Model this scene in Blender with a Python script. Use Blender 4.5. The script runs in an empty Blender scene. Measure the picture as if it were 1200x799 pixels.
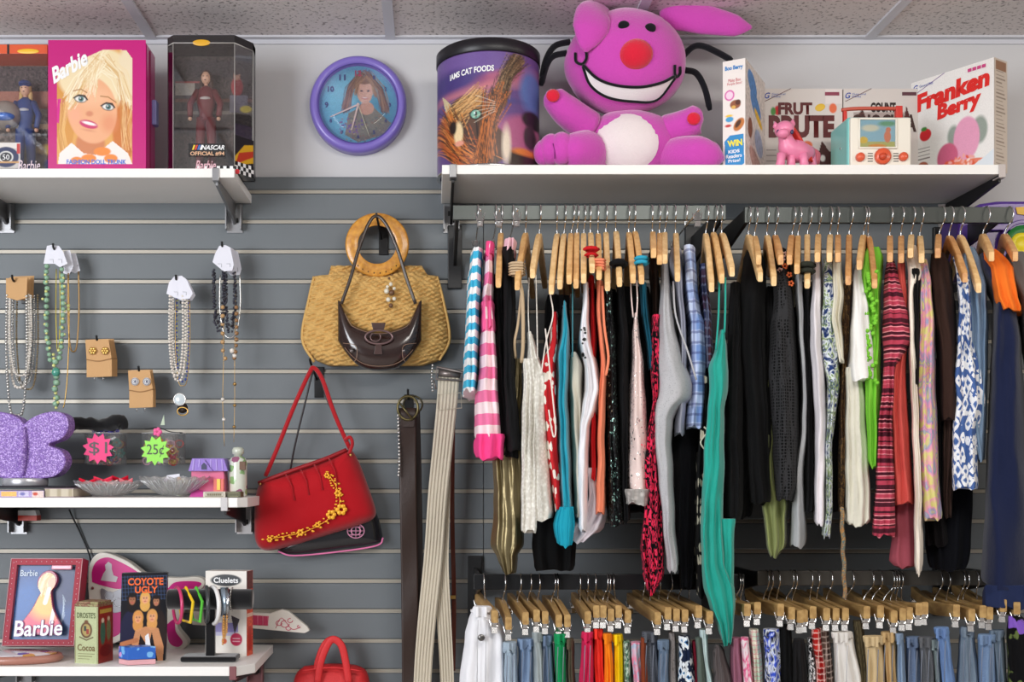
import bpy, bmesh, math, random
import numpy as np
from mathutils import Vector, Matrix, noise
random.seed(7)
S = bpy.context.scene
COL = S.collection
# ------------------------------------------------------------------ camera, world, lights, exposure
VX, VY, F, D, EYE = 508.0, 557.0, 1317.0, 2.85, 1.30
cam = bpy.data.cameras.new('camera'); camo = bpy.data.objects.new('camera', cam); COL.objects.link(camo)
camo.location = (0, -D, EYE); camo.rotation_euler = (math.pi/2, 0, 0)
cam.sensor_width = 36; cam.lens = 36*F/1200
cam.shift_x = (600-VX)/1200; cam.shift_y = (VY-399.5)/1200
cam.clip_start = .05
S.camera = camo
S.view_settings.view_transform = 'Standard'; S.view_settings.look = 'None'
S.view_settings.gamma = 1; S.view_settings.use_curve_mapping = False
S.view_settings.exposure = -0.12
W = bpy.data.worlds.new('world'); S.world = W; W.use_nodes = True
W.node_tree.nodes['Background'].inputs[0].default_value = (.92, .95, 1, 1)
W.node_tree.nodes['Background'].inputs[1].default_value = .20
def area(name, loc, target, sx, sy, power, col):
    l = bpy.data.lights.new(name, 'AREA'); l.shape = 'RECTANGLE'; l.size = sx; l.size_y = sy
    l.energy = power; l.color = col
    o = bpy.data.objects.new(name, l); COL.objects.link(o); o.location = loc
    o.rotation_euler = (Vector(target)-Vector(loc)).to_track_quat('-Z', 'Y').to_euler()
    return o
area('window_daylight', (-2.3, -3.2, 1.75), (0.2, 0, 1.6), 1.5, 1.5, 105, (.93, .96, 1))
area('ceiling_panel_light', (0.7, -1.9, 2.38), (.7, -.5, .6), 1.2, .6, 34, (1, .97, .92))
area('ceiling_panel_light', (2.6, -1.6, 2.38), (2.0, -.4, .8), 1.2, .6, 24, (1, .90, .80))

# ------------------------------------------------------------------ helpers
def C(r, g, b):
    f = lambda v: (v/255/12.92 if v/255 <= .04045 else ((v/255+.055)/1.055)**2.4)
    return (f(r), f(g), f(b), 1)
def P(px, py, Y=0.0):
    s = (D+Y)/F
    return Vector(((px-VX)*s, Y, EYE+(VY-py)*s))
WO = {}
def tag(o, label=None, cat=None, group=None, kind=None):
    if label: o['label'] = label
    if cat: o['category'] = cat
    if group: o['group'] = group
    if kind: o['kind'] = kind
    return o
def thing(name, label, cat, loc, group=None):
    o = bpy.data.objects.new(name, None); o.empty_display_size = .03; COL.objects.link(o)
    o.location = loc; WO[o] = Vector(loc)
    return tag(o, label, cat, group)
def finish(name, me, m, parent, origin=None):
    if m is not None: me.materials.append(m)
    if parent is not None: org = WO[parent]
    elif origin is not None: org = Vector(origin)
    else:
        n = len(me.vertices); a = np.empty(n*3, 'f'); me.vertices.foreach_get('co', a); a = a.reshape(-1, 3)
        mn, mx = a.min(0), a.max(0); org = Vector(((mn[0]+mx[0])/2, (mn[1]+mx[1])/2, mn[2]))
    me.transform(Matrix.Translation(-org))
    o = bpy.data.objects.new(name, me); COL.objects.link(o)
    if parent is not None: o.parent = parent
    else: o.location = org
    WO[o] = org
    return o
def obj(name, bm, m, parent=None, smooth=True, bevel=0, origin=None):
    bmesh.ops.recalc_face_normals(bm, faces=bm.faces)
    me = bpy.data.meshes.new(name); bm.to_mesh(me); bm.free()
    if smooth: me.polygons.foreach_set('use_smooth', [True]*len(me.polygons))
    o = finish(name, me, m, parent, origin)
    if bevel:
        b = o.modifiers.new('bevel', 'BEVEL'); b.width = bevel; b.segments = 2; b.limit_method = 'ANGLE'
    return o
def B(): return bmesh.new()
def box(bm, x0, x1, y0, y1, z0, z1):
    vs = [bm.verts.new((x, y, z)) for x in (x0, x1) for y in (y0, y1) for z in (z0, z1)]
    for f in ((0,1,3,2),(4,6,7,5),(0,4,5,1),(2,3,7,6),(0,2,6,4),(1,5,7,3)): bm.faces.new([vs[i] for i in f])
    return bm
def obox(bm, c, u, v, w):           # centre and three half-axis vectors
    c, u, v, w = map(Vector, (c, u, v, w))
    vs = [bm.verts.new(c+a*u+b*v+d*w) for a in (-1,1) for b in (-1,1) for d in (-1,1)]
    for f in ((0,1,3,2),(4,6,7,5),(0,4,5,1),(2,3,7,6),(0,2,6,4),(1,5,7,3)): bm.faces.new([vs[i] for i in f])
    return bm
def prism(bm, pts, off):            # pts: world points of one face, off: extrusion vector
    off = Vector(off)
    a = [bm.verts.new(p) for p in pts]; b = [bm.verts.new(Vector(p)+off) for p in pts]
    bm.faces.new(a); bm.faces.new(b[::-1])
    for i in range(len(a)): bm.faces.new((a[i], b[i], b[(i+1) % len(a)], a[(i+1) % len(a)]))
    return bm
def ppoly(bm, px, Y, th):           # polygon given where it stands (points at depth Y), extruded back by th
    return prism(bm, [P(x, y, Y) for x, y in px], (0, th, 0))
def spline(pts, n):
    pts = [Vector(p) for p in pts]
    if len(pts) < 3: return [pts[0].lerp(pts[-1], i/n) for i in range(n+1)]
    out = []
    q = [pts[0]*2-pts[1]]+pts+[pts[-1]*2-pts[-2]]
    for i in range(1, len(q)-2):
        for k in range(n):
            t = k/n; p0, p1, p2, p3 = q[i-1:i+3]
            out.append(.5*((2*p1)+(p2-p0)*t+(2*p0-5*p1+4*p2-p3)*t*t+(3*p1-p0-3*p2+p3)*t**3))
    out.append(pts[-1]); return out
def tube(bm, pts, r, seg=6, closed=False, flat=1.0):
    pts = [Vector(p) for p in pts]; n = len(pts); rings = []
    for i, p in enumerate(pts):
        a = pts[(i-1) % n] if (closed or i) else p
        b = pts[(i+1) % n] if (closed or i < n-1) else p
        t = (b-a).normalized() if (b-a).length > 1e-9 else Vector((0, 0, 1))
        ref = Vector((0, 1, 0)) if abs(t.y) < .9 else Vector((1, 0, 0))
        u = t.cross(ref).normalized(); v = t.cross(u)
        rr = r[i] if isinstance(r, (list, tuple)) else r
        rings.append([bm.verts.new(p+u*math.cos(k*2*math.pi/seg)*rr+v*math.sin(k*2*math.pi/seg)*rr*flat) for k in range(seg)])
    m = n if closed else n-1
    for i in range(m):
        A, Bq = rings[i], rings[(i+1) % n]
        for k in range(seg): bm.faces.new((A[k], A[(k+1) % seg], Bq[(k+1) % seg], Bq[k]))
    if not closed: bm.faces.new(rings[0]); bm.faces.new(rings[-1][::-1])
    return bm
def lathe(bm, prof, c, seg=32, axis='z', M=None, cap=True):
    rings = []; c = Vector(c)
    for r, h in prof:
        rg = []
        for k in range(seg):
            a = 2*math.pi*k/seg; x, y = r*math.cos(a), r*math.sin(a)
            v = Vector((x, y, h)) if axis == 'z' else Vector((x, h, y)) if axis == 'y' else Vector((h, x, y))
            if M: v = M @ v
            rg.append(bm.verts.new(c+v))
        rings.append(rg)
    for a, b in zip(rings, rings[1:]):
        for k in range(seg): bm.faces.new((a[k], a[(k+1) % seg], b[(k+1) % seg], b[k]))
    if prof[0] == prof[-1] or not cap: return bm
    if prof[0][0] > 1e-5: bm.faces.new(rings[0])
    if prof[-1][0] > 1e-5: bm.faces.new(rings[-1][::-1])
    bmesh.ops.remove_doubles(bm, verts=bm.verts, dist=1e-6)
    return bm
def ball(bm, c, rx, ry=None, rz=None, M=None, seg=20):
    ry = ry or rx; rz = rz or rx
    m = Matrix.Translation(Vector(c)) @ (M.to_4x4() if M else Matrix.Identity(4)) @ Matrix.Diagonal((rx, ry, rz, 1))
    if seg <= 6: bmesh.ops.create_icosphere(bm, subdivisions=1 if seg < 6 else 2, radius=1, matrix=m)
    else: bmesh.ops.create_uvsphere(bm, u_segments=seg, v_segments=max(6, seg*2//3), radius=1, matrix=m)
    return bm
def RY(deg): return Matrix.Rotation(math.radians(deg), 3, 'Y')
def RZ(deg): return Matrix.Rotation(math.radians(deg), 3, 'Z')

# ------------------------------------------------------------------ materials
MC = {}
def mat(color, rough=.6, metal=0, kind='plain', c2=None, c3=None, s=1.0, bump=.0, bs=400, sheen=0, alpha=1, trans=0, coat=0, var=.06, emis=0):
    key = (color, rough, metal, kind, c2, c3, s, bump, bs, sheen, alpha, trans, coat, var, emis)
    if key in MC: return MC[key]
    m = bpy.data.materials.new(kind); m.use_nodes = True; nt = m.node_tree; N, L = nt.nodes, nt.links
    b = N['Principled BSDF']; tc = N.new('ShaderNodeTexCoord'); OC = tc.outputs['Object']
    b.inputs['Roughness'].default_value = rough; b.inputs['Metallic'].default_value = metal
    b.inputs['Specular IOR Level'].default_value = .15 if sheen else .5
    if sheen: b.inputs['Sheen Weight'].default_value = sheen
    if coat: b.inputs['Coat Weight'].default_value = coat; b.inputs['Coat Roughness'].default_value = .12
    if trans: b.inputs['Transmission Weight'].default_value = trans
    if alpha < 1: b.inputs['Alpha'].default_value = alpha
    def tex(t, **kw):
        n = N.new(t); v = kw.pop('vec', OC)
        for k, x in kw.items():
            if hasattr(n, k): setattr(n, k, x)
            else: n.inputs[k].default_value = x
        L.new(v, n.inputs['Vector']); return n
    def mapping(sc=(1,1,1), rot=(0,0,0)):
        n = N.new('ShaderNodeMapping'); n.inputs['Scale'].default_value = sc; n.inputs['Rotation'].default_value = rot
        L.new(OC, n.inputs['Vector']); return n.outputs[0]
    def ramp(src, stops, interp='LINEAR'):
        n = N.new('ShaderNodeValToRGB'); n.color_ramp.interpolation = interp; e = n.color_ramp.elements
        while len(e) < len(stops): e.new(.5)
        for k, (p, c) in enumerate(stops): e[k].position = p; e[k].color = c
        L.new(src, n.inputs[0]); return n.outputs[0]
    def math_(op, a, v=None, v2=None):
        n = N.new('ShaderNodeMath'); n.operation = op
        if isinstance(a, (int, float)): n.inputs[0].default_value = a
        else: L.new(a, n.inputs[0])
        if v is not None:
            if isinstance(v, (int, float)): n.inputs[1].default_value = v
            else: L.new(v, n.inputs[1])
        return n.outputs[0]
    def mix(f, a, c):
        n = N.new('ShaderNodeMix'); n.data_type = 'RGBA'
        if isinstance(f, (int, float)): n.inputs[0].default_value = f
        else: L.new(f, n.inputs[0])
        for i, q in ((6, a), (7, c)):
            if isinstance(q, tuple): n.inputs[i].default_value = q
            else: L.new(q, n.inputs[i])
        return n.outputs[2]
    c2_ = c2 or tuple(x*.6 for x in color[:3])+(1,); c3_ = c3 or c2_
    out = None; bh = None
    if kind in ('stripes', 'multistripes'):
        w = tex('ShaderNodeTexWave', vec=mapping((1, .12, 1)), wave_type='BANDS', bands_direction='Z', Scale=s*10)
        w.inputs['Distortion'].default_value = .4; w.inputs['Detail'].default_value = 0
        if kind == 'stripes': out = ramp(w.outputs['Fac'], [(.0, color), (.48, color), (.52, c2_), (1, c2_)])
        else:
            w2 = tex('ShaderNodeTexWave', wave_type='BANDS', bands_direction='Z', Scale=s*3.7)
            out = ramp(w.outputs['Fac'], [(0, color), (.35, color), (.4, c2_), (.7, c2_), (.75, c3_)])
            out = mix(ramp(w2.outputs['Fac'], [(.55, (0,0,0,1)), (.6, (1,1,1,1))]), out, ramp(w.outputs['Fac'], [(0, c3_), (.5, c3_), (.55, color)]))
    elif kind == 'plaid':
        ws = []
        for d in ('X', 'Z'):
            for sc in (s*14, s*42):
                w = tex('ShaderNodeTexWave', wave_type='BANDS', bands_direction=d, Scale=sc); ws.append(w.outputs['Fac'])
        a = ramp(ws[0], [(.4, color), (.55, c2_)]); a2 = ramp(ws[2], [(.4, color), (.55, c2_)])
        out = mix(.5, a, a2)
        l1 = ramp(ws[1], [(.82, (0,0,0,1)), (.9, (1,1,1,1))]); out = mix(l1, out, mix(.5, out, c3_))
        l2 = ramp(ws[3], [(.82, (0,0,0,1)), (.9, (1,1,1,1))]); out = mix(l2, out, mix(.6, out, c3_))
    elif kind in ('floral', 'dots'):
        v = tex('ShaderNodeTexVoronoi', Scale=s*25)
        nz = tex('ShaderNodeTexNoise', Scale=s*60); sm = math_('ADD', v.outputs['Distance'], math_('MULTIPLY', nz.outputs['Fac'], .35 if kind == 'floral' else .05))
        f = ramp(sm, [(.56, (1,1,1,1)), (.60, (0,0,0,1))])
        hue = ramp(v.outputs['Color'], [(.3, c2_), (.5, c3_)], 'CONSTANT')
        out = mix(f, color, hue)
    elif kind == 'zebra':
        w = tex('ShaderNodeTexWave', wave_type='BANDS', bands_direction='DIAGONAL', Scale=s*9)
        w.inputs['Distortion'].default_value = 9; w.inputs['Detail'].default_value = 1.5; w.inputs['Detail Scale'].default_value = 1.6*s
        out = ramp(w.outputs['Fac'], [(.46, color), (.52, c2_)])
    elif kind == 'denim':
        nz = tex('ShaderNodeTexNoise', vec=mapping((1, 1, .35)), Scale=22, Detail=6)
        w = tex('ShaderNodeTexWave', bands_direction='DIAGONAL', Scale=260)
        out = mix(ramp(nz.outputs['Fac'], [(.35, (0,0,0,1)), (.68, (1,1,1,1))]), color, c2_)
        out = mix(math_('MULTIPLY', w.outputs['Fac'], .22), out, (.75, .8, .85, 1)); bh = w.outputs['Fac']
    elif kind == 'sequin':
        v = tex('ShaderNodeTexVoronoi', Scale=s*220)
        sp = N.new('ShaderNodeSeparateColor'); L.new(v.outputs['Color'], sp.inputs[0])
        out = mix(ramp(sp.outputs[0], [(.90, (0,0,0,1)), (.93, (1,1,1,1))]), color, c2_)
        L.new(ramp(sp.outputs[1], [(.5, (.15,)*3+(1,)), (.6, (.7,)*3+(1,))]), b.inputs['Roughness'])
        L.new(ramp(sp.outputs[0], [(.88, (0,)*3+(1,)), (.9, (.8,)*3+(1,))]), b.inputs['Metallic'])
    elif kind == 'glitter':
        v = tex('ShaderNodeTexVoronoi', Scale=s*500); sp = N.new('ShaderNodeSeparateColor'); L.new(v.outputs['Color'], sp.inputs[0])
        out = ramp(sp.outputs[0], [(0, tuple(x*.62 for x in color[:3])+(1,)), (.6, color), (.9, c2_)])
    elif kind == 'mesh':
        v = tex('ShaderNodeTexVoronoi', Scale=s*150, feature='DISTANCE_TO_EDGE', Randomness=.25)
        out = ramp(v.outputs['Distance'], [(.12, color), (.2, c2_)]); bh = v.outputs['Distance']
    elif kind == 'wood':
        w = tex('ShaderNodeTexNoise', vec=mapping((60, 6, 60)), Scale=1.5*s, Detail=5)
        out = ramp(w.outputs['Fac'], [(.3, color), (.7, c2_)])
    elif kind == 'speckle':
        nz = tex('ShaderNodeTexNoise', Scale=s*110, Detail=3)
        n2 = tex('ShaderNodeTexNoise', Scale=3, Detail=2)
        out = mix(ramp(nz.outputs['Fac'], [(.33, c2_), (.42, color)]), c2_, color) if False else ramp(nz.outputs['Fac'], [(.34, c2_), (.44, color)])
        out = mix(ramp(n2.outputs['Fac'], [(.3, (0,0,0,1)), (.8, (.5,.5,.5,1))]), out, mix(.5, out, c3_)); bh = nz.outputs['Fac']
    elif kind == 'lace':
        v = tex('ShaderNodeTexVoronoi', Scale=s*90); out = ramp(v.outputs['Distance'], [(.2, color), (.6, c2_)]); bh = v.outputs['Distance']
    elif kind == 'rib':
        w = tex('ShaderNodeTexWave', bands_direction='X', Scale=s*60); out = ramp(w.outputs['Fac'], [(.1, c2_), (.5, color)]); bh = w.outputs['Fac']
    elif kind == 'tie':
        nz = tex('ShaderNodeTexNoise', Scale=s*14, Detail=2, Distortion=1.2)
        out = ramp(nz.outputs['Fac'], [(.36, color), (.46, c2_), (.54, c3_), (.62, color), (.7, c2_)])
    elif kind == 'geo':
        v = tex('ShaderNodeTexVoronoi', Scale=s*45, distance='MANHATTAN', Randomness=.9)
        out = ramp(v.outputs['Distance'], [(0, c2_), (.30, c3_), (.40, color), (.8, c2_)], 'CONSTANT')
    elif kind == 'print':
        a = N.new('ShaderNodeAttribute'); a.attribute_name = 'Col'; out = a.outputs['Color']
    if out is None:
        nz = tex('ShaderNodeTexNoise', Scale=9, Detail=3)
        out = mix(math_('MULTIPLY', nz.outputs['Fac'], var*4 if var else 0.0), color, tuple(x*.72 for x in color[:3])+(1,))
    L.new(out, b.inputs['Base Color'])
    if bump or bh is not None:
        if bh is None: bh = tex('ShaderNodeTexNoise', Scale=bs, Detail=3).outputs['Fac']
        bp = N.new('ShaderNodeBump'); bp.inputs['Strength'].default_value = bump or .25; bp.inputs['Distance'].default_value = .002
        L.new(bh, bp.inputs['Height']); L.new(bp.outputs[0], b.inputs['Normal'])
    if emis: b.inputs['Emission Color'].default_value = color; b.inputs['Emission Strength'].default_value = emis
    m.diffuse_color = color; MC[key] = m
    return m
def cloth(r, g, b, **kw):
    if max(r, g, b) < 46: r, g, b = r*.6, g*.6, b*.6
    kw.setdefault('rough', .85); kw.setdefault('sheen', .02); kw.setdefault('bump', .25); kw.setdefault('bs', 500)
    return mat(C(r, g, b), **kw)
def glass(name='clear_glass', tint=(1, 1, 1, 1), rough=.03, a=.16, k=.6, d=0):
    if name in MC: return MC[name]
    m = bpy.data.materials.new(name); m.use_nodes = True; N, L = m.node_tree.nodes, m.node_tree.links
    N.remove(N['Principled BSDF']); o = N['Material Output']
    t = N.new('ShaderNodeBsdfTransparent'); t.inputs[0].default_value = tint
    g = N.new('ShaderNodeBsdfGlossy'); g.inputs['Roughness'].default_value = rough
    lw = N.new('ShaderNodeLayerWeight'); lw.inputs[0].default_value = .35
    ad = N.new('ShaderNodeMath'); ad.operation = 'ADD'; ad.inputs[1].default_value = a; ad.use_clamp = True
    ml = N.new('ShaderNodeMath'); ml.operation = 'MULTIPLY'; ml.inputs[1].default_value = k
    L.new(lw.outputs['Fresnel'], ml.inputs[0]); L.new(ml.outputs[0], ad.inputs[0])
    x = N.new('ShaderNodeMixShader'); L.new(ad.outputs[0], x.inputs[0]); L.new(t.outputs[0], x.inputs[1]); L.new(g.outputs[0], x.inputs[2])
    if d:  # white diffuse share stands in for bright reflections in the glass
        df = N.new('ShaderNodeBsdfDiffuse'); df.inputs[0].default_value = (.92, .94, .95, 1); x2 = N.new('ShaderNodeMixShader'); x2.inputs[0].default_value = d
        L.new(x.outputs[0], x2.inputs[1]); L.new(df.outputs[0], x2.inputs[2]); x = x2
    L.new(x.outputs[0], o.inputs[0]); MC[name] = m
    return m
WHITE = mat(C(240, 238, 234), .45, var=.01); CHROME = mat(C(205, 205, 205), .22, 1, var=0)
BLACK = mat(C(22, 22, 24), .45); WOOD = mat(C(232, 190, 128), .45, kind='wood', c2=C(206, 154, 92))
WOODS = [WOOD, mat(C(222, 172, 110), .45, kind='wood', c2=C(190, 130, 74)), mat(C(238, 204, 150), .45, kind='wood', c2=C(214, 172, 112))]
WOOD2 = mat(C(190, 156, 100), .5, kind='wood', c2=C(148, 112, 64))  # lower hangers: more olive wood, also darkened for the shade they hang in
PRINT = mat(C(200, 200, 200), .35, kind='print'); PRINTM = mat(C(201, 200, 200), .7, kind='print')
GREYM = mat(C(150, 150, 152), .35, .7)

# ------------------------------------------------------------------ flat print on packaging: a fine grid whose vertices carry the printed colours
class Canvas:
    def __init__(s, x0, y0, x1, y1, bg, res=1.0):
        s.x0, s.y0, s.x1, s.y1 = x0, y0, x1, y1
        s.nx = max(2, int((x1-x0)*res)); s.ny = max(2, int((y1-y0)*res))
        s.X, s.Y = np.meshgrid(np.linspace(x0, x1, s.nx), np.linspace(y0, y1, s.ny))
        s.a = np.empty((s.ny, s.nx, 3)); s.a[:] = C(*bg)[:3]; s.rng = np.random.default_rng(3); s.px = 1/res
    def put(s, m, col, op=1):
        m = np.clip(m, 0, 1)[..., None]*op; s.a = s.a*(1-m)+np.array(C(*col)[:3])*m; return s
    def ell(s, cx, cy, rx, ry, col, rot=0, soft=1.0, op=1):
        t = math.radians(rot); dx, dy = s.X-cx, s.Y-cy
        u, v = dx*math.cos(t)+dy*math.sin(t), -dx*math.sin(t)+dy*math.cos(t)
        d = (1-np.sqrt((u/rx)**2+(v/ry)**2))*min(rx, ry)
        return s.put(d/(soft)+.5, col, op)
    def poly(s, pts, col, op=1):
        ins = np.zeros(s.X.shape, bool); n = len(pts)
        for i in range(n):
            (xa, ya), (xb, yb) = pts[i], pts[(i+1) % n]
            if ya == yb: continue
            c = ((s.Y > ya) != (s.Y > yb)) & (s.X < (xb-xa)*(s.Y-ya)/(yb-ya)+xa); ins ^= c
        return s.put(ins.astype(float), col, op)
    def line(s, pts, w, col, op=1):
        best = np.full(s.X.shape, 1e9)
        for (xa, ya), (xb, yb) in zip(pts, pts[1:]):
            dx, dy = xb-xa, yb-ya; l = dx*dx+dy*dy or 1e-9
            t = np.clip(((s.X-xa)*dx+(s.Y-ya)*dy)/l, 0, 1)
            best = np.minimum(best, np.hypot(s.X-xa-t*dx, s.Y-ya-t*dy))
        return s.put((w/2-best)/s.px+.5, col, op)
    def rect(s, x0, y0, x1, y1, col, op=1): return s.poly([(x0, y0), (x1, y0), (x1, y1), (x0, y1)], col, op)
    def grain(s, amt, k=1):
        n = s.rng.random((s.ny//k+1, s.nx//k+1)); n = np.repeat(np.repeat(n, k, 0), k, 1)[:s.ny, :s.nx]
        s.a = np.clip(s.a*(1+amt*(n[..., None]-.5)), 0, 1); return s
    def streaks(s, pts, spread, n, cols, w=1.2, op=.8):     # hair-like strokes around a path
        for _ in range(n):
            o = s.rng.normal(0, spread, 2); o2 = s.rng.normal(0, spread, 2)
            m = len(pts)-1
            s.line([(x+o[0]*(1-i/m)+o2[0]*i/m, y+o[1]*(1-i/m)+o2[1]*i/m) for i, (x, y) in enumerate(pts)], w, cols[s.rng.integers(len(cols))], op)
        return s
    def build(s, name, fmap, m, parent):
        ny, nx = s.ny, s.nx
        co = [fmap(i/(nx-1), 1-j/(ny-1)) for j in range(ny) for i in range(nx)]
        fc = [(j*nx+i, (j+1)*nx+i, (j+1)*nx+i+1, j*nx+i+1) for j in range(ny-1) for i in range(nx-1)]
        me = bpy.data.meshes.new(name); me.from_pydata([tuple(c) for c in co], [], fc)
        at = me.color_attributes.new('Col', 'FLOAT_COLOR', 'POINT')
        d = np.ones((ny*nx, 4), 'f'); d[:, :3] = s.a.reshape(-1, 3); at.data.foreach_set('color', d.ravel())
        return finish(name, me, m, parent)
def plane_map(bl, br, tl, off=0.0012):
    bl, br, tl = Vector(bl), Vector(br), Vector(tl); u, v = br-bl, tl-bl; n = u.cross(v).normalized()*off
    return lambda a, b: bl+u*a+v*b+n
def text(body, fmap, x0, y0, x1, y1, m, parent, name='lettering', bold=0, shear=0, arc=0, size_fit=True):
    """writes body into the unit square region x0..x1, y0..y1 of fmap"""
    cu = bpy.data.curves.new('t', 'FONT'); cu.body = body; cu.offset = bold; cu.shear = shear; cu.resolution_u = 3
    ob = bpy.data.objects.new('t', cu); me = bpy.data.meshes.new_from_object(ob)
    bpy.data.objects.remove(ob); bpy.data.curves.remove(cu)
    v = [q.co.copy() for q in me.vertices]
    if not v: return None
    ax, bx = min(q.x for q in v), max(q.x for q in v); ay, by = min(q.y for q in v), max(q.y for q in v)
    for q, p in zip(me.vertices, v):
        a = (p.x-ax)/(bx-ax); b = (p.y-ay)/max(1e-6, by-ay)
        q.co = fmap(x0+(x1-x0)*a, y0+(y1-y0)*b+arc*(a-.5)**2*4*(-1))
    me.name = name
    return finish(name, me, m, parent)
def TC(r, g, b, rough=.4): return mat(C(r, g, b), rough, var=0)
# ------------------------------------------------------------------ the room
ZC = P(0, 43.5, 0).z
WALLM = mat(C(205, 204, 205), .8, var=.015, bump=.05, bs=150)
w = obj('wall_back', box(B(), -2.6, 3.2, .019, .16, 0, ZC+.02), WALLM, smooth=False); tag(w, kind='structure')
tag(w, 'white painted back wall carrying the grey slatwall')
fl = obj('floor', box(B(), -4.2, 4.2, -5, .16, -.05, 0), mat(C(196, 190, 184), .6, var=.03), smooth=False); tag(fl, kind='structure')
ce = obj('ceiling', box(B(), -2.6, 3.2, -4.6, .16, ZC+.02, ZC+.05), mat(C(150, 150, 150), .9), smooth=False); tag(ce, kind='structure')
TILE = mat(C(226, 218, 216), .95, kind='speckle', c2=C(150, 142, 140), c3=C(206, 196, 190), bump=.5)
TB = mat(C(206, 206, 212), .5, var=0)
tw = .608; jx = [P(463, 43).x-.012+tw*i for i in range(-4, 6)]
tme = None
for r in range(5):
    for i in range(len(jx)-1):
        y1 = .012-r*1.219; o = obj('ceiling_tile', box(B(), jx[i]+.012, jx[i+1]-.012, y1-1.195, y1-.006, ZC+.004, ZC+.019), TILE, ce, False) if tme is None else None
        if o: tme = o.data; base = (jx[i], y1)
        else:
            o = bpy.data.objects.new('ceiling_tile', tme); COL.objects.link(o); o.parent = ce
            o.location = (jx[i]-base[0], y1-base[1], 0)
for x in jx: obj('ceiling_grid_bar', box(B(), x-.0125, x+.0125, -4.6, .012, ZC-.002, ZC+.012), TB, ce, False)
for r in range(4): obj('ceiling_grid_bar', box(B(), -2.5, 3.1, .012-1.219*(r+1)-.012, .012-1.219*(r+1)+.012, ZC-.0021, ZC+.012), TB, ce, False)
tr = obj('trim_1', box(box(B(), -2.6, 3.2, -.004, .019, ZC-.001, ZC+.004), -2.6, 3.2, .013, .019, ZC-.012, ZC), TB, smooth=False); tag(tr, 'thin metal angle trim where ceiling meets wall', kind='structure')

# slatwall boards: one object each, two sheets meeting at a joint
SLAT = mat(C(106, 112, 116), .5, var=.05, bump=.08, bs=60)
STRIP = mat(C(172, 165, 152), .42, .25, var=.04)
XJ = P(566.5, 600).x; XR = P(1112, 300).x; z0 = P(0, 207).z
for a, b in ((-1.75, XJ-.001), (XJ+.001, XR)):
    top = z0; k = 0; b0 = b
    while top > .1:
        zl = EYE+(VY-(224.5+35.1*k))/462
        bot = max(zl+.0045, .02)
        bm = B(); c = .003; b = P(1262, 300).x if (b0 == XR and k > 3) else b0
        prism(bm, [(a, .018, bot), (a, .003, bot), (a, 0, bot+c), (a, 0, top-c), (a, .003, top), (a, .018, top)], (b-a, 0, 0))
        obj('slat', bm, SLAT, w, False)
        obj('groove_insert', box(box(B(), a, b, .004, .018, zl-.0045, zl+.0045), a, b, .0005, .006, zl-.0045, zl-.0015), STRIP, w, False)
        top = zl-.0045; k += 1

# ------------------------------------------------------------------ shelves
def shelf(label, xl, xr, front, ztop, th, brs, taper=0.0, group=None, cliph=.030):
    t = thing('wall_shelf', label, 'shelf', ((xl+xr)/2, 0, ztop-th), group)
    bm = B()
    prism(bm, [(xl, -.001, ztop-th), (xl, -front, ztop-th), (xr-taper, -front, ztop-th), (xr, -front+taper*1.2, ztop-th), (xr, -.001, ztop-th)], (0, 0, th))
    obj('shelf_board', bm, WHITE, t, False, bevel=.0015)
    for x, mt, dark in brs:
        b = B(); prism(b, [(x-.003, -.002, ztop-th-.001), (x-.003, -front+.01, ztop-th-.001), (x-.003, -front+.01, ztop-th-.016), (x-.003, -.03, ztop-th-.045), (x-.003, -.002, ztop-th-.055)], (.006, 0, 0))
        k = obj('shelf_bracket', b, dark, t, False)
        # u-shaped metal clip hugging the front edge, and the wall plate
        c = B(); box(c, x-.008, x+.008, -front-.0035, -front-.0005, ztop-th-.008, ztop+.001); box(c, x-.008, x+.008, -front-.003, -front+.028, ztop-th-.0085, ztop-th-.0055)
        obj('edge_clip', c, mt, k, False, bevel=.0015)
        q = B(); box(q, x-.02, x+.02, -.004, -.0005, ztop-th-.075, ztop-th-.002); box(q, x-.02, x-.017, -.028, -.003, ztop-th-.07, ztop-th-.008); box(q, x+.017, x+.02, -.028, -.003, ztop-th-.07, ztop-th-.008)
        obj('wall_plate', q, mt, k, False)
        q = B(); box(q, x-.008, x-.002, -.006, -.0042, ztop-th-.032, ztop-th-.02); box(q, x+.004, x+.009, -.006, -.0042, ztop-th-.05, ztop-th-.038); obj('slot', q, BLACK, k, False)
    return t
ZT = P(0, 197.5, -.25).z
shelf('white shelf across top left holding boxed dolls and pink case', -1.62, P(274.5, 200, -.25).x, .25, ZT, .0205, [(P(253, 200, -.25).x, GREYM, GREYM), (P(-40, 200, -.25).x, GREYM, GREYM)])
ZT2 = P(0, 193, -.28).z
shelf('long white shelf above the clothes rail holding plush and cereal boxes', P(518, 200, -.28).x, P(1178, 200, -.28).x, .28, ZT2, .0215, [(P(531, 200, -.28).x, GREYM, BLACK), (P(1174, 200, -.28).x, mat(C(190, 180, 176), .4), BLACK)])
ZM = P(0, 583, -.28).z
shelf('white middle shelf on left under jars and purple butterfly box', -1.62, P(290, 590, -.26).x, .28, ZM, .0225, [(P(263, 590, -.28).x, mat(C(200, 196, 196), .35, .3), BLACK), (P(-30, 590, -.28).x, GREYM, BLACK)], taper=.02)
ZL = P(0, 781, -.33).z
shelf('lowest white shelf on left holding tin, framed box and bracelet stand', -1.62, P(303, 781, -.24).x, .33, ZL, .0215, [(P(273, 790, -.33).x, mat(C(130, 80, 84), .4), BLACK), (P(-30, 790, -.33).x, GREYM, BLACK)], taper=.035)

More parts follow.
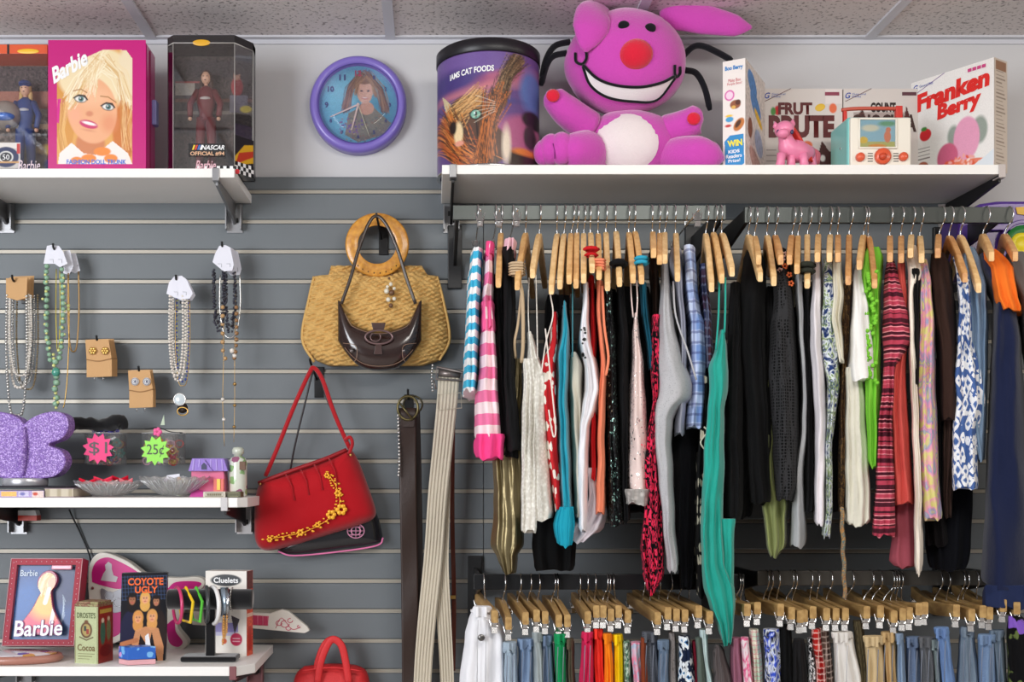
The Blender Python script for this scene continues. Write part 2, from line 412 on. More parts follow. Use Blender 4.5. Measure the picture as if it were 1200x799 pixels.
# ------------------------------------------------------------------ rails
STEEL = mat(C(72, 76, 74), .35, .6, var=.08); DARKS = mat(C(26, 27, 30), .4, .3, var=.02)
def rail(label, x0, x1, zt, h, Y, m, arms):
    t = thing('clothes_rail', label, 'rail', ((x0+x1)/2, Y, zt-h))
    b = B(); box(b, x0, x1, Y-.0055, Y+.0055, zt-h, zt); obj('rail_bar', b, m, t, False, bevel=.001)
    for x in arms:
        b = B(); prism(b, [(x-.004, Y+.006, zt-.004), (x-.004, Y+.006, zt-h), (x-.004, -.012, zt-h-.05), (x-.004, -.012, zt-.01)], (.008, 0, 0))
        a = obj('rail_arm', b, BLACK, t, False)
        b = B(); box(b, x-.018, x+.018, -.012, -.0005, zt-.14, zt+.02); obj('mounting_plate', b, BLACK, a, False, bevel=.002)
    return t
RY_ = -.30
ZU = P(0, 241, RY_).z
rail('steel rectangular upper clothes rail on left half under shelf', P(531, 0, RY_).x, P(850, 0, RY_).x, ZU, .033, RY_, STEEL, [P(536, 0, RY_).x, P(846, 0, RY_).x])
ZU2 = P(0, 243, RY_).z
rail('steel rectangular upper clothes rail on right half under shelf', P(872, 0, RY_).x, P(1186, 0, RY_).x, ZU2, .036, RY_, STEEL, [P(875, 0, RY_).x, P(1170, 0, RY_).x])
ZD = P(0, 672.5, RY_).z
rail('dark lower clothes rail starting beside the white jeans', P(555, 0, RY_).x, P(872, 0, RY_).x, ZD, .035, RY_, DARKS, [P(562, 0, RY_).x, P(868, 0, RY_).x])
ZD2 = P(0, 668.5, RY_).z
rail('dull steel lower clothes rail above jeans at right', P(887, 0, RY_).x, P(1175, 0, RY_).x, ZD2, .033, RY_, mat(C(88, 84, 78), .4, .5), [P(890, 0, RY_).x, P(1170, 0, RY_).x])

# ------------------------------------------------------------------ hangers
def hook_pts(x, zr, zneck, sg=1):
    r = .021; cz = zr-r+.0012; pts = [(x, RY_, zneck-.004), (x, RY_-.002, zneck+.012), (x, RY_-.012, cz-r*.85)]
    for k in range(9):
        a = math.radians(-60+k*33); pts.append((x, RY_-r*math.cos(a), cz+r*math.sin(a)))
    return pts
def contour_hanger(name, label, hx, bx, tx, ty, zr, zneck, group=None):
    """hx hook, bx neck, tx/ty front tip, all measured where they hang"""
    t = thing(name, label, 'hanger', (P(bx, 0, RY_).x, RY_, zneck-.05), group)
    xb = P(bx, 0, RY_).x; Yf = RY_-.19
    for _ in range(4):
        xf = P(tx, ty, Yf).x; Yf = RY_-math.sqrt(max(.01, .205**2-(xf-xb)**2))
    xf = P(tx, ty, Yf).x; zf = P(tx, ty, Yf).z
    d = Vector((xf-xb, Yf-RY_, 0)); n = Vector((d.y, -d.x, 0)).normalized()
    bm = B(); rings = []; M = 22
    for i in range(-M, M+1):
        s = abs(i)/M; q = Vector((xb, RY_, 0))+d*(i/M)
        q.z = zneck-(zneck-zf-(.045*s if i < 0 else 0))*(s**1.25)
        if s < .12: q.z -= .002
        h = .030-.009*s; th = .0062
        if i in (-M, M): h *= .85; th *= .8
        ang = (0 if s < .1 else .5)*(1 if i > 0 else -1)
        top = q; rr = []
        for a, b in ((-1, 0), (-.75, .12), (.75, .12), (1, 0), (1, -.88), (.75, -1), (-.75, -1), (-1, -.88)):
            rr.append(bm.verts.new(top+n*th*a+Vector((0, 0, b*h))))
        rings.append(rr)
    for a, b in zip(rings, rings[1:]):
        for k in range(8): bm.faces.new((a[k], a[(k+1) % 8], b[(k+1) % 8], b[k]))
    bm.faces.new(rings[0]); bm.faces.new(rings[-1][::-1])
    obj('wooden_bar', bm, random.choice(WOODS), t, False)
    hx_ = P(hx, 0, RY_).x-xb
    pts = [Vector(p)+Vector((hx_*min(1, max(0, (p[2]-zneck)/.03)), 0, 0)) for p in hook_pts(xb, zr, zneck)]
    obj('hook', tube(B(), spline(pts, 3), .0017, 6), CHROME, t)
    return t, Vector((xf, Yf, zf))
def clip_part(c, u, parent):
    """chrome spring clip hanging at c, u = across direction"""
    u = Vector(u).normalized(); n = u.cross(Vector((0, 0, 1)))
    b = B(); c = Vector(c)
    for s in (-1, 1):
        obox(b, c+n*s*.005+Vector((0, 0, -.006)), u*.0042, n*.0008, Vector((0, 0, .008))+n*s*.003)
        obox(b, c+n*s*.003+Vector((0, 0, -.021)), u*.006, n*.0009, Vector((0, 0, .006))-n*s*.002)
        tube(b, [c+u*.007*s+Vector((0, 0, -.010))+n*.004, c+u*.010*s+Vector((0, 0, .002)), c+u*.007*s+Vector((0, 0, -.010))-n*.004], .0011, 5)
    tube(b, [c-u*.008+Vector((0, 0, -.012)), c+u*.008+Vector((0, 0, -.012))], .0028, 8)
    tube(b, [c+Vector((0, 0, .012)), c+Vector((0, 0, -.012))], .0014, 5)
    o = obj('clip', b, CHROME, parent, False); return o
def clip_hanger(label, hx, x, zr, zn, yaw=0, half=.17):
    xb = P(x, 0, RY_).x; t = thing('clip_hanger', label, 'hanger', (xb, RY_, zn))
    d = Vector((math.sin(yaw), -math.cos(yaw), 0))
    c = Vector((xb, RY_, zn))
    obj('wire_bar', tube(B(), [c-d*half, c+d*half], .002, 6), CHROME, t)
    obj('hook', tube(B(), spline(hook_pts(xb, zr, zn+.004), 3), .0017, 6), CHROME, t)
    for s in (.85, -.85): clip_part(c+d*half*s+Vector((0, 0, -.004)), d.cross(Vector((0, 0, 1))), t)
    return t, c+d*half*.85
def pant_hanger(label, hx, bx, tx, ty, zr, m):
    """flat slightly sloped wooden trouser hanger with two chrome clips"""
    zn = P(0, 703, RY_).z+random.uniform(-.002, .002); xb = P(bx, 0, RY_).x
    t = thing('trouser_hanger', label, 'hanger', (xb, RY_, zn-.04))
    Yf = -.48
    for _ in range(4):
        xf = P(tx, ty, Yf).x; Yf = RY_-math.sqrt(max(.012, .195**2-(xf-xb)**2))
    xf = P(tx, ty, Yf).x; zf = P(tx, ty, Yf).z+.012
    d = Vector((xf-xb, Yf-RY_, 0)); n = Vector((d.y, -d.x, 0)).normalized(); bm = B(); rings = []
    for i in range(-8, 9):
        s = abs(i)/8; q = Vector((xb, RY_, zn-(zn-zf)*s**1.4))+d*(i/8); h = .030-.004*s; th = .0065
        rings.append([bm.verts.new(q+n*th*a+Vector((0, 0, b*h))) for a, b in ((-1, -.05), (-.7, 0), (.7, 0), (1, -.05), (1, -.95), (.7, -1), (-.7, -1), (-1, -.95))])
    for a, b in zip(rings, rings[1:]):
        for k in range(8): bm.faces.new((a[k], a[(k+1) % 8], b[(k+1) % 8], b[k]))
    bm.faces.new(rings[0]); bm.faces.new(rings[-1][::-1])
    obj('wooden_bar', bm, m, t, False)
    pts = [Vector(p)+Vector(((P(hx, 0, RY_).x-xb)*min(1, max(0, (p[2]-zn)/.03)), 0, 0)) for p in hook_pts(xb, zr, zn)]
    obj('hook', tube(B(), spline(pts, 3), .0018, 6), CHROME, t)
    for s in (.93, -.93): clip_part(Vector((xb, RY_, zf-.022))+d*s, n, t)
    return t, Vector((xf, Yf, zf))

# ------------------------------------------------------------------ hanging cloth
def loft(rows, y=-.47, depth=.2, ramp=(0, 1), fold=.011, nf=2.2, cap=True, N=44, step=5.0, yaw=None, wob=.0015, seed=0, p=.75, top_round=0):
    """cloth tube: rows are (py, xl, xr) at the garment's front edge; depth is how far it reaches back"""
    rg = random.Random(seed); ph = [rg.uniform(0, 6.28) for _ in range(8)]
    ys = [r[0] for r in rows]; n = max(8, int((ys[-1]-ys[0])/step)); bm = B(); rings = []
    cxm = sum((r[1]+r[2])/2 for r in rows)/len(rows); tanv = (cxm-VX)/F if yaw is None else yaw
    for i in range(n+1):
        t = ys[0]+(ys[-1]-ys[0])*i/n; k = 0
        while k < len(rows)-2 and t > rows[k+1][0]: k += 1
        a, b = rows[k], rows[k+1]; u = (t-a[0])/(b[0]-a[0]); u = u*u*(3-2*u)*.5+u*.5
        xl, xr = a[1]+(b[1]-a[1])*u, a[2]+(b[2]-a[2])*u
        rr = min(1, (t-ys[0])/ramp[1]); Yf = y+ramp[0]*(1-rr)**1.5; dp = depth*(.35+.65*min(1, (t-ys[0])/max(ramp[1], 12)))
        v = t/60.0
        cx = (xl+xr)/2+.35*math.sin(v*3.1+ph[0])+.3*math.sin(v*7.3+ph[1]); hw = (xr-xl)/2
        if i == 0 or i == n: hw *= .93
        L = P(cx-hw, t, Yf); R = P(cx+hw, t, Yf); Cc = (L+R)/2; w_ = (R-L).length/2; ring = []
        for q in range(N):
            an = 2*math.pi*q/N; cs, sn = math.cos(an), math.sin(an)
            tx = math.copysign(abs(cs)**p, cs); ly = math.copysign(abs(sn)**p, sn)     # -1 is the front
            l = dp*(1+ly)/2; xx = tx*w_
            amp = fold*min(1, w_/.012)
            f1 = math.sin(nf*1.9*tx+ph[2]+.9*math.sin(v*1.1+ph[3])); f2 = math.sin(nf*4.1*tx+ph[4]+1.1*math.sin(v*.8+ph[7]))
            fo = amp*((abs(f1)*2-1)*.75+.35*f2)
            l += fo*max(0, -ly)*(.4+.6*min(1, i/(n*.25+1)))
            xx += .35*fold*math.sin(l*70+ph[5]+v*.6)*(l/dp if dp else 0)
            pt = Vector((Cc.x+xx+l*tanv, Yf+l, Cc.z))
            wn = noise.noise(Vector((pt.x*28, pt.y*14, pt.z*13+seed)))*wob*2.2+noise.noise(Vector((pt.x*70, pt.y*40, pt.z*40+seed)))*wob
            pt.x += wn*.5; pt.y += wn*1.2
            if i >= n-1: pt.z += .0035*math.sin(4*tx+ph[6])+.002*math.sin(9*tx+ph[1])
            ring.append(bm.verts.new(pt))
        rings.append(ring)
    for a, b in zip(rings, rings[1:]):
        for q in range(N): bm.faces.new((a[q], a[(q+1) % N], b[(q+1) % N], b[q]))
    if cap:
        bm.faces.new(rings[0]); bm.faces.new(rings[-1][::-1])
        for r_ in (rings[0], rings[-1]):
            for q in range(N): bm.edges.get((r_[q], r_[(q+1) % N])).smooth = False
    return bm
GS = [0]
def garment(name, label, cat, m, rows, group=None, parent=None, **kw):
    GS[0] += 1; kw.setdefault('seed', GS[0])
    if .115 <= kw.get('depth', .2) <= .17 and rows[0][0] < 460: kw['depth'] = .31
    bm = loft(rows, **kw)
    r = rows[0]; y = kw.get('y', -.47)
    o = obj(name, bm, m, parent, origin=None if parent is not None else P((r[1]+r[2])/2, r[0], y))
    return o if parent is not None else tag(o, label, cat, group)
def strap(parent, px, m, y=-.45, r=.0022, name='strap', flat=1):
    pts = [P(a, b, (c[0] if c else y)) for a, b, *c in px]
    return obj(name, tube(B(), spline(pts, 5), r, 6, flat=flat), m, parent)
# ------------------------------------------------------------------ upper row: hangers (hook x, neck x, tip x, tip y, short description of what hangs there)
ZN = P(0, 273, RY_).z
UP = [(588, 587, 584, 327, 'a black cotton top'), (616, 616, 606, 330, 'the gold lame top'), (633, 632, 624, 316, 'the white lace camisole'),
 (652, 653, 646, 335, 'the red flowered camisole'), (662, 661, 656, 329, 'the bright teal camisole'), (672, 669, 667, 323, 'the beige cotton camisole'),
 (677, 676, 675, 328, 'the white tank top with dark motif'), (685, 684, 684, 322, 'the sheer white blouse'), (691, 692, 694, 310, 'the red tank top'),
 (700, 701, 702, 318, 'the peach camisole'), (710, 710, 712, 331, 'the black sequinned top'), (720, 722, 726, 326, 'the matte black top'),
 (736, 737, 742, 322, 'the pale pink sequinned top'), (743, 744, 752, 323, 'the deep teal top'), (763, 765, 766, 292, 'the dark brown top'),
 (772, 773, 773, 300, 'the pink and black zebra top'), (780, 779, 779, 299, 'the grey marl tank top'), (790, 792, 794, 320, 'the pale grey cardigan'),
 (828, 827, 834, 332, 'the black dress with cream swirls'), (838, 836, 846, 322, 'the turquoise camisole dress'), (844, 846, 858, 314, 'the black knit top'),
 (877, 877, 891, 320, 'the black jacket'), (885, 884, 889, 300, 'the moss green blouse'), (898, 899, 907, 325, 'the plain black tee'),
 (909, 908, 915, 300, 'the black mesh dress with coral flowers'), (929, 928, 925, 300, 'the olive trimmed black vest'), (936, 935, 934, 311, 'the thin grey camisole'),
 (948, 946, 946, 328, 'the dark wrapped top'), (959, 959, 958, 297, 'the long white shirt'), (972, 973, 972, 297, 'the blue paisley blouse'),
 (980, 982, 982, 297, 'the cream ribbed blouse'), (996, 995, 994, 324, 'the brown beaded dress'), (1012, 1012, 1007, 306, 'the crinkled white tee'),
 (1015, 1018, 1025, 328, 'the lime green ruffled top'), (1042, 1043, 1043, 297, 'the maroon striped sweater'), (1055, 1056, 1056, 298, 'the coral red shirt'),
 (1068, 1068, 1067, 292, 'the cream and black cardigan'), (1078, 1078, 1080, 298, 'the pastel tie dyed dress'), (1103, 1100, 1099, 292, 'the dark brown jacket'),
 (1113, 1112, 1131, 321, 'the blue flowered white blouse'), (1126, 1125, 1147, 333, 'the denim jacket'), (1155, 1151, 1162, 296, 'the orange and navy hoodie'),
 (1182, 1176, 1190, 296, 'the grey and black jacket')]
TIP = {}
for hx, bx, tx, ty, d in UP:
    right = hx > 860
    t, tip = contour_hanger('wooden_hanger', 'curved wooden hanger on upper rail holding '+d, hx, bx, tx, ty, ZU2 if right else ZU, ZN-(.006 if right else 0)+random.uniform(-.003, .003))
    TIP[d] = tip
for x, d in ((560, 'the blue and white striped top'), (581, 'the pink and white striped top'), (601, 'black trousers with pink waistband'), (803, 'the blue plaid blouse')):
    clip_hanger('chrome clip hanger on upper rail holding '+d, x, x, ZU, P(0, 266, RY_).z, (x-VX)/F*-.2)

# ------------------------------------------------------------------ upper row: garments
G = garment
EDGE = dict(fold=.004)
G('striped_shirt', 'folded top with sky blue and white stripes, first on the upper rail', 'top', cloth(240, 240, 240, kind='stripes', c2=C(70, 180, 215), s=1.02), [(289, 552, 566), (330, 548, 565), (380, 545, 563), (430, 543, 561), (457, 542, 560)], y=-.44, depth=.12)
g = G('striped_sweater', 'pink and white striped sweater with hot pink hem', 'sweater', cloth(248, 222, 226, kind='stripes', c2=C(238, 120, 165), s=.62), [(283, 570, 578), (310, 567, 579), (360, 563, 580), (420, 560, 585), (480, 556, 589), (512, 556, 591)], y=-.45, depth=.14)
G('hem_band', None, None, cloth(242, 70, 140), [(508, 555.5, 591), (522, 556, 591.5), (537, 558, 591)], parent=g, y=-.453, depth=.14)
G('shoulder_band', None, None, cloth(238, 80, 140), [(282, 569.5, 578.5), (297, 568, 579)], parent=g, y=-.453, depth=.1)
G('wide_band', None, None, cloth(240, 95, 150), [(352, 563, 580.5), (384, 561.5, 583)], parent=g, y=-.4525, depth=.12)
G('black_shirt', 'plain black cotton top behind the pink striped sweater', 'top', cloth(24, 24, 27), [(318, 579, 590), (400, 577, 594), (480, 580, 600), (535, 583, 612)], y=-.42, depth=.14, ramp=(.05, 30))
g = G('black_trousers', 'black trousers with pale pink ribbon waistband hung from clips', 'trousers', cloth(30, 30, 33), [(288, 588, 603), (360, 588, 604), (450, 588, 606), (527, 591, 613)], y=-.45, depth=.12)
G('waistband', None, None, cloth(235, 190, 200), [(278, 590, 605), (291, 588, 604)], parent=g, y=-.453, depth=.12)
BEI = cloth(196, 172, 140)
g = G('gold_top', 'long antique gold metallic top hanging lowest at left', 'top', cloth(128, 116, 84, metallic=0) if False else mat(C(140, 126, 92), .36, .75, var=.12, bump=.5, bs=60), [(420, 603, 612), (480, 594, 611), (540, 578, 612), (600, 578, 612), (640, 575, 614), (652, 582, 606), (672, 588, 604)], y=-.40, depth=.1, fold=.012, nf=3)
strap(g, [(606, 325, -.49), (612, 345, -.47), (613, 400, -.44), (611, 425, -.43)], BEI, r=.004, flat=.5)
strap(g, [(604, 420, -.43), (603, 400, -.44), (607, 380, -.44), (611, 345, -.46)], BEI, r=.003, flat=.5)
b = B()
for k in range(5): tube(b, [P(606+9*math.cos(a/8*6.28), 309+k*3.2+1.5*math.sin(a/8*6.28), -.46+.012*math.sin(a/8*6.28)) for a in range(8)], .0028, 5, closed=True)
obj('wound_strap', b, BEI, g)
WL = cloth(232, 230, 222, kind='lace', c2=C(210, 206, 196), s=1.5)
g = G('lace_camisole', 'long white lace camisole on two thin straps', 'camisole', WL, [(388, 618.5, 624), (410, 616, 630), (440, 613, 644), (500, 612, 645), (560, 611, 648), (600, 610.5, 652), (609, 611, 651)], y=-.45, depth=.12, fold=.010, nf=2.4)
strap(g, [(620, 325), (619, 360), (620, 392)], WL, r=.0013); strap(g, [(628, 322), (629, 360), (630, 420)], WL, r=.0013)
G('front_panel', None, None, WL, [(420, 613, 626), (500, 611.5, 627), (622, 611.5, 630)], parent=g, y=-.458, depth=.02)
g = G('floral_camisole', 'red camisole printed with cream flowers', 'camisole', cloth(196, 38, 44, kind='floral', c2=C(236, 228, 214), c3=C(240, 232, 220), s=1.5), [(365, 648, 654), (400, 643, 655), (432, 627, 655), (470, 628, 656), (520, 636, 657), (598, 649, 659)], y=-.44, depth=.14, ramp=(.03, 30))
strap(g, [(645, 345), (648, 370), (640, 400), (634, 440)], cloth(235, 225, 215), r=.0015)
strap(g, [(639, 385, -.462), (645, 440, -.463), (651, 500, -.463), (649, 512, -.463), (646, 500, -.463), (643, 480, -.463)], cloth(235, 225, 215), r=.0016)
TEAL = cloth(32, 160, 184)
g = G('teal_camisole', 'bright teal blue satin camisole with ruffled hem', 'camisole', mat(C(32, 160, 184), .5, sheen=.3, var=.1, bump=.2, bs=90), [(352, 660, 663), (380, 657, 667), (420, 651, 669), (470, 651, 666), (540, 654, 670), (598, 655, 671)], y=-.45, depth=.14)
G('ruffled_hem', None, None, TEAL, [(594, 654, 672), (615, 649, 675), (640, 652, 672)], parent=g, y=-.455, depth=.12, fold=.016, nf=4)
g = G('beige_camisole', 'beige cotton camisole between teal and white tops', 'camisole', cloth(200, 194, 178), [(412, 668, 676), (426, 665, 685), (480, 667, 684), (598, 673, 686), (604, 674, 683)], y=-.435, depth=.14)
strap(g, [(671, 330), (671, 370), (671, 418)], cloth(70, 130, 140), r=.0014)
g = G('white_tank_top', 'white tank top with small black motif near the neckline', 'top', cloth(236, 234, 238), [(330, 684, 690), (370, 680, 691), (395, 677, 694), (430, 684, 703), (455, 682, 707), (478, 679, 702), (500, 677, 692), (560, 675, 690), (620, 676, 689), (622, 679, 688)], y=-.46, depth=.14)
bm = B()
for k in range(10):
    x, y = random.uniform(680, 687), random.uniform(384, 405) if k < 7 else random.uniform(412, 420)
    bmesh.ops.create_circle(bm, cap_ends=True, segments=7, radius=random.uniform(.0022, .004), matrix=Matrix.Translation(P(x, y, -.474)) @ Matrix.Rotation(math.pi/2, 4, 'X'))
obj('motif', bm, BLACK, g)
G('sheer_blouse', 'sheer white blouse flaring out at the hem', 'blouse', cloth(214, 206, 212), [(548, 686, 700), (580, 688, 705), (603, 680, 712), (620, 668, 708), (635, 664, 690)], y=-.42, depth=.14, fold=.012, nf=2.5)
REDF = cloth(196, 28, 34)
g = G('red_tank_top', 'plain red tank top beside the peach camisole', 'top', REDF, [(322, 690, 697), (400, 691, 700), (480, 690, 700), (562, 691, 701)], y=-.425, depth=.14)
obj('wound_strap', tube(tube(B(), [P(693+8*math.cos(a), 292+2*math.sin(a), -.475+.01*math.sin(a)) for a in [k*.785 for k in range(8)]], .004, 6, closed=True), [P(693+7*math.cos(a), 299+2*math.sin(a), -.475+.01*math.sin(a)) for a in [k*.785 for k in range(8)]], .003, 6, closed=True), REDF, g)
PEA = cloth(238, 138, 104)
g = G('peach_camisole', 'peach orange camisole with strap wound round the hanger', 'camisole', PEA, [(328, 698, 707), (370, 699, 706), (420, 703, 711), (450, 700, 711), (520, 699, 710), (601, 696, 710.5)], y=-.455, depth=.14)
b = B()
for k in range(4): tube(b, [P(702+7*math.cos(a), 305+k*3.4+1.2*math.sin(a), -.478+.011*math.sin(a)) for a in [q*.785 for q in range(8)]], .0032, 5, closed=True)
obj('wound_strap', b, PEA, g)
strap(g, [(706, 335, -.462), (708, 380, -.465), (713, 418, -.467), (710, 440, -.465)], PEA, r=.0028, flat=.5)
G('sequinned_top', 'black top sparkling with tiny sequins', 'top', cloth(20, 20, 23, kind='sequin', c2=C(150, 190, 180)), [(336, 707, 718), (400, 708, 722), (500, 710, 726), (616, 712, 733)], y=-.44, depth=.14)
g = G('matte_black_top', 'matte black top between sequinned tops', 'top', cloth(27, 27, 31), [(330, 722, 732), (400, 722, 738), (500, 724, 738), (611, 728, 739)], y=-.43, depth=.14)
obj('wound_strap', tube(B(), [P(725+8*math.cos(a), 309+3*math.sin(a), -.475+.011*math.sin(a)) for a in [k*.785 for k in range(8)]], .0065, 6, closed=True), cloth(27, 27, 31), g)
PP = cloth(226, 204, 198, kind='sequin', c2=C(250, 244, 240)); g = G('pink_sequinned_top', 'pale pink knitted top scattered with silver sequins', 'top', PP, [(366, 743, 747), (385, 740, 750), (430, 738, 756), (470, 736, 759), (530, 734, 762), (575, 733, 764)], y=-.45, depth=.13)
G('hem_band', None, None, cloth(190, 184, 180, kind='lace', c2=C(150, 146, 142)), [(573, 732.5, 764), (591, 732.5, 764)], parent=g, y=-.452, depth=.13)
strap(g, [(739, 330), (740, 350), (742, 372)], PP, r=.0016); strap(g, [(746, 330), (747, 350), (746, 372)], PP, r=.0016)
DT = cloth(24, 84, 104)
g = G('deep_teal_top', 'deep teal top with strap wound round its hanger', 'top', DT, [(330, 749, 758), (370, 752, 762), (410, 757, 768), (430, 758, 771)], y=-.435, depth=.13)
b = B()
for k in range(2): tube(b, [P(752+7*math.cos(a), 303+k*5+1.8*math.sin(a), -.475+.011*math.sin(a)) for a in [q*.785 for q in range(8)]], .0042, 6, closed=True)
obj('wound_strap', b, cloth(50, 160, 190), g)
G('brown_shirt', 'narrow dark brown top beside the pink and black zebra print', 'top', cloth(48, 34, 28), [(292, 761, 770), (350, 763, 774), (460, 764, 778)], y=-.40, depth=.12, ramp=(.06, 40))
G('zebra_top', 'hot pink and black zebra print top ending in a ragged point', 'top', cloth(226, 50, 88, kind='zebra', c2=C(16, 14, 18), s=2.2), [(368, 765, 774), (420, 762, 775), (470, 765, 773), (515, 758, 773), (545, 755, 776), (590, 756, 779), (640, 751, 778), (675, 753, 777), (697, 760, 767)], y=-.45, depth=.1, fold=.014, nf=3)
GRY = cloth(180, 180, 183, kind='speckle', c2=C(146, 146, 150), c3=C(166, 166, 170), s=5)
g = G('grey_tank_top', 'light grey marl tank top with a long narrow tail', 'top', GRY, [(303, 775, 784), (340, 773, 786), (380, 770, 792), (420, 767, 804), (450, 766, 815), (463, 765, 815), (470, 764, 808), (477, 763, 797), (490, 763, 790), (520, 763, 788), (560, 768, 789), (620, 776, 792), (668, 780, 796), (671, 783, 793)], y=-.48, depth=.13, ramp=(.1, 60), fold=.009, nf=2.2)
strap(g, [(789, 330, -.46), (792, 370, -.49), (806, 412, -.493), (816, 445, -.49)], GRY, r=.002, name='armhole_binding')
G('grey_cardigan', 'pale blue grey cardigan behind the grey tank', 'cardigan', cloth(156, 158, 172), [(289, 785, 799), (310, 783, 801), (330, 791, 802), (400, 796, 806), (460, 793, 806), (508, 789, 803)], y=-.45, depth=.13, ramp=(.07, 50))
G('black_slip', 'black slip hanging behind the pale grey tail', 'slip', cloth(25, 26, 34), [(500, 788, 818), (560, 790, 817), (640, 792, 816), (690, 797, 812)], y=-.38, depth=.1)
PLB = cloth(196, 208, 232, kind='plaid', c2=C(112, 142, 196), c3=C(70, 76, 130), s=.34)
g = G('plaid_blouse', 'blue and white plaid blouse held by a chrome clip', 'blouse', PLB, [(286, 801, 815), (330, 801, 818), (360, 803, 822), (378, 806, 829), (430, 806, 829), (500, 803, 827)], y=-.45, depth=.13)
G('dark_plaid_shirt', 'darker navy plaid shirt tucked beside the pale plaid', 'shirt', cloth(56, 64, 100, kind='plaid', c2=C(100, 60, 70), c3=C(150, 160, 190), s=.4), [(308, 819, 829), (360, 821, 834), (430, 825, 837)], y=-.42, depth=.13)
BW = cloth(18, 18, 20, kind='zebra', c2=C(18, 18, 20), s=1) if False else cloth(16, 16, 18)
g = G('swirl_dress', 'black dress with cream swirl print showing beside turquoise dress', 'dress', cloth(20, 20, 22, kind='floral', c2=C(200, 194, 172), c3=C(20, 20, 22), s=1.6), [(440, 822, 834), (500, 818, 832), (560, 814, 832), (640, 812, 828), (700, 816, 836)], y=-.43, depth=.13)
strap(g, [(825, 500, -.445), (829, 506, -.446), (821, 518, -.447), (827, 528, -.446)], cloth(210, 205, 185), r=.0018)
TQ = mat(C(26, 156, 140), .55, sheen=.3, var=.08, bump=.15, bs=200)
g = G('turquoise_dress', 'long turquoise camisole dress reaching down past lower rail', 'dress', TQ, [(386, 845, 850), (410, 838, 852), (430, 830, 853), (455, 831, 852), (480, 829, 848), (540, 824, 848), (600, 820, 846), (660, 821, 849), (690, 823, 860), (712, 830, 861), (735, 841, 860), (756, 846, 857)], y=-.49, depth=.07, fold=.010, nf=2.2)
G('rear_panel', None, None, TQ, [(608, 842, 862), (660, 844, 861), (714, 848, 861)], parent=g, y=-.478, depth=.05)
strap(g, [(843, 325, -.485), (842, 370, -.488), (839, 410, -.49)], TQ, r=.0022); strap(g, [(850, 325, -.485), (850, 360, -.488), (849, 390, -.49)], TQ, r=.0022)
G('black_knit_top', 'black knitted top right of the turquoise straps', 'top', cloth(20, 20, 22, bs=200, bump=.5), [(330, 855, 868), (400, 853, 872), (500, 850, 872), (570, 848, 873), (608, 846, 872)], y=-.46, depth=.14, ramp=(.06, 40), fold=.009)
G('black_jacket', 'heavy black jacket with padded rounded shoulder', 'jacket', cloth(15, 15, 17), [(289, 876, 893), (300, 871, 897), (330, 866, 898), (400, 865, 899), (500, 873, 903), (589, 877, 905)], y=-.47, depth=.16, ramp=(.12, 55), fold=.010)
G('moss_blouse', 'moss green satin blouse with twisted hem below black tops', 'blouse', mat(C(140, 148, 92), .5, sheen=.2, var=.12), [(430, 898, 906), (500, 896, 908), (560, 896, 914), (590, 893, 925), (610, 896, 922), (640, 898, 921), (653, 903, 913)], y=-.42, depth=.1, fold=.014, nf=2)
G('black_tee', 'plain black tee behind the flowered mesh dress', 'top', cloth(30, 30, 32), [(335, 896, 909), (400, 896, 912), (500, 892, 908), (590, 880, 902)], y=-.43, depth=.13, ramp=(.05, 30))
MESH = cloth(47, 47, 49, kind='mesh', c2=C(4, 4, 5))
g = G('mesh_dress', 'black fishnet mesh dress with coral flower at shoulder', 'dress', MESH, [(290, 911, 922), (306, 906, 926), (340, 905, 930), (380, 900, 933), (440, 898, 937), (520, 903, 938), (568, 906, 938), (586, 908, 930)], y=-.485, depth=.15, ramp=(.12, 50), fold=.008)
CO = cloth(236, 120, 70)
for i, (x, y) in enumerate(((917, 304), (920, 312), (914, 317), (925, 322), (919, 298), (927, 332))):
    b = B()
    for k in range(5): ball(b, P(x+2.4*math.cos(k*1.257+i), y+2.4*math.sin(k*1.257+i), -.425-.0011*max(0, y-300)), .003, .002, .003, seg=5)
    obj('flower', b, CO if i % 2 else cloth(240, 200, 190), g)
G('olive_trim_vest', 'black vest with olive trim behind the grey camisole', 'vest', cloth(74, 72, 60), [(303, 923, 931), (330, 925, 932), (360, 928, 936)], y=-.42, depth=.12)
G('grey_camisole', 'thin grey jersey camisole with pale hem end', 'camisole', cloth(168, 170, 172), [(321, 931, 940), (345, 930, 942), (380, 934, 943), (440, 939, 946), (500, 938, 947), (566, 929, 942), (600, 926, 944), (641, 925, 946)], y=-.455, depth=.12)
g = G('wrapped_top', 'dark charcoal top wrapped around its hanger end', 'top', cloth(40, 40, 44), [(336, 942, 950), (400, 940, 953), (500, 942, 955), (600, 940, 956)], y=-.43, depth=.13)
obj('wound_strap', tube(tube(B(), [P(946+7.5*math.cos(a), 311+2*math.sin(a), -.475+.011*math.sin(a)) for a in [k*.785 for k in range(8)]], .006, 6, closed=True), [P(946+7.5*math.cos(a), 318+2*math.sin(a), -.475+.011*math.sin(a)) for a in [k*.785 for k in range(8)]], .005, 6, closed=True), cloth(46, 48, 40), g)
G('long_white_shirt', 'long plain white shirt with soft folded collar', 'shirt', cloth(228, 222, 226), [(302, 954, 962), (320, 952, 964), (370, 948, 964), (400, 947, 964), (430, 950, 968), (480, 953, 970), (560, 953, 970), (612, 953, 969), (616, 956, 967)], y=-.47, depth=.12, ramp=(.1, 50), fold=.008, nf=2)
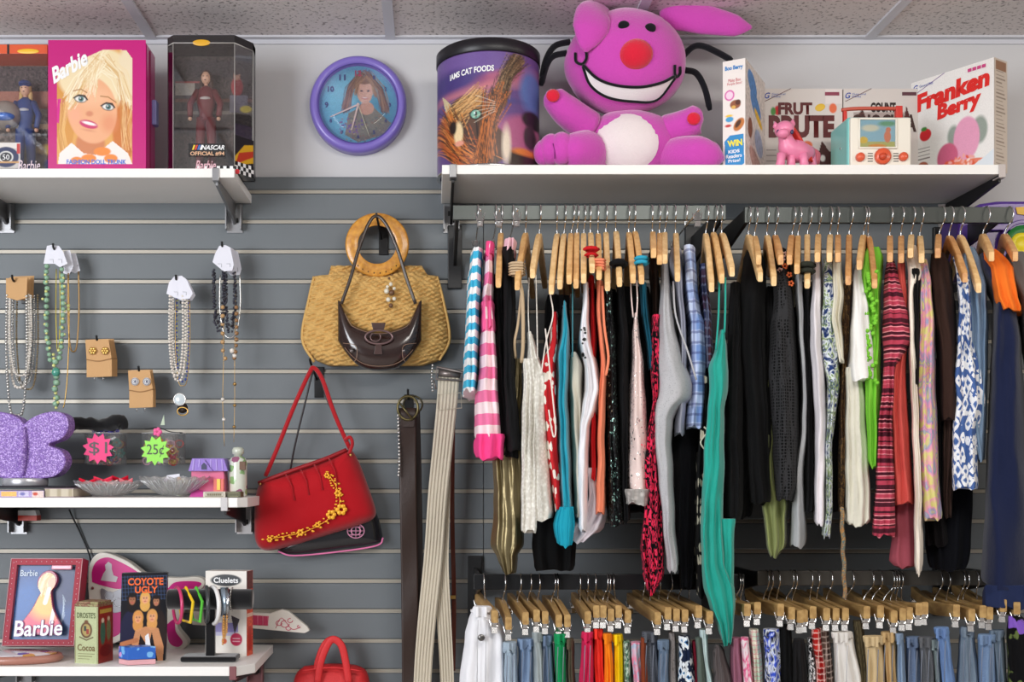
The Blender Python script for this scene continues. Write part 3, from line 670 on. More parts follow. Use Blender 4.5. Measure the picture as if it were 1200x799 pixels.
G('paisley_blouse', 'navy blouse with pale blue and yellow leafy print', 'blouse', cloth(36, 58, 108, kind='tie', c2=C(225, 230, 235), c3=C(150, 170, 110), s=3.2), [(302, 966, 976), (340, 964, 978), (380, 961, 984), (420, 963, 984), (450, 968, 983), (520, 966, 975), (590, 966, 975), (629, 964, 973)], y=-.46, depth=.1, ramp=(.08, 40))
G('cream_blouse', 'cream ribbed blouse with curled front edge', 'blouse', cloth(226, 220, 200), [(301, 977, 987), (340, 976, 989), (370, 974, 985), (400, 979, 988), (422, 984, 990)], y=-.475, depth=.1, ramp=(.08, 40))
g = G('beaded_dress', 'brown and black patterned dress with beaded tie hanging down', 'dress', cloth(70, 46, 26, kind='tie', c2=C(28, 22, 20), c3=C(110, 84, 50), s=4), [(328, 989, 999), (380, 986, 997), (450, 984, 993), (560, 982, 992), (600, 983, 990)], y=-.44, depth=.1)
b = B(); 
for k in range(46): ball(b, P(986.5+.7*math.sin(k*.5)+k*.08, 596+k*2.3, -.45), .0052, seg=5)
obj('beaded_tie', b, cloth(150, 100, 60, kind='tie', c2=C(40, 110, 120), c3=C(190, 140, 70), s=12), g)
WT = cloth(234, 232, 228, bump=.5, bs=140)
g = G('white_tee', 'white short sleeved tee with wide crinkled sleeve', 'top', WT, [(309, 1001, 1011), (330, 998, 1015), (360, 996, 1021), (400, 993, 1027), (430, 991, 1031), (444, 992, 1030)], y=-.49, depth=.12, ramp=(.09, 50), fold=.009, nf=2.6)
G('ivory_crinkle_blouse', 'ivory crinkled blouse hanging below the white tee sleeve', 'blouse', cloth(216, 212, 196, bump=.8, bs=120), [(430, 990, 1010), (480, 989, 1014), (540, 989, 1018), (612, 991, 1021), (616, 994, 1017)], y=-.46, depth=.08, fold=.008, nf=3)
LG = cloth(122, 196, 58)
g = G('lime_top', 'bright lime green top with frilled front edge', 'top', LG, [(289, 1016, 1032), (300, 1011, 1036), (320, 1010, 1034), (345, 1012, 1031), (400, 1018, 1031), (440, 1013, 1032), (500, 1014, 1032), (540, 1016, 1031), (547, 1020, 1029)], y=-.47, depth=.1, ramp=(.1, 40), fold=.009)
b = B()
for k in range(46):
    ball(b, P(1018+random.uniform(-3, 10), 318+k*2.9, -.478), .0052, seg=5)
obj('frill', b, LG, g)
SM = cloth(176, 62, 82, kind='multistripes', c2=C(232, 140, 150), c3=C(72, 22, 36), s=1.7)
g = G('maroon_striped_sweater', 'maroon, pink and black finely striped sweater with flared sleeve', 'sweater', SM, [(303, 1040, 1048), (320, 1037, 1053), (345, 1035, 1060), (375, 1034, 1067), (395, 1034, 1073), (408, 1035, 1062), (430, 1035, 1050), (500, 1028, 1046), (560, 1026, 1048), (628, 1022, 1049)], y=-.485, depth=.1, ramp=(.09, 40))
G('coral_shirt', 'coral red shirt with squared hem beside striped sweater', 'shirt', cloth(204, 84, 76), [(304, 1051, 1060), (350, 1053, 1063), (400, 1051, 1063), (450, 1042, 1062), (480, 1040, 1064), (540, 1042, 1068), (590, 1041, 1072)], y=-.46, depth=.1, ramp=(.06, 40))
G('mauve_shirt', 'dusty mauve top visible below the coral shirt', 'top', cloth(158, 76, 88), [(560, 1046, 1072), (620, 1046, 1075), (660, 1042, 1079), (664, 1046, 1076)], y=-.42, depth=.08)
g = G('cream_cardigan', 'long narrow cream cardigan with black inner edge', 'cardigan', cloth(236, 226, 212), [(287, 1063, 1074), (300, 1061, 1077), (318, 1064, 1079), (340, 1064, 1071), (420, 1066, 1074), (500, 1070, 1078), (580, 1072, 1081), (660, 1072, 1081), (674, 1074, 1079)], y=-.48, depth=.08, ramp=(.1, 40))
G('inner_edge', None, None, cloth(24, 22, 24), [(314, 1068, 1077), (380, 1070, 1077), (450, 1072, 1077)], parent=g, y=-.476, depth=.07)
G('tie_dye_dress', 'pastel tie dyed dress in yellow, pink and lilac', 'dress', cloth(214, 206, 130, kind='tie', c2=C(226, 150, 180), c3=C(150, 160, 190), s=1.5), [(303, 1078, 1087), (330, 1078, 1092), (370, 1077, 1095), (440, 1076, 1096), (520, 1077, 1098), (580, 1080, 1101), (608, 1082, 1104)], y=-.475, depth=.1, ramp=(.09, 40))
G('brown_jacket', 'plain dark chocolate brown jacket', 'jacket', cloth(52, 34, 28), [(295, 1090, 1109), (310, 1089, 1116), (350, 1091, 1120), (420, 1099, 1125), (491, 1101, 1129)], y=-.46, depth=.12, ramp=(.1, 45))
G('brown_lace_dress', 'thin brown lace dress ending below the chocolate jacket', 'dress', cloth(66, 48, 42), [(485, 1104, 1122), (560, 1105, 1119), (606, 1106, 1115)], y=-.42, depth=.06)
BF = cloth(232, 232, 234, kind='geo', c2=C(72, 100, 156), c3=C(120, 140, 180), s=.9)
G('blue_flowered_blouse', 'white blouse patterned with blue squares and flowers', 'blouse', BF, [(300, 1115, 1127), (316, 1119, 1137), (350, 1124, 1138), (400, 1122, 1141), (440, 1118, 1151), (470, 1120, 1155), (510, 1117, 1147), (572, 1116, 1147)], y=-.475, depth=.08, ramp=(.08, 40), fold=.01)
G('denim_jacket', 'faded blue denim jacket with pointed collar', 'jacket', cloth(104, 134, 164, kind='denim', c2=C(64, 90, 120)), [(289, 1130, 1143), (305, 1126, 1150), (335, 1133, 1157), (400, 1137, 1158), (440, 1140, 1157), (490, 1132, 1155), (540, 1146, 1153)], y=-.46, depth=.1, ramp=(.09, 45))
NV = cloth(22, 30, 60, bump=.4, bs=120, sheen=.15)
g = G('navy_hoodie', 'navy velour hoodie with orange shoulder and long sleeve', 'hoodie', NV, [(296, 1146, 1164), (312, 1148, 1180), (345, 1163, 1192), (400, 1162, 1198), (500, 1157, 1204), (600, 1153, 1209), (690, 1149, 1213)], y=-.49, depth=.12, ramp=(.1, 45), fold=.012, nf=1.2)
G('orange_shoulder', None, None, cloth(238, 118, 38), [(291, 1151, 1168), (300, 1152, 1179), (312, 1160, 1188), (345, 1165, 1193), (362, 1172, 1199)], parent=g, y=-.50, depth=.1, ramp=(.1, 40))
G('cuff', None, None, cloth(34, 44, 78), [(686, 1152, 1212), (713, 1152, 1212)], parent=g, y=-.494, depth=.1)
G('grey_jacket', 'grey and black jacket at the right end of upper rail', 'jacket', cloth(110, 106, 104), [(294, 1178, 1204), (315, 1181, 1225), (350, 1192, 1236), (450, 1203, 1245), (600, 1210, 1250)], y=-.47, depth=.14, ramp=(.1, 45))
G('navy_dress', 'very dark navy dress hanging behind the blue flowered blouse', 'dress', cloth(18, 20, 32), [(480, 1090, 1130), (560, 1085, 1140), (640, 1084, 1138), (668, 1088, 1134)], y=-.38, depth=.08)
G('black_skirt', 'black skirt showing beneath the lace camisole', 'skirt', cloth(16, 16, 18), [(500, 632, 668), (580, 626, 672), (640, 624, 676), (668, 626, 673)], y=-.36, depth=.08)
G('long_black_gown', 'long black gown between turquoise dress and moss blouse', 'dress', cloth(17, 17, 20), [(420, 850, 893), (500, 850, 890), (560, 852, 888), (606, 852, 880)], y=-.39, depth=.08)
G('black_lace_top', 'black lace top behind the pastel tie dyed dress', 'top', cloth(30, 24, 28), [(420, 1078, 1100), (560, 1080, 1104), (640, 1086, 1112)], y=-.40, depth=.06)
G('filler_sheath', 'added black filler dress behind the lace and teal camisoles', 'dress', cloth(18, 18, 22), [(345, 640, 668), (440, 636, 672), (520, 640, 668), (560, 644, 664)], y=-.365, depth=.1)  # rear filler added so the gap between the camisoles stays dark
G('dark_chemise', 'dark navy chemise behind the cream and paisley blouses', 'chemise', cloth(26, 30, 42), [(330, 930, 960), (430, 934, 962), (520, 938, 958), (560, 940, 954)], y=-.365, depth=.08)
G('charcoal_dress', 'charcoal dress hanging behind ivory crinkled blouse', 'dress', cloth(36, 34, 36), [(440, 944, 992), (540, 948, 990), (600, 944, 985)], y=-.37, depth=.06)
G('filler_slip', 'added black filler slip behind the pale pink sequinned top', 'slip', cloth(20, 20, 24), [(335, 722, 762), (420, 723, 766), (500, 726, 764), (600, 728, 760)], y=-.38, depth=.1)  # added behind the row to darken the gaps, not a garment of its own
G('filler_tunic', 'added black filler tunic behind the peach camisole and black sequins', 'top', cloth(17, 16, 18), [(338, 690, 722), (420, 690, 724), (480, 696, 724), (560, 698, 722)], y=-.37, depth=.1)  # dark filler added at the rear to hide the slats in the gap

# ------------------------------------------------------------------ lower row: (hook x, neck x, tip x, tip y)
LOW = [(567, 569, 580, 722), (592, 589, 596, 730), (610, 606, 616, 724), (622, 618, 629, 721), (632, 630, 639, 723), (650, 646, 655, 727), (653, 654, 665, 727),
 (679, 680, 689, 723), (688, 689, 699, 716), (697, 697, 707, 716), (711, 706, 716, 720), (714, 712, 725, 716), (718, 722, 736, 722), (754, 753, 771, 724),
 (762, 762, 783, 718), (772, 772, 793, 720), (786, 782, 803, 721), (797, 795, 819, 716), (806, 808, 832, 723), (865, 862, 876, 714), (868, 868, 888, 712),
 (898, 894, 915, 714), (903, 900, 928, 718), (911, 910, 938, 722), (927, 920, 943, 721), (931, 928, 953, 717), (949, 949, 969, 719), (957, 957, 980, 719), (972, 968, 991, 719),
 (997, 990, 1016, 717), (1020, 1011, 1032, 716), (1030, 1021, 1048, 722), (1044, 1034, 1058, 719), (1047, 1043, 1066, 718), (1050, 1050, 1077, 713), (1054, 1057, 1084, 712),
 (1100, 1094, 1121, 715), (1109, 1109, 1139, 720), (1126, 1122, 1152, 716), (1131, 1128, 1160, 718), (1142, 1145, 1176, 709), (1152, 1156, 1192, 712)]
J = lambda a, b: cloth(*a, kind='denim', c2=C(*b))
LB = [('white_jeans', 'white jeans with a metal button at far left of lower rail', 'jeans', cloth(236, 236, 240), [(712, 556, 574), (728, 549, 582), (745, 545, 591), (799, 539, 592), (860, 536, 594)], 1),
 ('pale_jeans', 'very pale blue jeans beside the white jeans', 'jeans', J((168, 186, 200), (140, 160, 178)), [(754, 592, 604), (799, 591, 606), (860, 590, 607)], 1),
 ('blue_jeans', 'mid blue jeans with wide belt loop beside pale jeans', 'jeans', J((120, 148, 182), (82, 112, 152)), [(750, 608, 626), (799, 607, 628), (860, 605, 630)], 1),
 ('grey_jeans', 'grey washed jeans squeezed between two blue pairs', 'jeans', J((160, 170, 172), (130, 140, 142)), [(742, 625, 634), (799, 626, 637), (860, 626, 638)], 1),
 ('indigo_jeans', 'indigo jeans left of the green trousers', 'jeans', J((96, 126, 160), (58, 84, 120)), [(746, 635, 646), (799, 636, 649), (860, 636, 650)], 1),
 ('green_trousers', 'bright green trousers on the lower rail', 'trousers', cloth(24, 148, 88), [(744, 651, 663), (799, 651, 662), (860, 650, 662)], 1),
 ('olive_brown_trousers', 'dull olive brown trousers right of the green pair', 'trousers', cloth(92, 84, 68), [(750, 664, 671), (799, 665, 673), (860, 665, 674)], 1),
 ('crimson_trousers', 'crimson pink trousers beside the red pair', 'trousers', cloth(212, 40, 88), [(742, 683, 694), (799, 680, 696), (860, 679, 697)], 1),
 ('red_trousers', 'bright tomato red trousers beside the orange pair', 'trousers', cloth(238, 56, 44), [(738, 696, 705), (770, 696, 707), (799, 698, 709), (860, 698, 710)], 1),
 ('orange_trousers', 'orange trousers beside the yellow pair', 'trousers', cloth(244, 134, 24), [(744, 708, 715), (799, 708, 719), (860, 708, 720)], 1),
 ('yellow_trousers', 'yellow trousers right of the orange pair', 'trousers', cloth(250, 210, 20), [(745, 719, 729), (799, 720, 731), (860, 720, 733)], 1),
 ('leafy_shorts', 'green and white leafy print shorts beside yellow trousers', 'shorts', cloth(190, 206, 190, kind='tie', c2=C(70, 120, 90), c3=C(60, 60, 60), s=4), [(752, 731, 737), (799, 732, 739), (860, 732, 740)], 0),
 ('pastel_skirt', 'pastel pink, blue and white diagonal striped skirt', 'skirt', cloth(214, 190, 206, kind='tie', c2=C(236, 140, 170), c3=C(160, 190, 210), s=1.6), [(753, 739, 751), (799, 741, 753), (860, 742, 754)], 0),
 ('rust_trousers', 'thin strip of rust brown trousers by dark jeans', 'trousers', cloth(128, 60, 36), [(748, 751, 756), (799, 752, 759), (860, 752, 760)], 0),
 ('navy_jeans', 'very dark navy jeans behind the pastel skirt', 'jeans', J((38, 46, 66), (24, 30, 46)), [(742, 754, 769), (799, 755, 773), (860, 755, 774)], 1),
 ('steel_blue_jeans', 'steel blue jeans with textured weave in middle of rail', 'jeans', J((92, 122, 152), (60, 86, 116)), [(752, 772, 783), (799, 772, 784), (860, 772, 785)], 1),
 ('speckled_skirt', 'grey speckled tweed skirt left of the geometric print', 'skirt', cloth(136, 130, 128, kind='speckle', c2=C(80, 76, 76), c3=C(120, 110, 104), s=2), [(742, 784, 790), (799, 784, 793), (860, 784, 794)], 0),
 ('geometric_skirt', 'blue, black and white geometric print skirt', 'skirt', cloth(228, 234, 238, kind='geo', c2=C(22, 34, 60), c3=C(90, 150, 200), s=1.1), [(746, 795, 807), (770, 796, 811), (799, 795, 815), (860, 794, 817)], 0),
 ('wine_trousers', 'wine red trousers right of the geometric skirt', 'trousers', cloth(120, 24, 44), [(752, 811, 815), (799, 814, 819), (860, 815, 820)], 0),
 ('slate_trousers', 'slate green trousers with a mauve tinge', 'trousers', cloth(84, 96, 88), [(748, 815, 821), (799, 817, 826), (860, 817, 828)], 0),
 ('mint_shorts', 'pale mint shorts left of turquoise dress tail', 'shorts', cloth(196, 216, 216), [(738, 820, 828), (780, 824, 830), (799, 826, 834), (860, 826, 836)], 0),
 ('knit_skirt', 'grey ribbed knit skirt with pink lining at the top', 'skirt', cloth(92, 84, 84, kind='rib', c2=C(66, 60, 60), s=2), [(756, 840, 842), (765, 836, 847), (799, 837, 857), (860, 836, 859)], 0),
 ('mauve_skirt', 'mauve pink skirt under the turquoise dress tail', 'skirt', cloth(150, 96, 116), [(748, 857, 867), (799, 856, 873), (860, 855, 875)], 0),
 ('pink_white_skirt', 'pink and white tie dyed skirt beside pale plaid', 'skirt', cloth(236, 216, 222, kind='tie', c2=C(224, 60, 130), c3=C(236, 216, 222), s=1.5), [(748, 868, 876), (799, 872, 882), (860, 873, 884)], 0),
 ('mint_plaid_skirt', 'pale green and cream plaid skirt on the lower rail', 'skirt', cloth(222, 218, 200, kind='plaid', c2=C(176, 206, 184), c3=C(200, 120, 130), s=.8), [(738, 879, 889), (799, 882, 894), (860, 884, 896)], 0),
 ('blue_zebra_skirt', 'royal blue, black and white streaked print skirt', 'skirt', cloth(58, 84, 196, kind='tie', c2=C(225, 232, 245), c3=C(14, 16, 36), s=2.4), [(738, 895, 913), (770, 896, 914), (799, 896, 914), (860, 896, 915)], 0),
 ('black_trousers', 'black trousers right of the blue streaked skirt', 'trousers', cloth(18, 18, 20), [(733, 914, 926), (799, 915, 930), (860, 915, 931)], 0),
 ('charcoal_trousers', 'soft charcoal trousers on lower rail beside black pair', 'trousers', cloth(44, 42, 44), [(750, 930, 942), (799, 929, 946), (860, 929, 947)], 0),
 ('black_white_skirt', 'narrow black skirt with white streaks', 'skirt', cloth(22, 22, 24, kind='zebra', c2=C(225, 225, 225), s=3), [(748, 947, 952), (799, 948, 957), (860, 948, 958)], 0),
 ('red_plaid_skirt', 'red tartan plaid skirt on the lower rail', 'skirt', cloth(190, 40, 34, kind='plaid', c2=C(130, 20, 22), c3=C(230, 200, 190), s=.6), [(738, 951, 961), (799, 957, 969), (860, 958, 971)], 0),
 ('brown_plaid_skirt', 'brown checked skirt right of red tartan', 'skirt', cloth(104, 80, 70, kind='plaid', c2=C(60, 44, 40), c3=C(200, 180, 170), s=.6), [(736, 960, 970), (799, 966, 976), (860, 968, 978)], 0),
 ('cream_white_jeans', 'off white jeans on the right lower rail', 'jeans', cloth(226, 222, 216), [(742, 976, 998), (760, 978, 1002), (799, 979, 1011), (860, 978, 1014)], 1),
 ('olive_corduroys', 'dark olive corduroy trousers behind off white jeans', 'trousers', cloth(88, 78, 56, kind='rib', c2=C(60, 52, 36), s=3), [(728, 1000, 1010), (760, 1003, 1013), (799, 1006, 1017), (860, 1008, 1018)], 0),
 ('khaki_trousers', 'pale khaki trousers, left of two khaki pairs', 'trousers', cloth(206, 182, 140), [(747, 1012, 1034), (799, 1014, 1037), (860, 1014, 1038)], 1),
 ('tan_trousers', 'darker tan trousers, right of two khaki pairs', 'trousers', cloth(196, 164, 116), [(742, 1033, 1050), (770, 1037, 1050), (799, 1038, 1051), (860, 1038, 1052)], 1),
 ('sky_jeans', 'light sky blue jeans beside tan trousers', 'jeans', J((132, 158, 188), (98, 126, 160)), [(744, 1051, 1057), (799, 1051, 1061), (860, 1052, 1062)], 1),
 ('mid_wash_jeans', 'mid wash blue jeans left of the charcoal pair', 'jeans', J((84, 114, 156), (52, 76, 112)), [(748, 1062, 1078), (799, 1062, 1080), (860, 1062, 1081)], 1),
 ('charcoal_jeans', 'charcoal grey denim jeans with faded front', 'jeans', J((66, 66, 72), (40, 40, 46)), [(748, 1077, 1092), (799, 1079, 1096), (860, 1079, 1098)], 1),
 ('faded_jeans', 'faded green tinged jeans right of charcoal pair', 'jeans', J((140, 156, 158), (96, 116, 120)), [(751, 1091, 1100), (799, 1096, 1102), (860, 1097, 1103)], 1),
 ('bright_blue_jeans', 'bright blue jeans with stitched pocket at right', 'jeans', J((98, 142, 200), (60, 100, 160)), [(737, 1096, 1111), (770, 1101, 1114), (799, 1104, 1119), (860, 1105, 1122)], 1),
 ('wide_grey_blue_jeans', 'wide grey blue jeans with smooth front', 'jeans', J((106, 126, 146), (76, 96, 116)), [(736, 1127, 1140), (760, 1125, 1143), (799, 1122, 1149), (860, 1120, 1152)], 1),
 ('medium_blue_jeans', 'medium blue jeans with back pocket near right edge', 'jeans', J((112, 146, 186), (74, 106, 150)), [(745, 1147, 1165), (799, 1147, 1167), (860, 1147, 1168)], 1),
 ('dusty_blue_jeans', 'dusty blue jeans beside black flowered trousers', 'jeans', J((88, 112, 134), (62, 84, 106)), [(740, 1160, 1175), (799, 1166, 1179), (860, 1167, 1180)], 1),
 ('black_floral_trousers', 'black trousers with purple flowers at right edge', 'trousers', cloth(18, 16, 20, kind='floral', c2=C(130, 90, 190), c3=C(96, 110, 60), s=1.0), [(722, 1182, 1195), (740, 1180, 1212), (799, 1181, 1222), (860, 1180, 1226)], 0)]
for i, (hx, bx, tx, ty) in enumerate(LOW):
    g0 = min(LB, key=lambda q: abs((q[4][0][1]+q[4][0][2])/2-tx))
    pant_hanger('', hx, bx, tx, ty, ZD2 if hx > 880 else ZD, WOOD2)['label'] if False else None
    t, _ = pant_hanger('x', hx, bx, tx, ty, ZD2 if hx > 880 else ZD, WOOD2)
    LOW[i] = (t, tx)
used = {}
LOW2 = sorted(LOW, key=lambda q: q[1]); LBS = sorted(LB, key=lambda q: (q[4][0][1]+q[4][0][2])/2)
for k, (t, tx) in enumerate(LOW2):
    q = LBS[min(len(LBS)-1, round(k*(len(LBS)-1)/(len(LOW2)-1)))]
    t['label'] = 'wooden clip hanger on lower rail above the '+q[0].replace('_', ' ')
for i, (nm, lab, cat, m, rows, jn) in enumerate(LB):
    yy = -.475-.012*(i % 2)
    rows = [(a_, l_-.9, r_+.9) for a_, l_, r_ in rows]; g = garment(nm, lab, cat, m, rows, y=yy, depth=.09, fold=.006 if not jn else .007, nf=2.2)
    if jn:
        (a, l, r), (a2, l2, r2) = rows[0], rows[1]
        f = min(1, 9/(a2-a)); garment('waistband', None, None, m, [(a-1, l-.8, r+.8), (a+9, l+(l2-l)*f-.8, r+(r2-r)*f+.8)], parent=g, y=yy-.004, depth=.08, fold=.003, step=2.5)
        for s in (.3,) if r-l < 16 else (.2, .7):
            x = l+(r-l)*s; b = B(); obox(b, P(x, a+5, yy-.010), (.0028, 0, 0), (0, .0012, 0), (0, 0, .011)); obj('belt_loop', b, m, g, False, bevel=.0006)
        if r-l > 12:
            b = B(); xs = [l+(r-l)*.25, l+(r-l)*.75]
            for x in xs: tube(b, [P(x+.4, a+14, yy-.007), P(x-.4, a+30, yy-.008), P(x-1, 799, yy-.009)], .0009, 4)
            obj('stitching', b, cloth(130, 136, 150) if 'white' not in nm else cloth(205, 205, 208), g)
        if nm == 'white_jeans':
            obj('button', lathe(B(), [(.0001, -.002), (.0065, -.0015), (.0075, 0), (.0065, .003)], P(564, 747, yy-.012), 14, 'y'), mat(C(110, 108, 106), .3, .8), g)
# ------------------------------------------------------------------ things on the top shelves
def carton(name, label, cat, c, w, d, h, yaw, m, front=None, side=None, top=None, group=None, body='carton_body', bev=.001):
    """upright box; c = front lower left corner, front runs along u, depth along n"""
    c = Vector(c); u = Vector((math.cos(yaw), math.sin(yaw), 0)); n = Vector((-math.sin(yaw), math.cos(yaw), 0))
    t = thing(name, label, cat, c+u*w/2+n*d/2, group)
    b = B(); obox(b, c+u*w/2+n*d/2+Vector((0, 0, h/2)), u*w/2, n*d/2, (0, 0, h/2))
    obj(body, b, m, t, False, bevel=bev)
    fm = plane_map(c, c+u*w, c+Vector((0, 0, h)), .0008)
    sm = plane_map(c+u*w, c+u*w+n*d, c+u*w+Vector((0, 0, h)), .0008)
    return t, fm, sm
W_T = TC(245, 245, 245)
def skin_face(cv, cx, cy, r, hair, skin=(222, 170, 140), k=1.25, lips=(190, 70, 80)):
    cv.ell(cx, cy, r*1.35, r*1.7, hair); cv.ell(cx, cy+r*1.5, r*1.3, r*1.4, hair)
    cv.ell(cx, cy, r*.82, r*1.12, skin); cv.ell(cx, cy-r*.95, r*.9, r*.42, hair)
    for s in (-1, 1): cv.ell(cx+s*r*.36, cy-r*.1, r*.17, r*.1, (40, 30, 30)); cv.line([(cx+s*r*.15, cy-r*.32), (cx+s*r*.55, cy-r*.36)], r*.08, (90, 60, 45))
    cv.ell(cx, cy+r*.25, r*.1, r*.14, tuple(int(v*.86) for v in skin)); cv.ell(cx, cy+r*.6, r*.3, r*.11, lips)

# magenta doll trunk with a portrait of a blonde doll
MAG = mat(C(196, 16, 120), .32, var=.02, coat=.3)
Yc = -.215; c0 = P(56.5, 300, Yc); c0.z = ZT; zt = P(0, 47, Yc).z
wv = P(171, 0, Yc).x-c0.x
t, fm, sm = carton('doll_trunk', 'magenta doll trunk with large blonde doll portrait', 'doll trunk', c0, wv, .095, zt-ZT, 0, MAG, body='trunk_body', bev=.009)
x0, x1, y1 = P(171, 0, Yc).x-.012, P(171, 0, Yc).x+.002, Yc+.02
b = B(); box(b, x0, x1, Yc+.035, Yc+.041, ZT+.004, zt-.012); obj('trunk_seam', b, mat(C(150, 8, 84), .4), t, False)
b = B(); box(b, x1-.003, x1+.009, Yc+.055, Yc+.08, ZT+.13, ZT+.19); obj('trunk_latch', b, mat(C(150, 150, 210), .4), t, False, bevel=.003)
cv = Canvas(56.5, 47, 171, 198, (196, 16, 120), 1.5)
pp = [(67, 82), (121, 58), (148, 58.5), (155, 68), (155, 188), (67, 188)]
m0 = cv.a.copy(); cv.poly(pp, (226, 168, 92)); inside = (np.abs(cv.a-m0).sum(2) > .01)
cv.ell(76, 130, 12, 50, (214, 150, 70)); cv.ell(112, 88, 44, 33, (238, 218, 176), soft=4)
cv.ell(150, 100, 13, 50, (236, 218, 184), soft=4); cv.ell(70, 128, 9, 14, (210, 30, 140)); cv.ell(146, 150, 14, 34, (206, 120, 56), soft=3)
cv.ell(106, 166, 17, 18, (206, 130, 86), soft=3); cv.ell(108, 127, 29, 38, (236, 174, 132), rot=-8, soft=2); cv.ell(128, 142, 9, 10, (226, 140, 100), soft=9, op=.6); cv.ell(88, 132, 7, 9, (240, 170, 140), soft=7, op=.6); cv.ell(108, 112, 20, 10, (242, 190, 150), soft=9, op=.7)
cv.streaks([(118, 70), (96, 92), (80, 118)], 5, 50, [(246, 232, 200), (226, 190, 130), (212, 170, 104), (250, 240, 214)], .9)
cv.streaks([(122, 70), (140, 86), (150, 120)], 5, 60, [(246, 236, 210), (236, 214, 170), (216, 176, 116)], .9)
cv.streaks([(116, 72), (108, 88), (104, 102)], 6, 40, [(248, 236, 206), (230, 200, 150)], .8)
cv.streaks([(76, 118), (72, 150), (76, 180)], 3, 30, [(220, 164, 84), (196, 130, 60), (236, 190, 120)], .9)
cv.streaks([(148, 122), (146, 150), (148, 172)], 4, 30, [(214, 150, 80), (190, 110, 50), (236, 196, 140)], .9)
cv.poly([(68, 188), (70, 176), (84, 164), (98, 176), (112, 178), (132, 162), (150, 176), (155, 188)], (244, 232, 226))
for q in ((104, 182, 9, 5), (120, 174, 10, 5), (130, 182, 8, 5), (90, 184, 7, 4)): cv.ell(*q, (236, 140, 60))
for ex, ey in ((94.5, 114), (126.5, 123)):
    cv.ell(ex, ey, 7.4, 4.4, (70, 46, 40), rot=8); cv.ell(ex, ey+.4, 6.2, 3.1, (236, 232, 228), rot=8); cv.ell(ex+.6, ey+.2, 3.2, 3.1, (72, 120, 120)); cv.ell(ex+.6, ey+.2, 1.5, 1.5, (14, 14, 16)); cv.ell(ex-.2, ey-.8, .7, .7, (250, 250, 250))
    cv.line([(ex-8, ey-1), (ex-2, ey-4.4), (ex+5, ey-3.6), (ex+8, ey+1)], 1.5, (36, 24, 24))
cv.line([(86, 105), (95, 103), (102, 107)], 1.2, (176, 120, 70)); cv.line([(118, 111), (127, 112), (136, 118)], 1.2, (176, 120, 70))
cv.ell(105, 131, 4.2, 3, (216, 140, 104), soft=2); cv.ell(104, 143, 11, 4.6, (206, 64, 110), rot=14); cv.ell(104.5, 142, 8, 1.7, (250, 242, 240), rot=14); cv.ell(104, 150, 6, 1, (206, 130, 100), rot=10, soft=2, op=.6)
cv.a[~inside] = np.array(C(196, 16, 120)[:3])
cv.build('cover_print', fm, PRINT, t)
def rot_map(f, u0, v0, du, dv, up):    # sub-frame of fmap: origin (u0,v0), baseline vector du, up vector
    return lambda a, b_: f(u0+du[0]*a+up[0]*b_, v0+du[1]*a+up[1]*b_)
f2 = lambda a, b_: fm(a, b_)+Vector((0, -.0008, 0))
text('Barbie', rot_map(f2, .06, .665, (.35, .15), 0, (-.02, .125)), 0, 0, 1, 1, W_T, t, bold=.035)
text('FASHION DOLL TRUNK', f2, .19, .062, .80, .098, TC(70, 120, 220), t, bold=.02)

# window boxes with dolls
def doll(parent, x, y, z, h, suit, hair, cap=None, trim=None):
    b = B(); s = h/1.0
    tube(b, [(x, y, z+.845*s), (x, y, z+.80*s), (x, y, z+.66*s), (x, y, z+.55*s), (x, y, z+.47*s)], [.03*s, .085*s, .10*s, .07*s, .09*s], 10, flat=.65)
    for q in (-1, 1):
        tube(b, [(x+q*.045*s, y, z+.5*s), (x+q*.06*s, y, z+.27*s), (x+q*.065*s, y, z+.03*s)], [.062*s, .05*s, .042*s], 8)
        tube(b, [(x+q*.085*s, y, z+.79*s), (x+q*.16*s, y-.01, z+.64*s), (x+q*.15*s, y-.02, z+.5*s)], [.038*s, .034*s, .028*s], 8)
        ball(b, (x+q*.065*s, y-.02*s, z+.02*s), .045*s, .07*s, .03*s, seg=8)
    obj('doll_suit', b, suit, parent)
    b = B(); ball(b, (x, y, z+.93*s), .052*s, .055*s, .07*s, seg=14)
    for q in (-1, 1): ball(b, (x+q*.15*s, y-.02, z+.47*s), .022*s, seg=6)
    tube(b, [(x, y, z+.87*s), (x, y, z+.80*s)], .02*s, 8); obj('doll_skin', b, mat(C(226, 176, 146), .45), parent)
    b = B(); ball(b, (x, y+.012*s, z+.94*s), .066*s, .05*s, .08*s, seg=12)
    for q in (-1, 1): ball(b, (x+q*.05*s, y+.005, z+.86*s), .026*s, .026*s, .07*s, seg=8)
    obj('doll_hair', b, hair, parent)
    b = B()
    for q in (-1, 1): ball(b, (x+q*.019*s, y-.053*s, z+.935*s), .008*s, .004*s, .005*s, seg=6)
    ball(b, (x, y-.053*s, z+.895*s), .011*s, .004*s, .005*s, seg=6); obj('doll_features', b, mat(C(90, 40, 44), .5), parent)
    if cap: b = B(); ball(b, (x, y-.002, z+.985*s), .068*s, .062*s, .042*s, seg=12); ball(b, (x, y-.05*s, z+.975*s), .05*s, .045*s, .01*s, seg=10); obj('doll_cap', b, cap, parent)
    if trim: b = B(); ball(b, (x, y-.045*s, z+.70*s), .06*s, .025*s, .022*s, seg=10); obj('chest_emblem', b, trim, parent)
CLR = glass(a=.05, k=.35)
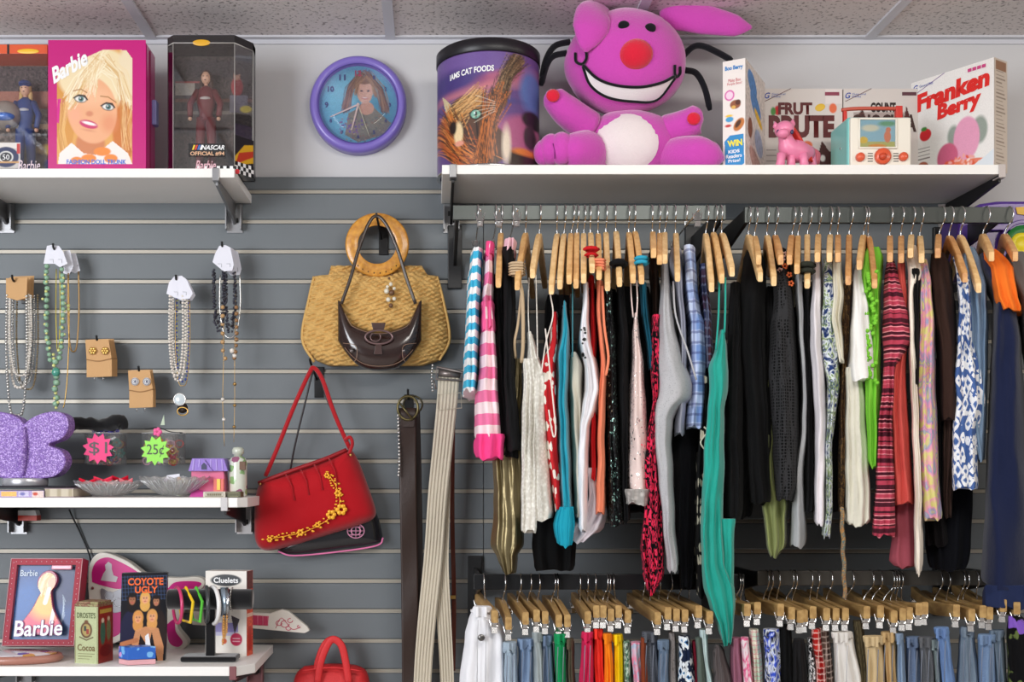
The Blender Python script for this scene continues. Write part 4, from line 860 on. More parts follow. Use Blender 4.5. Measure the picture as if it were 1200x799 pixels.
def windowbox(name, label, xl, xr, Yf, d, zt, bg, topm):
    t = thing(name, label, 'doll box', ((xl+xr)/2, Yf+d/2, ZT)); b = B()
    box(b, xl, xr, Yf+d-.003, Yf+d, ZT+.001, zt); box(b, xl, xr, Yf, Yf+d-.003, ZT+.001, ZT+.004)
    box(b, xl, xl+.002, Yf+d*.4, Yf+d-.003, ZT+.004, zt); box(b, xr-.002, xr, Yf+d*.4, Yf+d-.003, ZT+.004, zt)
    obj('box_card', b, bg, t, False)
    b = B(); box(b, xl-.0005, xr+.0005, Yf-.0005, Yf+d+.0005, zt-.022, zt); obj('box_lid', b, topm, t, False, bevel=.001)
    return t
BGM = mat(C(120, 92, 84), .6)
# left one, doll in a blue racing suit
xl, xr, Yf = P(-52, 0, -.2).x, P(55.5, 0, -.2).x, -.2; zt = P(0, 52, Yf).z
t = windowbox('window_doll_box', 'window box with doll in blue racing suit, leftmost on top shelf', xl, xr, Yf, .085, zt, BGM, mat(C(222, 88, 44), .4))
cv = Canvas(-52, 62, 55.5, 197, (104, 90, 84), 1.0)
cv.rect(-52, 62, 56, 92, (74, 62, 64)); cv.grain(1.4, 2); cv.rect(-52, 92, 56, 112, (176, 112, 92), .8); cv.rect(-52, 112, 56, 120, (150, 140, 130)); cv.rect(-52, 130, 56, 136, (170, 140, 110))
cv.rect(-52, 150, 56, 197, (120, 104, 92)); cv.ell(45, 160, 16, 6, (226, 196, 90), soft=3); cv.ell(50, 178, 12, 8, (60, 80, 140), soft=3); cv.grain(.3)
cv.build('backdrop_print', plane_map((xl+.002, Yf+.081, ZT+.005), (xr-.002, Yf+.081, ZT+.005), (xl+.002, Yf+.081, zt-.022)), PRINTM, t)
BS = mat(C(40, 66, 130), .5, var=.1)
doll(t, P(27, 0, -.17).x, -.155, ZT+.006, .225, BS, mat(C(206, 170, 110), .6), cap=BS, trim=mat(C(190, 190, 196), .4))
b = B(); ball(b, (P(6, 0, -.17).x, -.165, P(0, 135, -.165).z), .036, .03, .034); obj('racing_helmet', b, mat(C(150, 140, 132), .25, coat=.5), t)
b = B(); ball(b, (P(4, 0, -.19).x, -.188, P(0, 140, -.165).z), .026, .012, .010); obj('helmet_visor', b, mat(C(40, 100, 190), .2, coat=.5), t)
b = B(); box(b, xl+.001, xr-.001, Yf+.0005, Yf+.0009, ZT+.003, zt-.022); obj('clear_pane', b, CLR, t, False)
fm = plane_map((xl, Yf-.0006, ZT), (xr, Yf-.0006, ZT), (xl, Yf-.0006, zt))
cv = Canvas(-20, 167, 24, 197, (196, 190, 186), 1.3); cv.rect(-20, 167, 24, 174, (220, 214, 208)); cv.ell(7, 184, 15, 12, (34, 44, 84)); cv.ell(7, 184, 8.5, 7, (226, 226, 222)); cv.ell(7, 184, 7, 5.6, (30, 32, 40)); cv.rect(20, 168, 24, 180, (190, 50, 50))
cv.line([(-8, 190), (22, 190)], 2, (200, 150, 90)); cv.build('badge_print', lambda a, c_: P(-20+44*a, 197-30*c_, Yf-.001), PRINT, t)
pm = lambda xa, ya, xb, yb, Y: (lambda a, c_: P(xa+(xb-xa)*a, ya+(yb-ya)*c_, Y))
text('50', pm(3, 187, 11, 181, Yf-.0016), 0, 0, 1, 1, W_T, t); text('Barbie', pm(21, 200, 47, 188, Yf-.0016), 0, 0, 1, 1, mat(C(236, 216, 226), .4), t, shear=.25, arc=-.05)
b = B(); ball(b, P(33, 60, Yf-.0008), .026, .0012, .006); obj('lid_emblem', b, TC(240, 190, 50), t); b = B(); box(b, P(8.5, 0, Yf).x, P(11, 0, Yf).x, Yf-.0012, Yf-.0004, zt-.0225, zt); obj('lid_stripe', b, BLACK, t, False)

# right one, faceted tall window box, dark red dressed doll; turned a little
xl, xr, Yf = P(194, 0, -.215).x, P(277, 0, -.215).x, -.215; zt = P(0, 41, Yf).z; xs = P(300, 0, -.16).x
t = thing('faceted_doll_box', 'faceted window box with doll in dark red racing clothes and checkered base', 'doll box', ((xl+xr)/2, Yf+.06, ZT))
DK = mat(C(34, 30, 32), .35, coat=.3)
foot = [(xl, Yf+.02), (xl+.018, Yf), (xr-.004, Yf), (xs-.006, Yf+.05), (xs-.006, Yf+.085), (xl, Yf+.085)]
def ringwall(b, z0, z1, pts, skip=()):
    for i in range(len(pts)):
        if i in skip: continue
        (xa, ya), (xb, yb) = pts[i], pts[(i+1) % len(pts)]
        prism(b, [(xa, ya, z0), (xb, yb, z0), (xb, yb, z1), (xa, ya, z1)], Vector((ya-yb, xb-xa, 0)).normalized()*.001)
b = B(); prism(b, [(x, y, zt-.018) for x, y in foot], (0, 0, .018)); prism(b, [(x, y, ZT+.001) for x, y in foot], (0, 0, .004)); ringwall(b, ZT, zt, foot, (0, 1, 2)); obj('box_card', b, DK, t, False)
b = B(); ringwall(b, ZT+.006, zt-.018, foot, (3, 4, 5)); obj('clear_window', b, glass('film', a=.07, k=.5), t, False)
b = B()
for i in (0, 1, 2):
    (xa, ya), (xb, yb) = foot[i], foot[i+1]
    tube(b, [(xa, ya-.001, zt-.019), (xb, yb-.001, zt-.019)], .0012, 4)
    tube(b, [(xb, yb-.001, ZT+.005), (xb, yb-.001, zt-.019)], .0008, 4)
obj('edge_piping', b, mat(C(200, 196, 190), .4), t)
cv = Canvas(194, 55, 298, 197, (64, 52, 50), 1.0); cv.rect(194, 60, 298, 80, (50, 40, 44)); cv.grain(1.2, 2); cv.rect(194, 84, 220, 100, (170, 160, 150)); cv.rect(194, 84, 240, 86, (150, 60, 60)); cv.rect(194, 118, 298, 122, (150, 140, 130), .5); cv.rect(194, 104, 298, 108, (150, 90, 70), .5); cv.grain(.3)
cv.ell(276, 90, 8, 11, (160, 50, 54)); cv.ell(276, 77, 4.5, 5.5, (190, 140, 116)); cv.ell(276, 73, 5, 3.4, (50, 30, 26)); cv.rect(266, 100, 290, 120, (120, 116, 130)); cv.ell(288, 116, 8, 4, (210, 190, 60))
cv.build('backdrop_print', plane_map((xl+.004, Yf+.083, ZT+.006), (xs-.01, Yf+.083, ZT+.006), (xl+.004, Yf+.083, zt-.02)), PRINTM, t)
doll(t, P(240, 0, -.18).x, -.165, ZT+.03, .225, mat(C(112, 34, 40), .5, var=.1), mat(C(70, 42, 30), .6), trim=mat(C(190, 180, 176), .4))
cv = Canvas(262, 150, 298, 197, (34, 30, 32), 1.3); cv.poly([(262, 196), (262, 178), (280, 160), (298, 156), (298, 185)], (222, 170, 30)); cv.poly([(262, 190), (270, 172), (298, 164), (298, 172), (280, 180)], (196, 60, 30)); cv.poly([(262, 197), (275, 186), (298, 180), (298, 197)], (28, 26, 28))
(xa, ya), (xb, yb) = foot[2], foot[3]
za = ZT+.004
cv.build('flame_print', (lambda A, Bq: (lambda u, v: Vector((A[0]+(Bq[0]-A[0])*u+.0012*.8, A[1]+(Bq[1]-A[1])*u-.0015, za+.085*v))))((xa, ya), (xb, yb)), PRINT, t)
b = B(); b2 = B()
for i in range(12):
    for j in range(2):
        u = i/12; x = xl+(xr-xl)*(.45+.55*u) ; w_ = (xr-xl)*.55/12
        (b if (i+j) % 2 else b2); box(b if (i+j) % 2 else b2, x, x+w_, Yf-.0022, Yf-.0012, ZT-.001+j*.008, ZT+.007+j*.008)
for i in range(7):
    for j in range(3):
        A = Vector((xa+.0012, ya-.0015, 0)); E = Vector((xb+.0012, yb-.0015, 0)); p0 = A.lerp(E, i/7); p1 = A.lerp(E, (i+1)/7)
        prism(b if (i+j) % 2 else b2, [(p0.x, p0.y, ZT+j*.009), (p1.x, p1.y, ZT+j*.009), (p1.x, p1.y, ZT+(j+1)*.009), (p0.x, p0.y, ZT+(j+1)*.009)], (.0004, -.0004, 0))
obj('check_white', b, W_T, t, False); obj('check_black', b2, TC(14, 14, 14), t, False)
b = B(); box(b, P(221, 0, Yf).x, P(264, 0, Yf).x, Yf-.002, Yf-.0012, P(0, 183.5, Yf).z, P(0, 168.5, Yf).z); obj('name_plate', b, TC(20, 18, 20), t, False)
for k, cc in enumerate(((236, 200, 50), (214, 60, 50), (60, 110, 190), (240, 240, 240))):
    b = B(); x = 225+k*3; prism(b, [P(x, 175.5, Yf-.0021), P(x+2, 175.5, Yf-.0021), P(x+4, 169.8, Yf-.0021), P(x+2, 169.8, Yf-.0021)], (0, -.0002, 0)); obj('plate_stripe', b, TC(*cc), t, False)
text('NASCAR', pm(236, 175.5, 263, 170, Yf-.0024), 0, 0, 1, 1, W_T, t, bold=.02, shear=.3); text('OFFICIAL #94', pm(223, 182.5, 263, 177.5, Yf-.0024), 0, 0, 1, 1, TC(240, 190, 150), t, bold=.015)
text('Barbie', pm(229, 199, 253, 188, Yf-.0035), 0, 0, 1, 1, TC(236, 186, 196), t, shear=.3, bold=.008)
b = B(); ball(b, P(236, 50, Yf-.0012), .021, .0012, .0075); obj('lid_emblem', b, TC(226, 170, 40), t)
b = B(); ball(b, P(278, 201, -.235), .006, .0012, .006); obj('round_mark', b, TC(206, 40, 50), t)

# wall clock
cc = P(420, 124, .0); t = thing('wall_clock', 'round purple rimmed wall clock with a long haired girl on dial', 'clock', cc)
LIL = mat(C(128, 110, 196), .35, coat=.3)
obj('clock_rim', lathe(B(), [(.098, -.004), (.100, -.018), (.108, -.024), (.117, -.022), (.1225, -.012), (.122, .018), (.098, .018)], cc, 64, 'y'), LIL, t)
obj('rim_groove', tube(B(), [cc+Vector((.1005*math.cos(a), -.0195, .1005*math.sin(a))) for a in [k*math.pi/32 for k in range(64)]], .0012, 5, closed=True), mat(C(84, 70, 150), .4), t)
cv = Canvas(373, 77, 467, 171, (104, 176, 204), 1.7)
cv.ell(400, 105, 30, 26, (120, 190, 214), soft=14); cv.ell(440, 140, 24, 26, (86, 150, 176), soft=16)
cv.streaks([(424, 88), (410, 104), (404, 128)], 3, 60, [(122, 92, 70), (160, 124, 92), (104, 78, 62)], 1.0); cv.streaks([(430, 86), (446, 104), (452, 130)], 3, 60, [(122, 92, 70), (166, 132, 100), (104, 78, 62)], 1.0)
cv.poly([(408, 134), (420, 128), (440, 128), (460, 146), (450, 160), (420, 169), (404, 160)], (132, 128, 112)); cv.ell(430, 128, 9, 8, (206, 158, 134)); cv.ell(428, 108, 9.6, 14, (218, 172, 150))
cv.ell(428, 94, 10, 5, (140, 106, 80)); cv.streaks([(430, 90), (420, 98), (417, 110)], 1.5, 16, [(150, 114, 84), (176, 140, 104)], .8); cv.streaks([(430, 90), (437, 98), (440, 112)], 1.5, 16, [(150, 114, 84), (176, 140, 104)], .8)
for s in (-1, 1): cv.ell(428+s*4, 107, 1.7, 1, (50, 40, 40))
cv.ell(428, 115.5, 4, 1.5, (196, 90, 90)); cv.ell(428, 115.2, 2.8, .7, (240, 236, 230)); cv.grain(.3, 1)
for k in range(60): cv.ell(cv.rng.uniform(405, 455), cv.rng.uniform(138, 168), 1, .8, ((170, 160, 130), (96, 110, 100), (150, 110, 90))[k % 3])
for k in range(46): cv.ell(cv.rng.uniform(398, 425), cv.rng.uniform(140, 158), 1.1, .9, ((96, 70, 160), (150, 120, 120), (120, 90, 150))[k % 3])
X_, Y_ = cv.X-420, cv.Y-124
def disc_map(a, b_):
    x, y = 2*a-1, 2*b_-1; k = .0985
    # square grid squeezed to a disc
    return cc+Vector((x*math.sqrt(1-y*y/2)*k, -.0062, y*math.sqrt(1-x*x/2)*k))
# resample the painted square so the picture is undistorted on the disc
U, V = np.meshgrid(np.linspace(-1, 1, cv.nx), np.linspace(1, -1, cv.ny)); xx = U*np.sqrt(1-V*V/2); yy = V*np.sqrt(1-U*U/2)
ix = np.clip(((xx+1)/2*(cv.nx-1)).round().astype(int), 0, cv.nx-1); iy = np.clip(((1-(yy+1)/2)*(cv.ny-1)).round().astype(int), 0, cv.ny-1); cv.a = cv.a[iy, ix]
cv.build('dial_print', disc_map, PRINTM, t)
for k in range(1, 13):
    a = math.radians(90-30*k); q = cc+Vector((.080*math.cos(a), -.0075, .080*math.sin(a)))
    hh = .015 if k in (9, 10, 11, 12) else .010; ww = hh*(.62 if k < 10 else 1.1)
    text(str(k), (lambda q=q, ww=ww, hh=hh: (lambda u, v: q+Vector(((u-.5)*ww, 0, (v-.5)*hh))))(), 0, 0, 1, 1, mat(C(70, 78, 128) if k != 12 else C(200, 80, 100), .6), t, name='numeral', bold=.04)
def hand(x, y, w_, m, off):
    e = P(x, y, off); b = B(); d = (e-Vector((cc.x, off, cc.z))); n = Vector((d.z, 0, -d.x)).normalized()*w_
    s = Vector((cc.x, off, cc.z)); prism(b, [s-n, s+n, e+n*.5, e-n*.5], (0, -.0006, 0)); return obj('clock_hand', b, m, t, False)
BG = mat(C(232, 206, 196), .4); hand(387, 137, .0022, BG, -.010); hand(412, 152, .0026, BG, -.009)
hand(433, 160, .0007, mat(C(232, 230, 190), .4), -.0115); b = B(); ball(b, cc+Vector((0, -.011, 0)), .004, .002, .004); obj('hand_hub', b, BG, t)
obj('clock_glass', lathe(B(), [(.0001, -.0165), (.06, -.0162), (.0995, -.0145)], cc, 48, 'y'), glass('clock_cover', a=.0, k=.25), t)

# round cat food tin
Rr = .1215; Yt = -.15; ct = Vector((P(572, 0, Yt).x, Yt, ZT2)); zt = P(0, 66, Yt).z
t = thing('round_tin', 'large round tin printed with a tortoiseshell cat under a dusk sky', 'tin', ct)
PUR = mat(C(92, 66, 122), .3, coat=.3); hT = zt-ZT2
obj('tin_body', lathe(B(), [(.0, .0), (Rr-.006, 0), (Rr, .004), (Rr, hT-.03), (0, hT-.03)], ct, 64), PUR, t)
obj('tin_lid', lathe(B(), [(Rr+.001, hT-.032), (Rr+.003, hT-.03), (Rr+.003, hT-.004), (Rr-.002, hT), (0, hT)], ct, 64), mat(C(24, 22, 28), .4), t)
obj('base_rim', lathe(B(), [(Rr-.004, 0), (Rr+.0015, .001), (Rr+.0015, .005), (Rr-.001, .007)], ct, 64), CHROME, t)
cv = Canvas(512, 72, 632, 196, (98, 72, 128), 1.6)
cv.ell(560, 80, 60, 16, (110, 84, 150), soft=12); cv.ell(585, 100, 60, 8, (178, 92, 118), rot=-14, soft=6, op=.8); cv.ell(560, 112, 60, 6, (208, 130, 130), rot=-8, soft=6, op=.5); cv.ell(530, 100, 30, 12, (70, 56, 120), soft=9); cv.ell(620, 110, 14, 24, (90, 120, 180), soft=8)
cv.ell(560, 125, 40, 4, (60, 70, 130), soft=4); cv.ell(610, 160, 30, 20, (170, 90, 130), soft=8); cv.rect(592, 180, 632, 196, (50, 34, 28)); cv.ell(612, 180, 16, 4, (214, 122, 50), soft=3); cv.ell(622, 142, 14, 10, (34, 26, 30), soft=3); cv.ell(618, 162, 8, 14, (60, 44, 50), soft=3)
cv.poly([(518, 112), (530, 128), (522, 134)], (206, 190, 150)); cv.ell(545, 158, 29, 40, (86, 54, 34), soft=3); cv.ell(560, 176, 32, 26, (80, 50, 36), soft=3)
cv.streaks([(604, 78), (590, 98), (582, 124)], 4.5, 330, [(66, 46, 34), (104, 78, 54), (150, 122, 90), (44, 32, 26)], .7); cv.streaks([(560, 120), (545, 130), (530, 140)], 6, 130, [(186, 130, 70), (60, 38, 26), (224, 180, 120)], .7)
cv.streaks([(520, 150), (540, 180), (560, 196)], 9, 260, [(176, 84, 36), (50, 30, 22), (214, 130, 60), (96, 60, 40)], .8); cv.streaks([(580, 120), (570, 150), (566, 190)], 6, 220, [(40, 28, 24), (196, 110, 50), (110, 70, 44)], .8)
cv.ell(536, 160, 5, 13, (232, 206, 160), soft=2); cv.ell(537, 171, 5, 3, (222, 150, 130), soft=1.5); cv.ell(530, 152, 4, 8, (40, 26, 22), soft=2); cv.ell(590, 175, 5, 20, (226, 210, 190), soft=4)
cv.ell(555, 141, 6.6, 6, (30, 22, 20)); cv.ell(555, 141, 5.2, 4.6, (120, 176, 156)); cv.ell(555.5, 141, 1.5, 3.6, (14, 14, 14)); cv.ell(554, 139.5, .9, .9, (240, 250, 250)); cv.line([(556, 147), (557, 165)], 1.6, (30, 20, 18))
for k in range(6): cv.line([(577, 128+k*2), (560+cv.rng.uniform(-8, 0), 120+k*6)], .5, (236, 226, 206), .7)
cv.grain(.12)
def cyl(a, b_, e=.0009): th = (a-.5)*math.pi*.985; x = math.sin(th)*(Rr+e); return ct+Vector((x, -math.cos(th)*(Rr+e), .006+b_*(hT-.04)))
# horizontal resample so the picture keeps its proportions as seen around the tin
ux = (np.sin((np.linspace(0, 1, cv.nx)-.5)*math.pi*.985)+1)/2; cv.a = cv.a[:, np.clip((ux*(cv.nx-1)).round().astype(int), 0, cv.nx-1)]
cv.build('tin_print', cyl, PRINT, t)
text('IAMS CAT FOODS', lambda a, b_: cyl(a, b_+.16*(a-.3)-.25*(a-.3)**2, .0018), .225, .80, .52, .855, W_T, t, bold=.03)

# purple plush toy
PL = mat(C(206, 74, 180), .95, var=.03, bump=.9, bs=260, sheen=.6); PLR = mat(C(222, 34, 60), .95, bump=.9, bs=260, sheen=.4); PLK = mat(C(20, 20, 26), .9, bump=.5, bs=300, sheen=.2)
t = thing('plush_toy', 'large purple pink plush with red nose, huge stitched grin and white belly', 'plush toy', (P(735, 0, -.15).x, -.15, ZT2))
Yh = -.165; hc = P(733, 74, Yh); rx, ry, rz = P(804, 0, Yh).x-hc.x, .112, hc.z-P(0, 134, Yh).z
def headf(px, py, off=0, c=None, r=None):
    c = c or hc; r = r or (rx, ry, rz); p = P(px, py, c.y-r[1]*.8); x, z = p.x-c.x, p.z-c.z
    k = max(.02, 1-(x/r[0])**2-(z/r[2])**2)
    for _ in range(4):
        p = P(px, py, c.y-r[1]*math.sqrt(k)-off); x, z = p.x-c.x, p.z-c.z; k = .5*k+.5*max(.02, 1-(x/r[0])**2-(z/r[2])**2)
    return Vector((c.x+x, c.y-r[1]*math.sqrt(k)-off, c.z+z))
def blob(c, r, M=None, seg=28):
    b = B(); ball(b, c, *r, M=M, seg=seg)
    for v in b.verts: v.co += (v.co-Vector(c)).normalized()*noise.noise(v.co*16)*.004
    return b
obj('head', blob(hc, (rx, ry, rz), seg=40), PL, t)
bc = P(738, 172, -.145); br = (.118, .092, .085); b = blob(bc, br, seg=32)
b2v = [v for v in b.verts]
for v in b2v: v.co.z = max(v.co.z, ZT2+.001)
obj('body', b, PL, t)
# belly patch
b = B(); g = []
cb = P(735, 168, -.235)
for i in range(9):
    row = []
    for k in range(28):
        a = k*2*math.pi/28; p = headf(735+37*i/8*math.cos(a), 167+34*i/8*math.sin(a), .0025 if i < 8 else .0002, bc, (br[0]*1.0, br[1], br[2]*1.0)); p.z = max(p.z, ZT2+.002); row.append(b.verts.new(p))
    g.append(row)
for i in range(8):
    for k in range(28): b.faces.new((g[i][k], g[i][(k+1) % 28], g[i+1][(k+1) % 28], g[i+1][k]))
bmesh.ops.remove_doubles(b, verts=b.verts, dist=1e-5); obj('belly_patch', b, mat(C(238, 226, 226), .95, bump=.9, bs=260, sheen=.4), t)
def limb(pts, r, m, name='arm', seg=16):
    return obj(name, tube(B(), spline(pts, 5), r, seg), m, t)
def interp(rs, n): return [rs[min(len(rs)-2, int(i/(n-1)*(len(rs)-1)))]+(rs[min(len(rs)-1, int(i/(n-1)*(len(rs)-1))+1)]-rs[min(len(rs)-2, int(i/(n-1)*(len(rs)-1)))])*((i/(n-1)*(len(rs)-1)) % 1 if i < n-1 else 1) for i in range(n)]
def limb2(pts, rs, m, name, flat=1.0):
    q = spline(pts, 6); return obj(name, tube(B(), q, interp(rs, len(q)), 18, flat=flat), m, t)
limb2([P(690, 150, -.17), P(664, 130, -.20), P(648, 114, -.215), P(643, 106, -.218)], [.040, .036, .028, .006], PL, 'arm')
limb2([P(780, 152, -.17), P(802, 147, -.20), P(817, 140, -.215), P(824, 139, -.217)], [.034, .036, .034, .007], PL, 'arm')
for x, y in ((648, 112), (813, 139)): b = B(); ball(b, P(x, y, -.245), .016, .008, .015, seg=14); obj('palm_spot', b, PLR, t)
# legs, feet with toes
limb2([P(705, 186, -.13), P(685, 178, -.2), P(668, 177, -.235), P(660, 178, -.24)], [.040, .050, .038, .01], PL, 'leg')
b = B(); ball(b, P(646, 175, -.225), .030, .030, .036); ball(b, P(637, 179, -.215), .024, .028, .030); ball(b, P(658, 174, -.235), .030, .03, .038)
for v in b.verts: v.co.z = max(v.co.z, ZT2+.001)
obj('foot', b, PL, t)
limb2([P(772, 188, -.13), P(795, 182, -.2), P(818, 181, -.235), P(836, 184, -.24), P(848, 186, -.235)], [.036, .042, .042, .030, .006], PL, 'leg')
b = B(); ball(b, P(832, 184, -.235), .030, .028, .022); ball(b, P(826, 176, -.225), .036, .028, .022)
for v in b.verts: v.co.z = max(v.co.z, ZT2+.001)
obj('foot', b, PL, t)
b = B(); tube(b, [P(648, 168, -.256), P(650, 176, -.2575), P(650, 186, -.254)], .0011, 5); tube(b, [P(830, 186, -.267), P(838, 182, -.263), P(842, 176, -.25)], .0011, 5); obj('toe_stitch', b, mat(C(120, 24, 110), .9), t)
# ears
limb2([P(706, 14, -.17), P(696, 18, -.235), P(692, 34, -.262), P(688, 52, -.262), P(687, 61, -.258)], [.034, .044, .042, .022, .004], PL, 'ear', flat=.45)
limb2([P(774, 22, -.15), P(792, 18, -.165), P(826, 23, -.17), P(862, 30, -.17), P(881, 32, -.165)], [.018, .036, .036, .026, .004], PL, 'ear', flat=.5)
for v, nm in (((P(745, 64, -.265), (.040, .030, .034)), 'nose'),): b = blob(v[0], v[1], seg=24); obj(nm, b, PLR, t)
for x, y in ((731, 30), (762, 33)): p = headf(x, y); b = B(); ball(b, p, .0135, .006, .0115, seg=14); obj('eye', b, PLK, t)
# grin: white band with black piping
up_ = [(683, 76), (700, 92), (722, 100), (750, 102), (775, 97), (791, 89)]; lo = [(683, 78), (692, 100), (712, 114), (742, 119), (770, 117), (791, 92)]
def curve2(p, n=24):
    q = spline([Vector((x, y, 0)) for x, y in p], 6); return [(v.x, v.y) for v in q]
ua, la = curve2(up_), curve2(lo); b = B(); rws = []
for i in range(7): rws.append([b.verts.new(headf(a[0]+(c_[0]-a[0])*i/6, a[1]+(c_[1]-a[1])*i/6, .0055)) for a, c_ in zip(ua, la)])
for i in range(6):
    for k in range(len(ua)-1): b.faces.new((rws[i][k], rws[i][k+1], rws[i+1][k+1], rws[i+1][k]))
obj('teeth', b, mat(C(240, 236, 236), .9, bump=.6, bs=260), t)
b = B(); tube(b, [headf(x, y, .0065) for x, y in ua], .0034, 7); tube(b, [headf(x, y, .0065) for x, y in la], .0034, 7)
tube(b, [headf(x, y, .0065) for x, y in curve2([(674, 62), (675, 72), (682, 75), (687, 69), (687, 60)])], .0034, 7); tube(b, [headf(x, y, .0065) for x, y in curve2([(791, 76), (791, 86), (793, 90), (797, 86), (797, 78)])], .0034, 7)
obj('mouth_piping', b, PLK, t)
for pp_ in ([(668, 49), (650, 54), (640, 70), (635, 92)], [(664, 62), (648, 66), (640, 78), (634, 100)], [(800, 66), (812, 55), (824, 54), (842, 62), (858, 71)], [(802, 82), (816, 86), (826, 104), (832, 129)]):
    q = spline([P(x, y, -.175) for x, y in pp_], 5); obj('whisker', tube(B(), q, [.0075]*(len(q)-1)+[.005], 10), PLK, t)

# cereal cartons
CW = mat(C(238, 232, 226), .5, var=.01); CG = mat(C(214, 206, 200), .5, var=.02)
def cereal_text(f, items, t):
    for s, x0, y0, x1, y1, m, kw in items: text(s, f, x0, y0, x1, y1, m, t, **kw)
off = lambda f, e=.0007: (lambda a, b_: f(a, b_)+(f(1, 0)-f(0, 0)).cross(f(0, 1)-f(0, 0)).normalized()*e)
# one: narrow side towards us, wide face turned right
Y0 = -.258; c0 = P(848.5, 0, Y0); c0.z = ZT2; zt = P(0, 70, Y0).z
WR = {}
def yawbox(name, label, cL, cM, cR, h, m):
    """box from three lower corners left, middle (nearest edge), right as points on the shelf"""
    cL, cM, cR = map(Vector, (cL, cM, cR)); t = thing(name, label, 'cereal box', (cL+cR)/2); b = B()
    prism(b, [cM, cR, cR+cL-cM, cL], (0, 0, h)); obj('carton_body', b, m, t, False, bevel=.0008)
    b = B(); tube(b, [cL+Vector((0, 0, h+.0003)), cR+Vector((0, 0, h+.0003))], .0004, 4); obj('flap_edge', b, mat(C(170, 160, 150), .6), t)
    return t, plane_map(cL, cM, cL+Vector((0, 0, h)), .0008), plane_map(cM, cR, cM+Vector((0, 0, h)), .0008)
A = P(848.5, 0, -.238); A.z = ZT2; M_ = P(873.5, 0, -.258); M_.z = ZT2; dl = (M_-A).normalized(); R_ = M_+Vector((-dl.y, dl.x, 0))*.0
vv = P(896, 0, -.09); R_ = Vector((vv.x, -.09, ZT2)); hb = P(0, 68, -.258).z-ZT2
# keep it rectangular: side direction perpendicular to the wide face
wd = (R_-M_).normalized(); pl = Vector((-wd.y, wd.x, 0)); A = M_+pl*.052*(1 if pl.x < 0 else -1)
t, fm, sm = yawbox('cereal_box', 'tall cereal box showing narrow white side reading Boo Berry and WIN', A, M_, R_, hb, CW)
o_ = off(fm)
cereal_text(o_, [('Boo Berry', .1, .90, .9, .95, TC(40, 130, 200), dict(bold=.04)), ('Make Boo', .25, .80, .8, .83, TC(200, 60, 80), {}), ('Purple Boo!', .2, .765, .85, .795, TC(200, 60, 80), {})], t)
cv = Canvas(0, 0, 25, 122, (238, 232, 226), 2.4)
cv.ell(7.5, 39, 5.5, 6, (216, 90, 170)); cv.ell(7.5, 39, 4, 4.4, (244, 214, 232)); cv.ell(14, 50, 6, 5, (150, 90, 60)); cv.ell(17, 48, 3, 3, (90, 50, 36)); cv.ell(12, 53, 2.4, 2, (226, 180, 90)); cv.ell(7, 62, 4, 1.4, (240, 200, 60)); cv.ell(7.5, 66, 4.4, 3, (70, 160, 210)); cv.ell(18, 73, 5, 8, (196, 120, 60), rot=35); cv.ell(17, 72, 2.4, 5, (80, 50, 36), rot=35); cv.ell(6, 73, 3.5, 1.6, (200, 60, 60))
cv.poly([(2, 90), (8, 84), (23, 84), (24, 117), (20, 120), (3, 120)], (50, 140, 200))
cv.build('side_print', fm, PRINTM, t)
text('WIN', o_, .2, .205, .88, .265, TC(240, 226, 60), t, bold=.05, shear=-.1); text('KIDS', o_, .25, .145, .75, .175, W_T, t, bold=.03); text('Readers', o_, .15, .10, .85, .135, W_T, t, bold=.02); text('Prize!', o_, .25, .06, .78, .09, W_T, t, bold=.02)
cv = Canvas(0, 0, 90, 122, (216, 206, 200), .8)
for q in ((30, 20, 22, 12, (80, 130, 190)), (45, 40, 26, 12, (80, 130, 190)), (58, 52, 20, 5, (226, 180, 50)), (60, 80, 20, 14, (160, 170, 196)), (20, 72, 10, 12, (130, 80, 60)), (50, 108, 36, 12, (186, 150, 140))): cv.ell(*q, rot=20)
cv.grain(.4, 2); cv.build('front_print', sm, PRINTM, t)
# two flat against the wall
def gm_corner(f, t, x0=.02, y0=.90):
    text('G', off(f), x0, y0, x0+.07, y0+.06, TC(40, 70, 160), t, bold=.02, shear=.3); text('General', off(f), x0+.09, y0+.035, x0+.26, y0+.055, TC(60, 90, 170), t)
    text('Mills', off(f), x0+.09, y0+.01, x0+.2, y0+.028, TC(60, 90, 170), t)
    a = f(x0, y0-.03); c_ = f(x0+.33, y0+.1); b = B(); tube(b, [a+Vector((0, -.001, 0)), c_+Vector((0, -.001, 0))], .0006, 4); obj('corner_line', b, TC(110, 40, 40), t)
Y0 = -.075; c0 = P(894, 0, Y0); c0.z = ZT2; hb = P(0, 104, Y0).z-ZT2; wb = P(987, 0, Y0).x-c0.x
t, fm, sm = carton('cereal_box', 'cereal box behind the pink pony reading FRUT BRUTE in brown', 'cereal box', c0, wb, .06, hb, 0, CG)
cv = Canvas(894, 104, 987, 195, (214, 206, 200), 1.2)
cv.rect(967, 104, 987, 118, (226, 216, 212)); cv.ell(976, 122, 4.5, 4.5, (226, 110, 70)); cv.ell(911, 124, 3.6, 4.4, (200, 40, 50)); cv.ell(906, 125, 3, 4, (80, 140, 70)); cv.ell(950, 168, 22, 9, (176, 150, 110), rot=28); cv.poly([(958, 166), (963, 152), (972, 162), (980, 162), (978, 192), (966, 195)], (80, 44, 40)); cv.ell(964, 168, 3, 3, (230, 226, 220)); cv.ell(946, 156, 6, 4, (220, 110, 70)); cv.ell(943, 165, 4, 2, (226, 226, 220)); cv.poly([(952, 178), (972, 195), (950, 195)], (196, 50, 46))
for k in range(5): cv.rect(898, 160+k*5, 910, 161+k*5, (150, 140, 136))
cv.build('front_print', fm, PRINTM, t); gm_corner(fm, t); MR = TC(92, 26, 26)
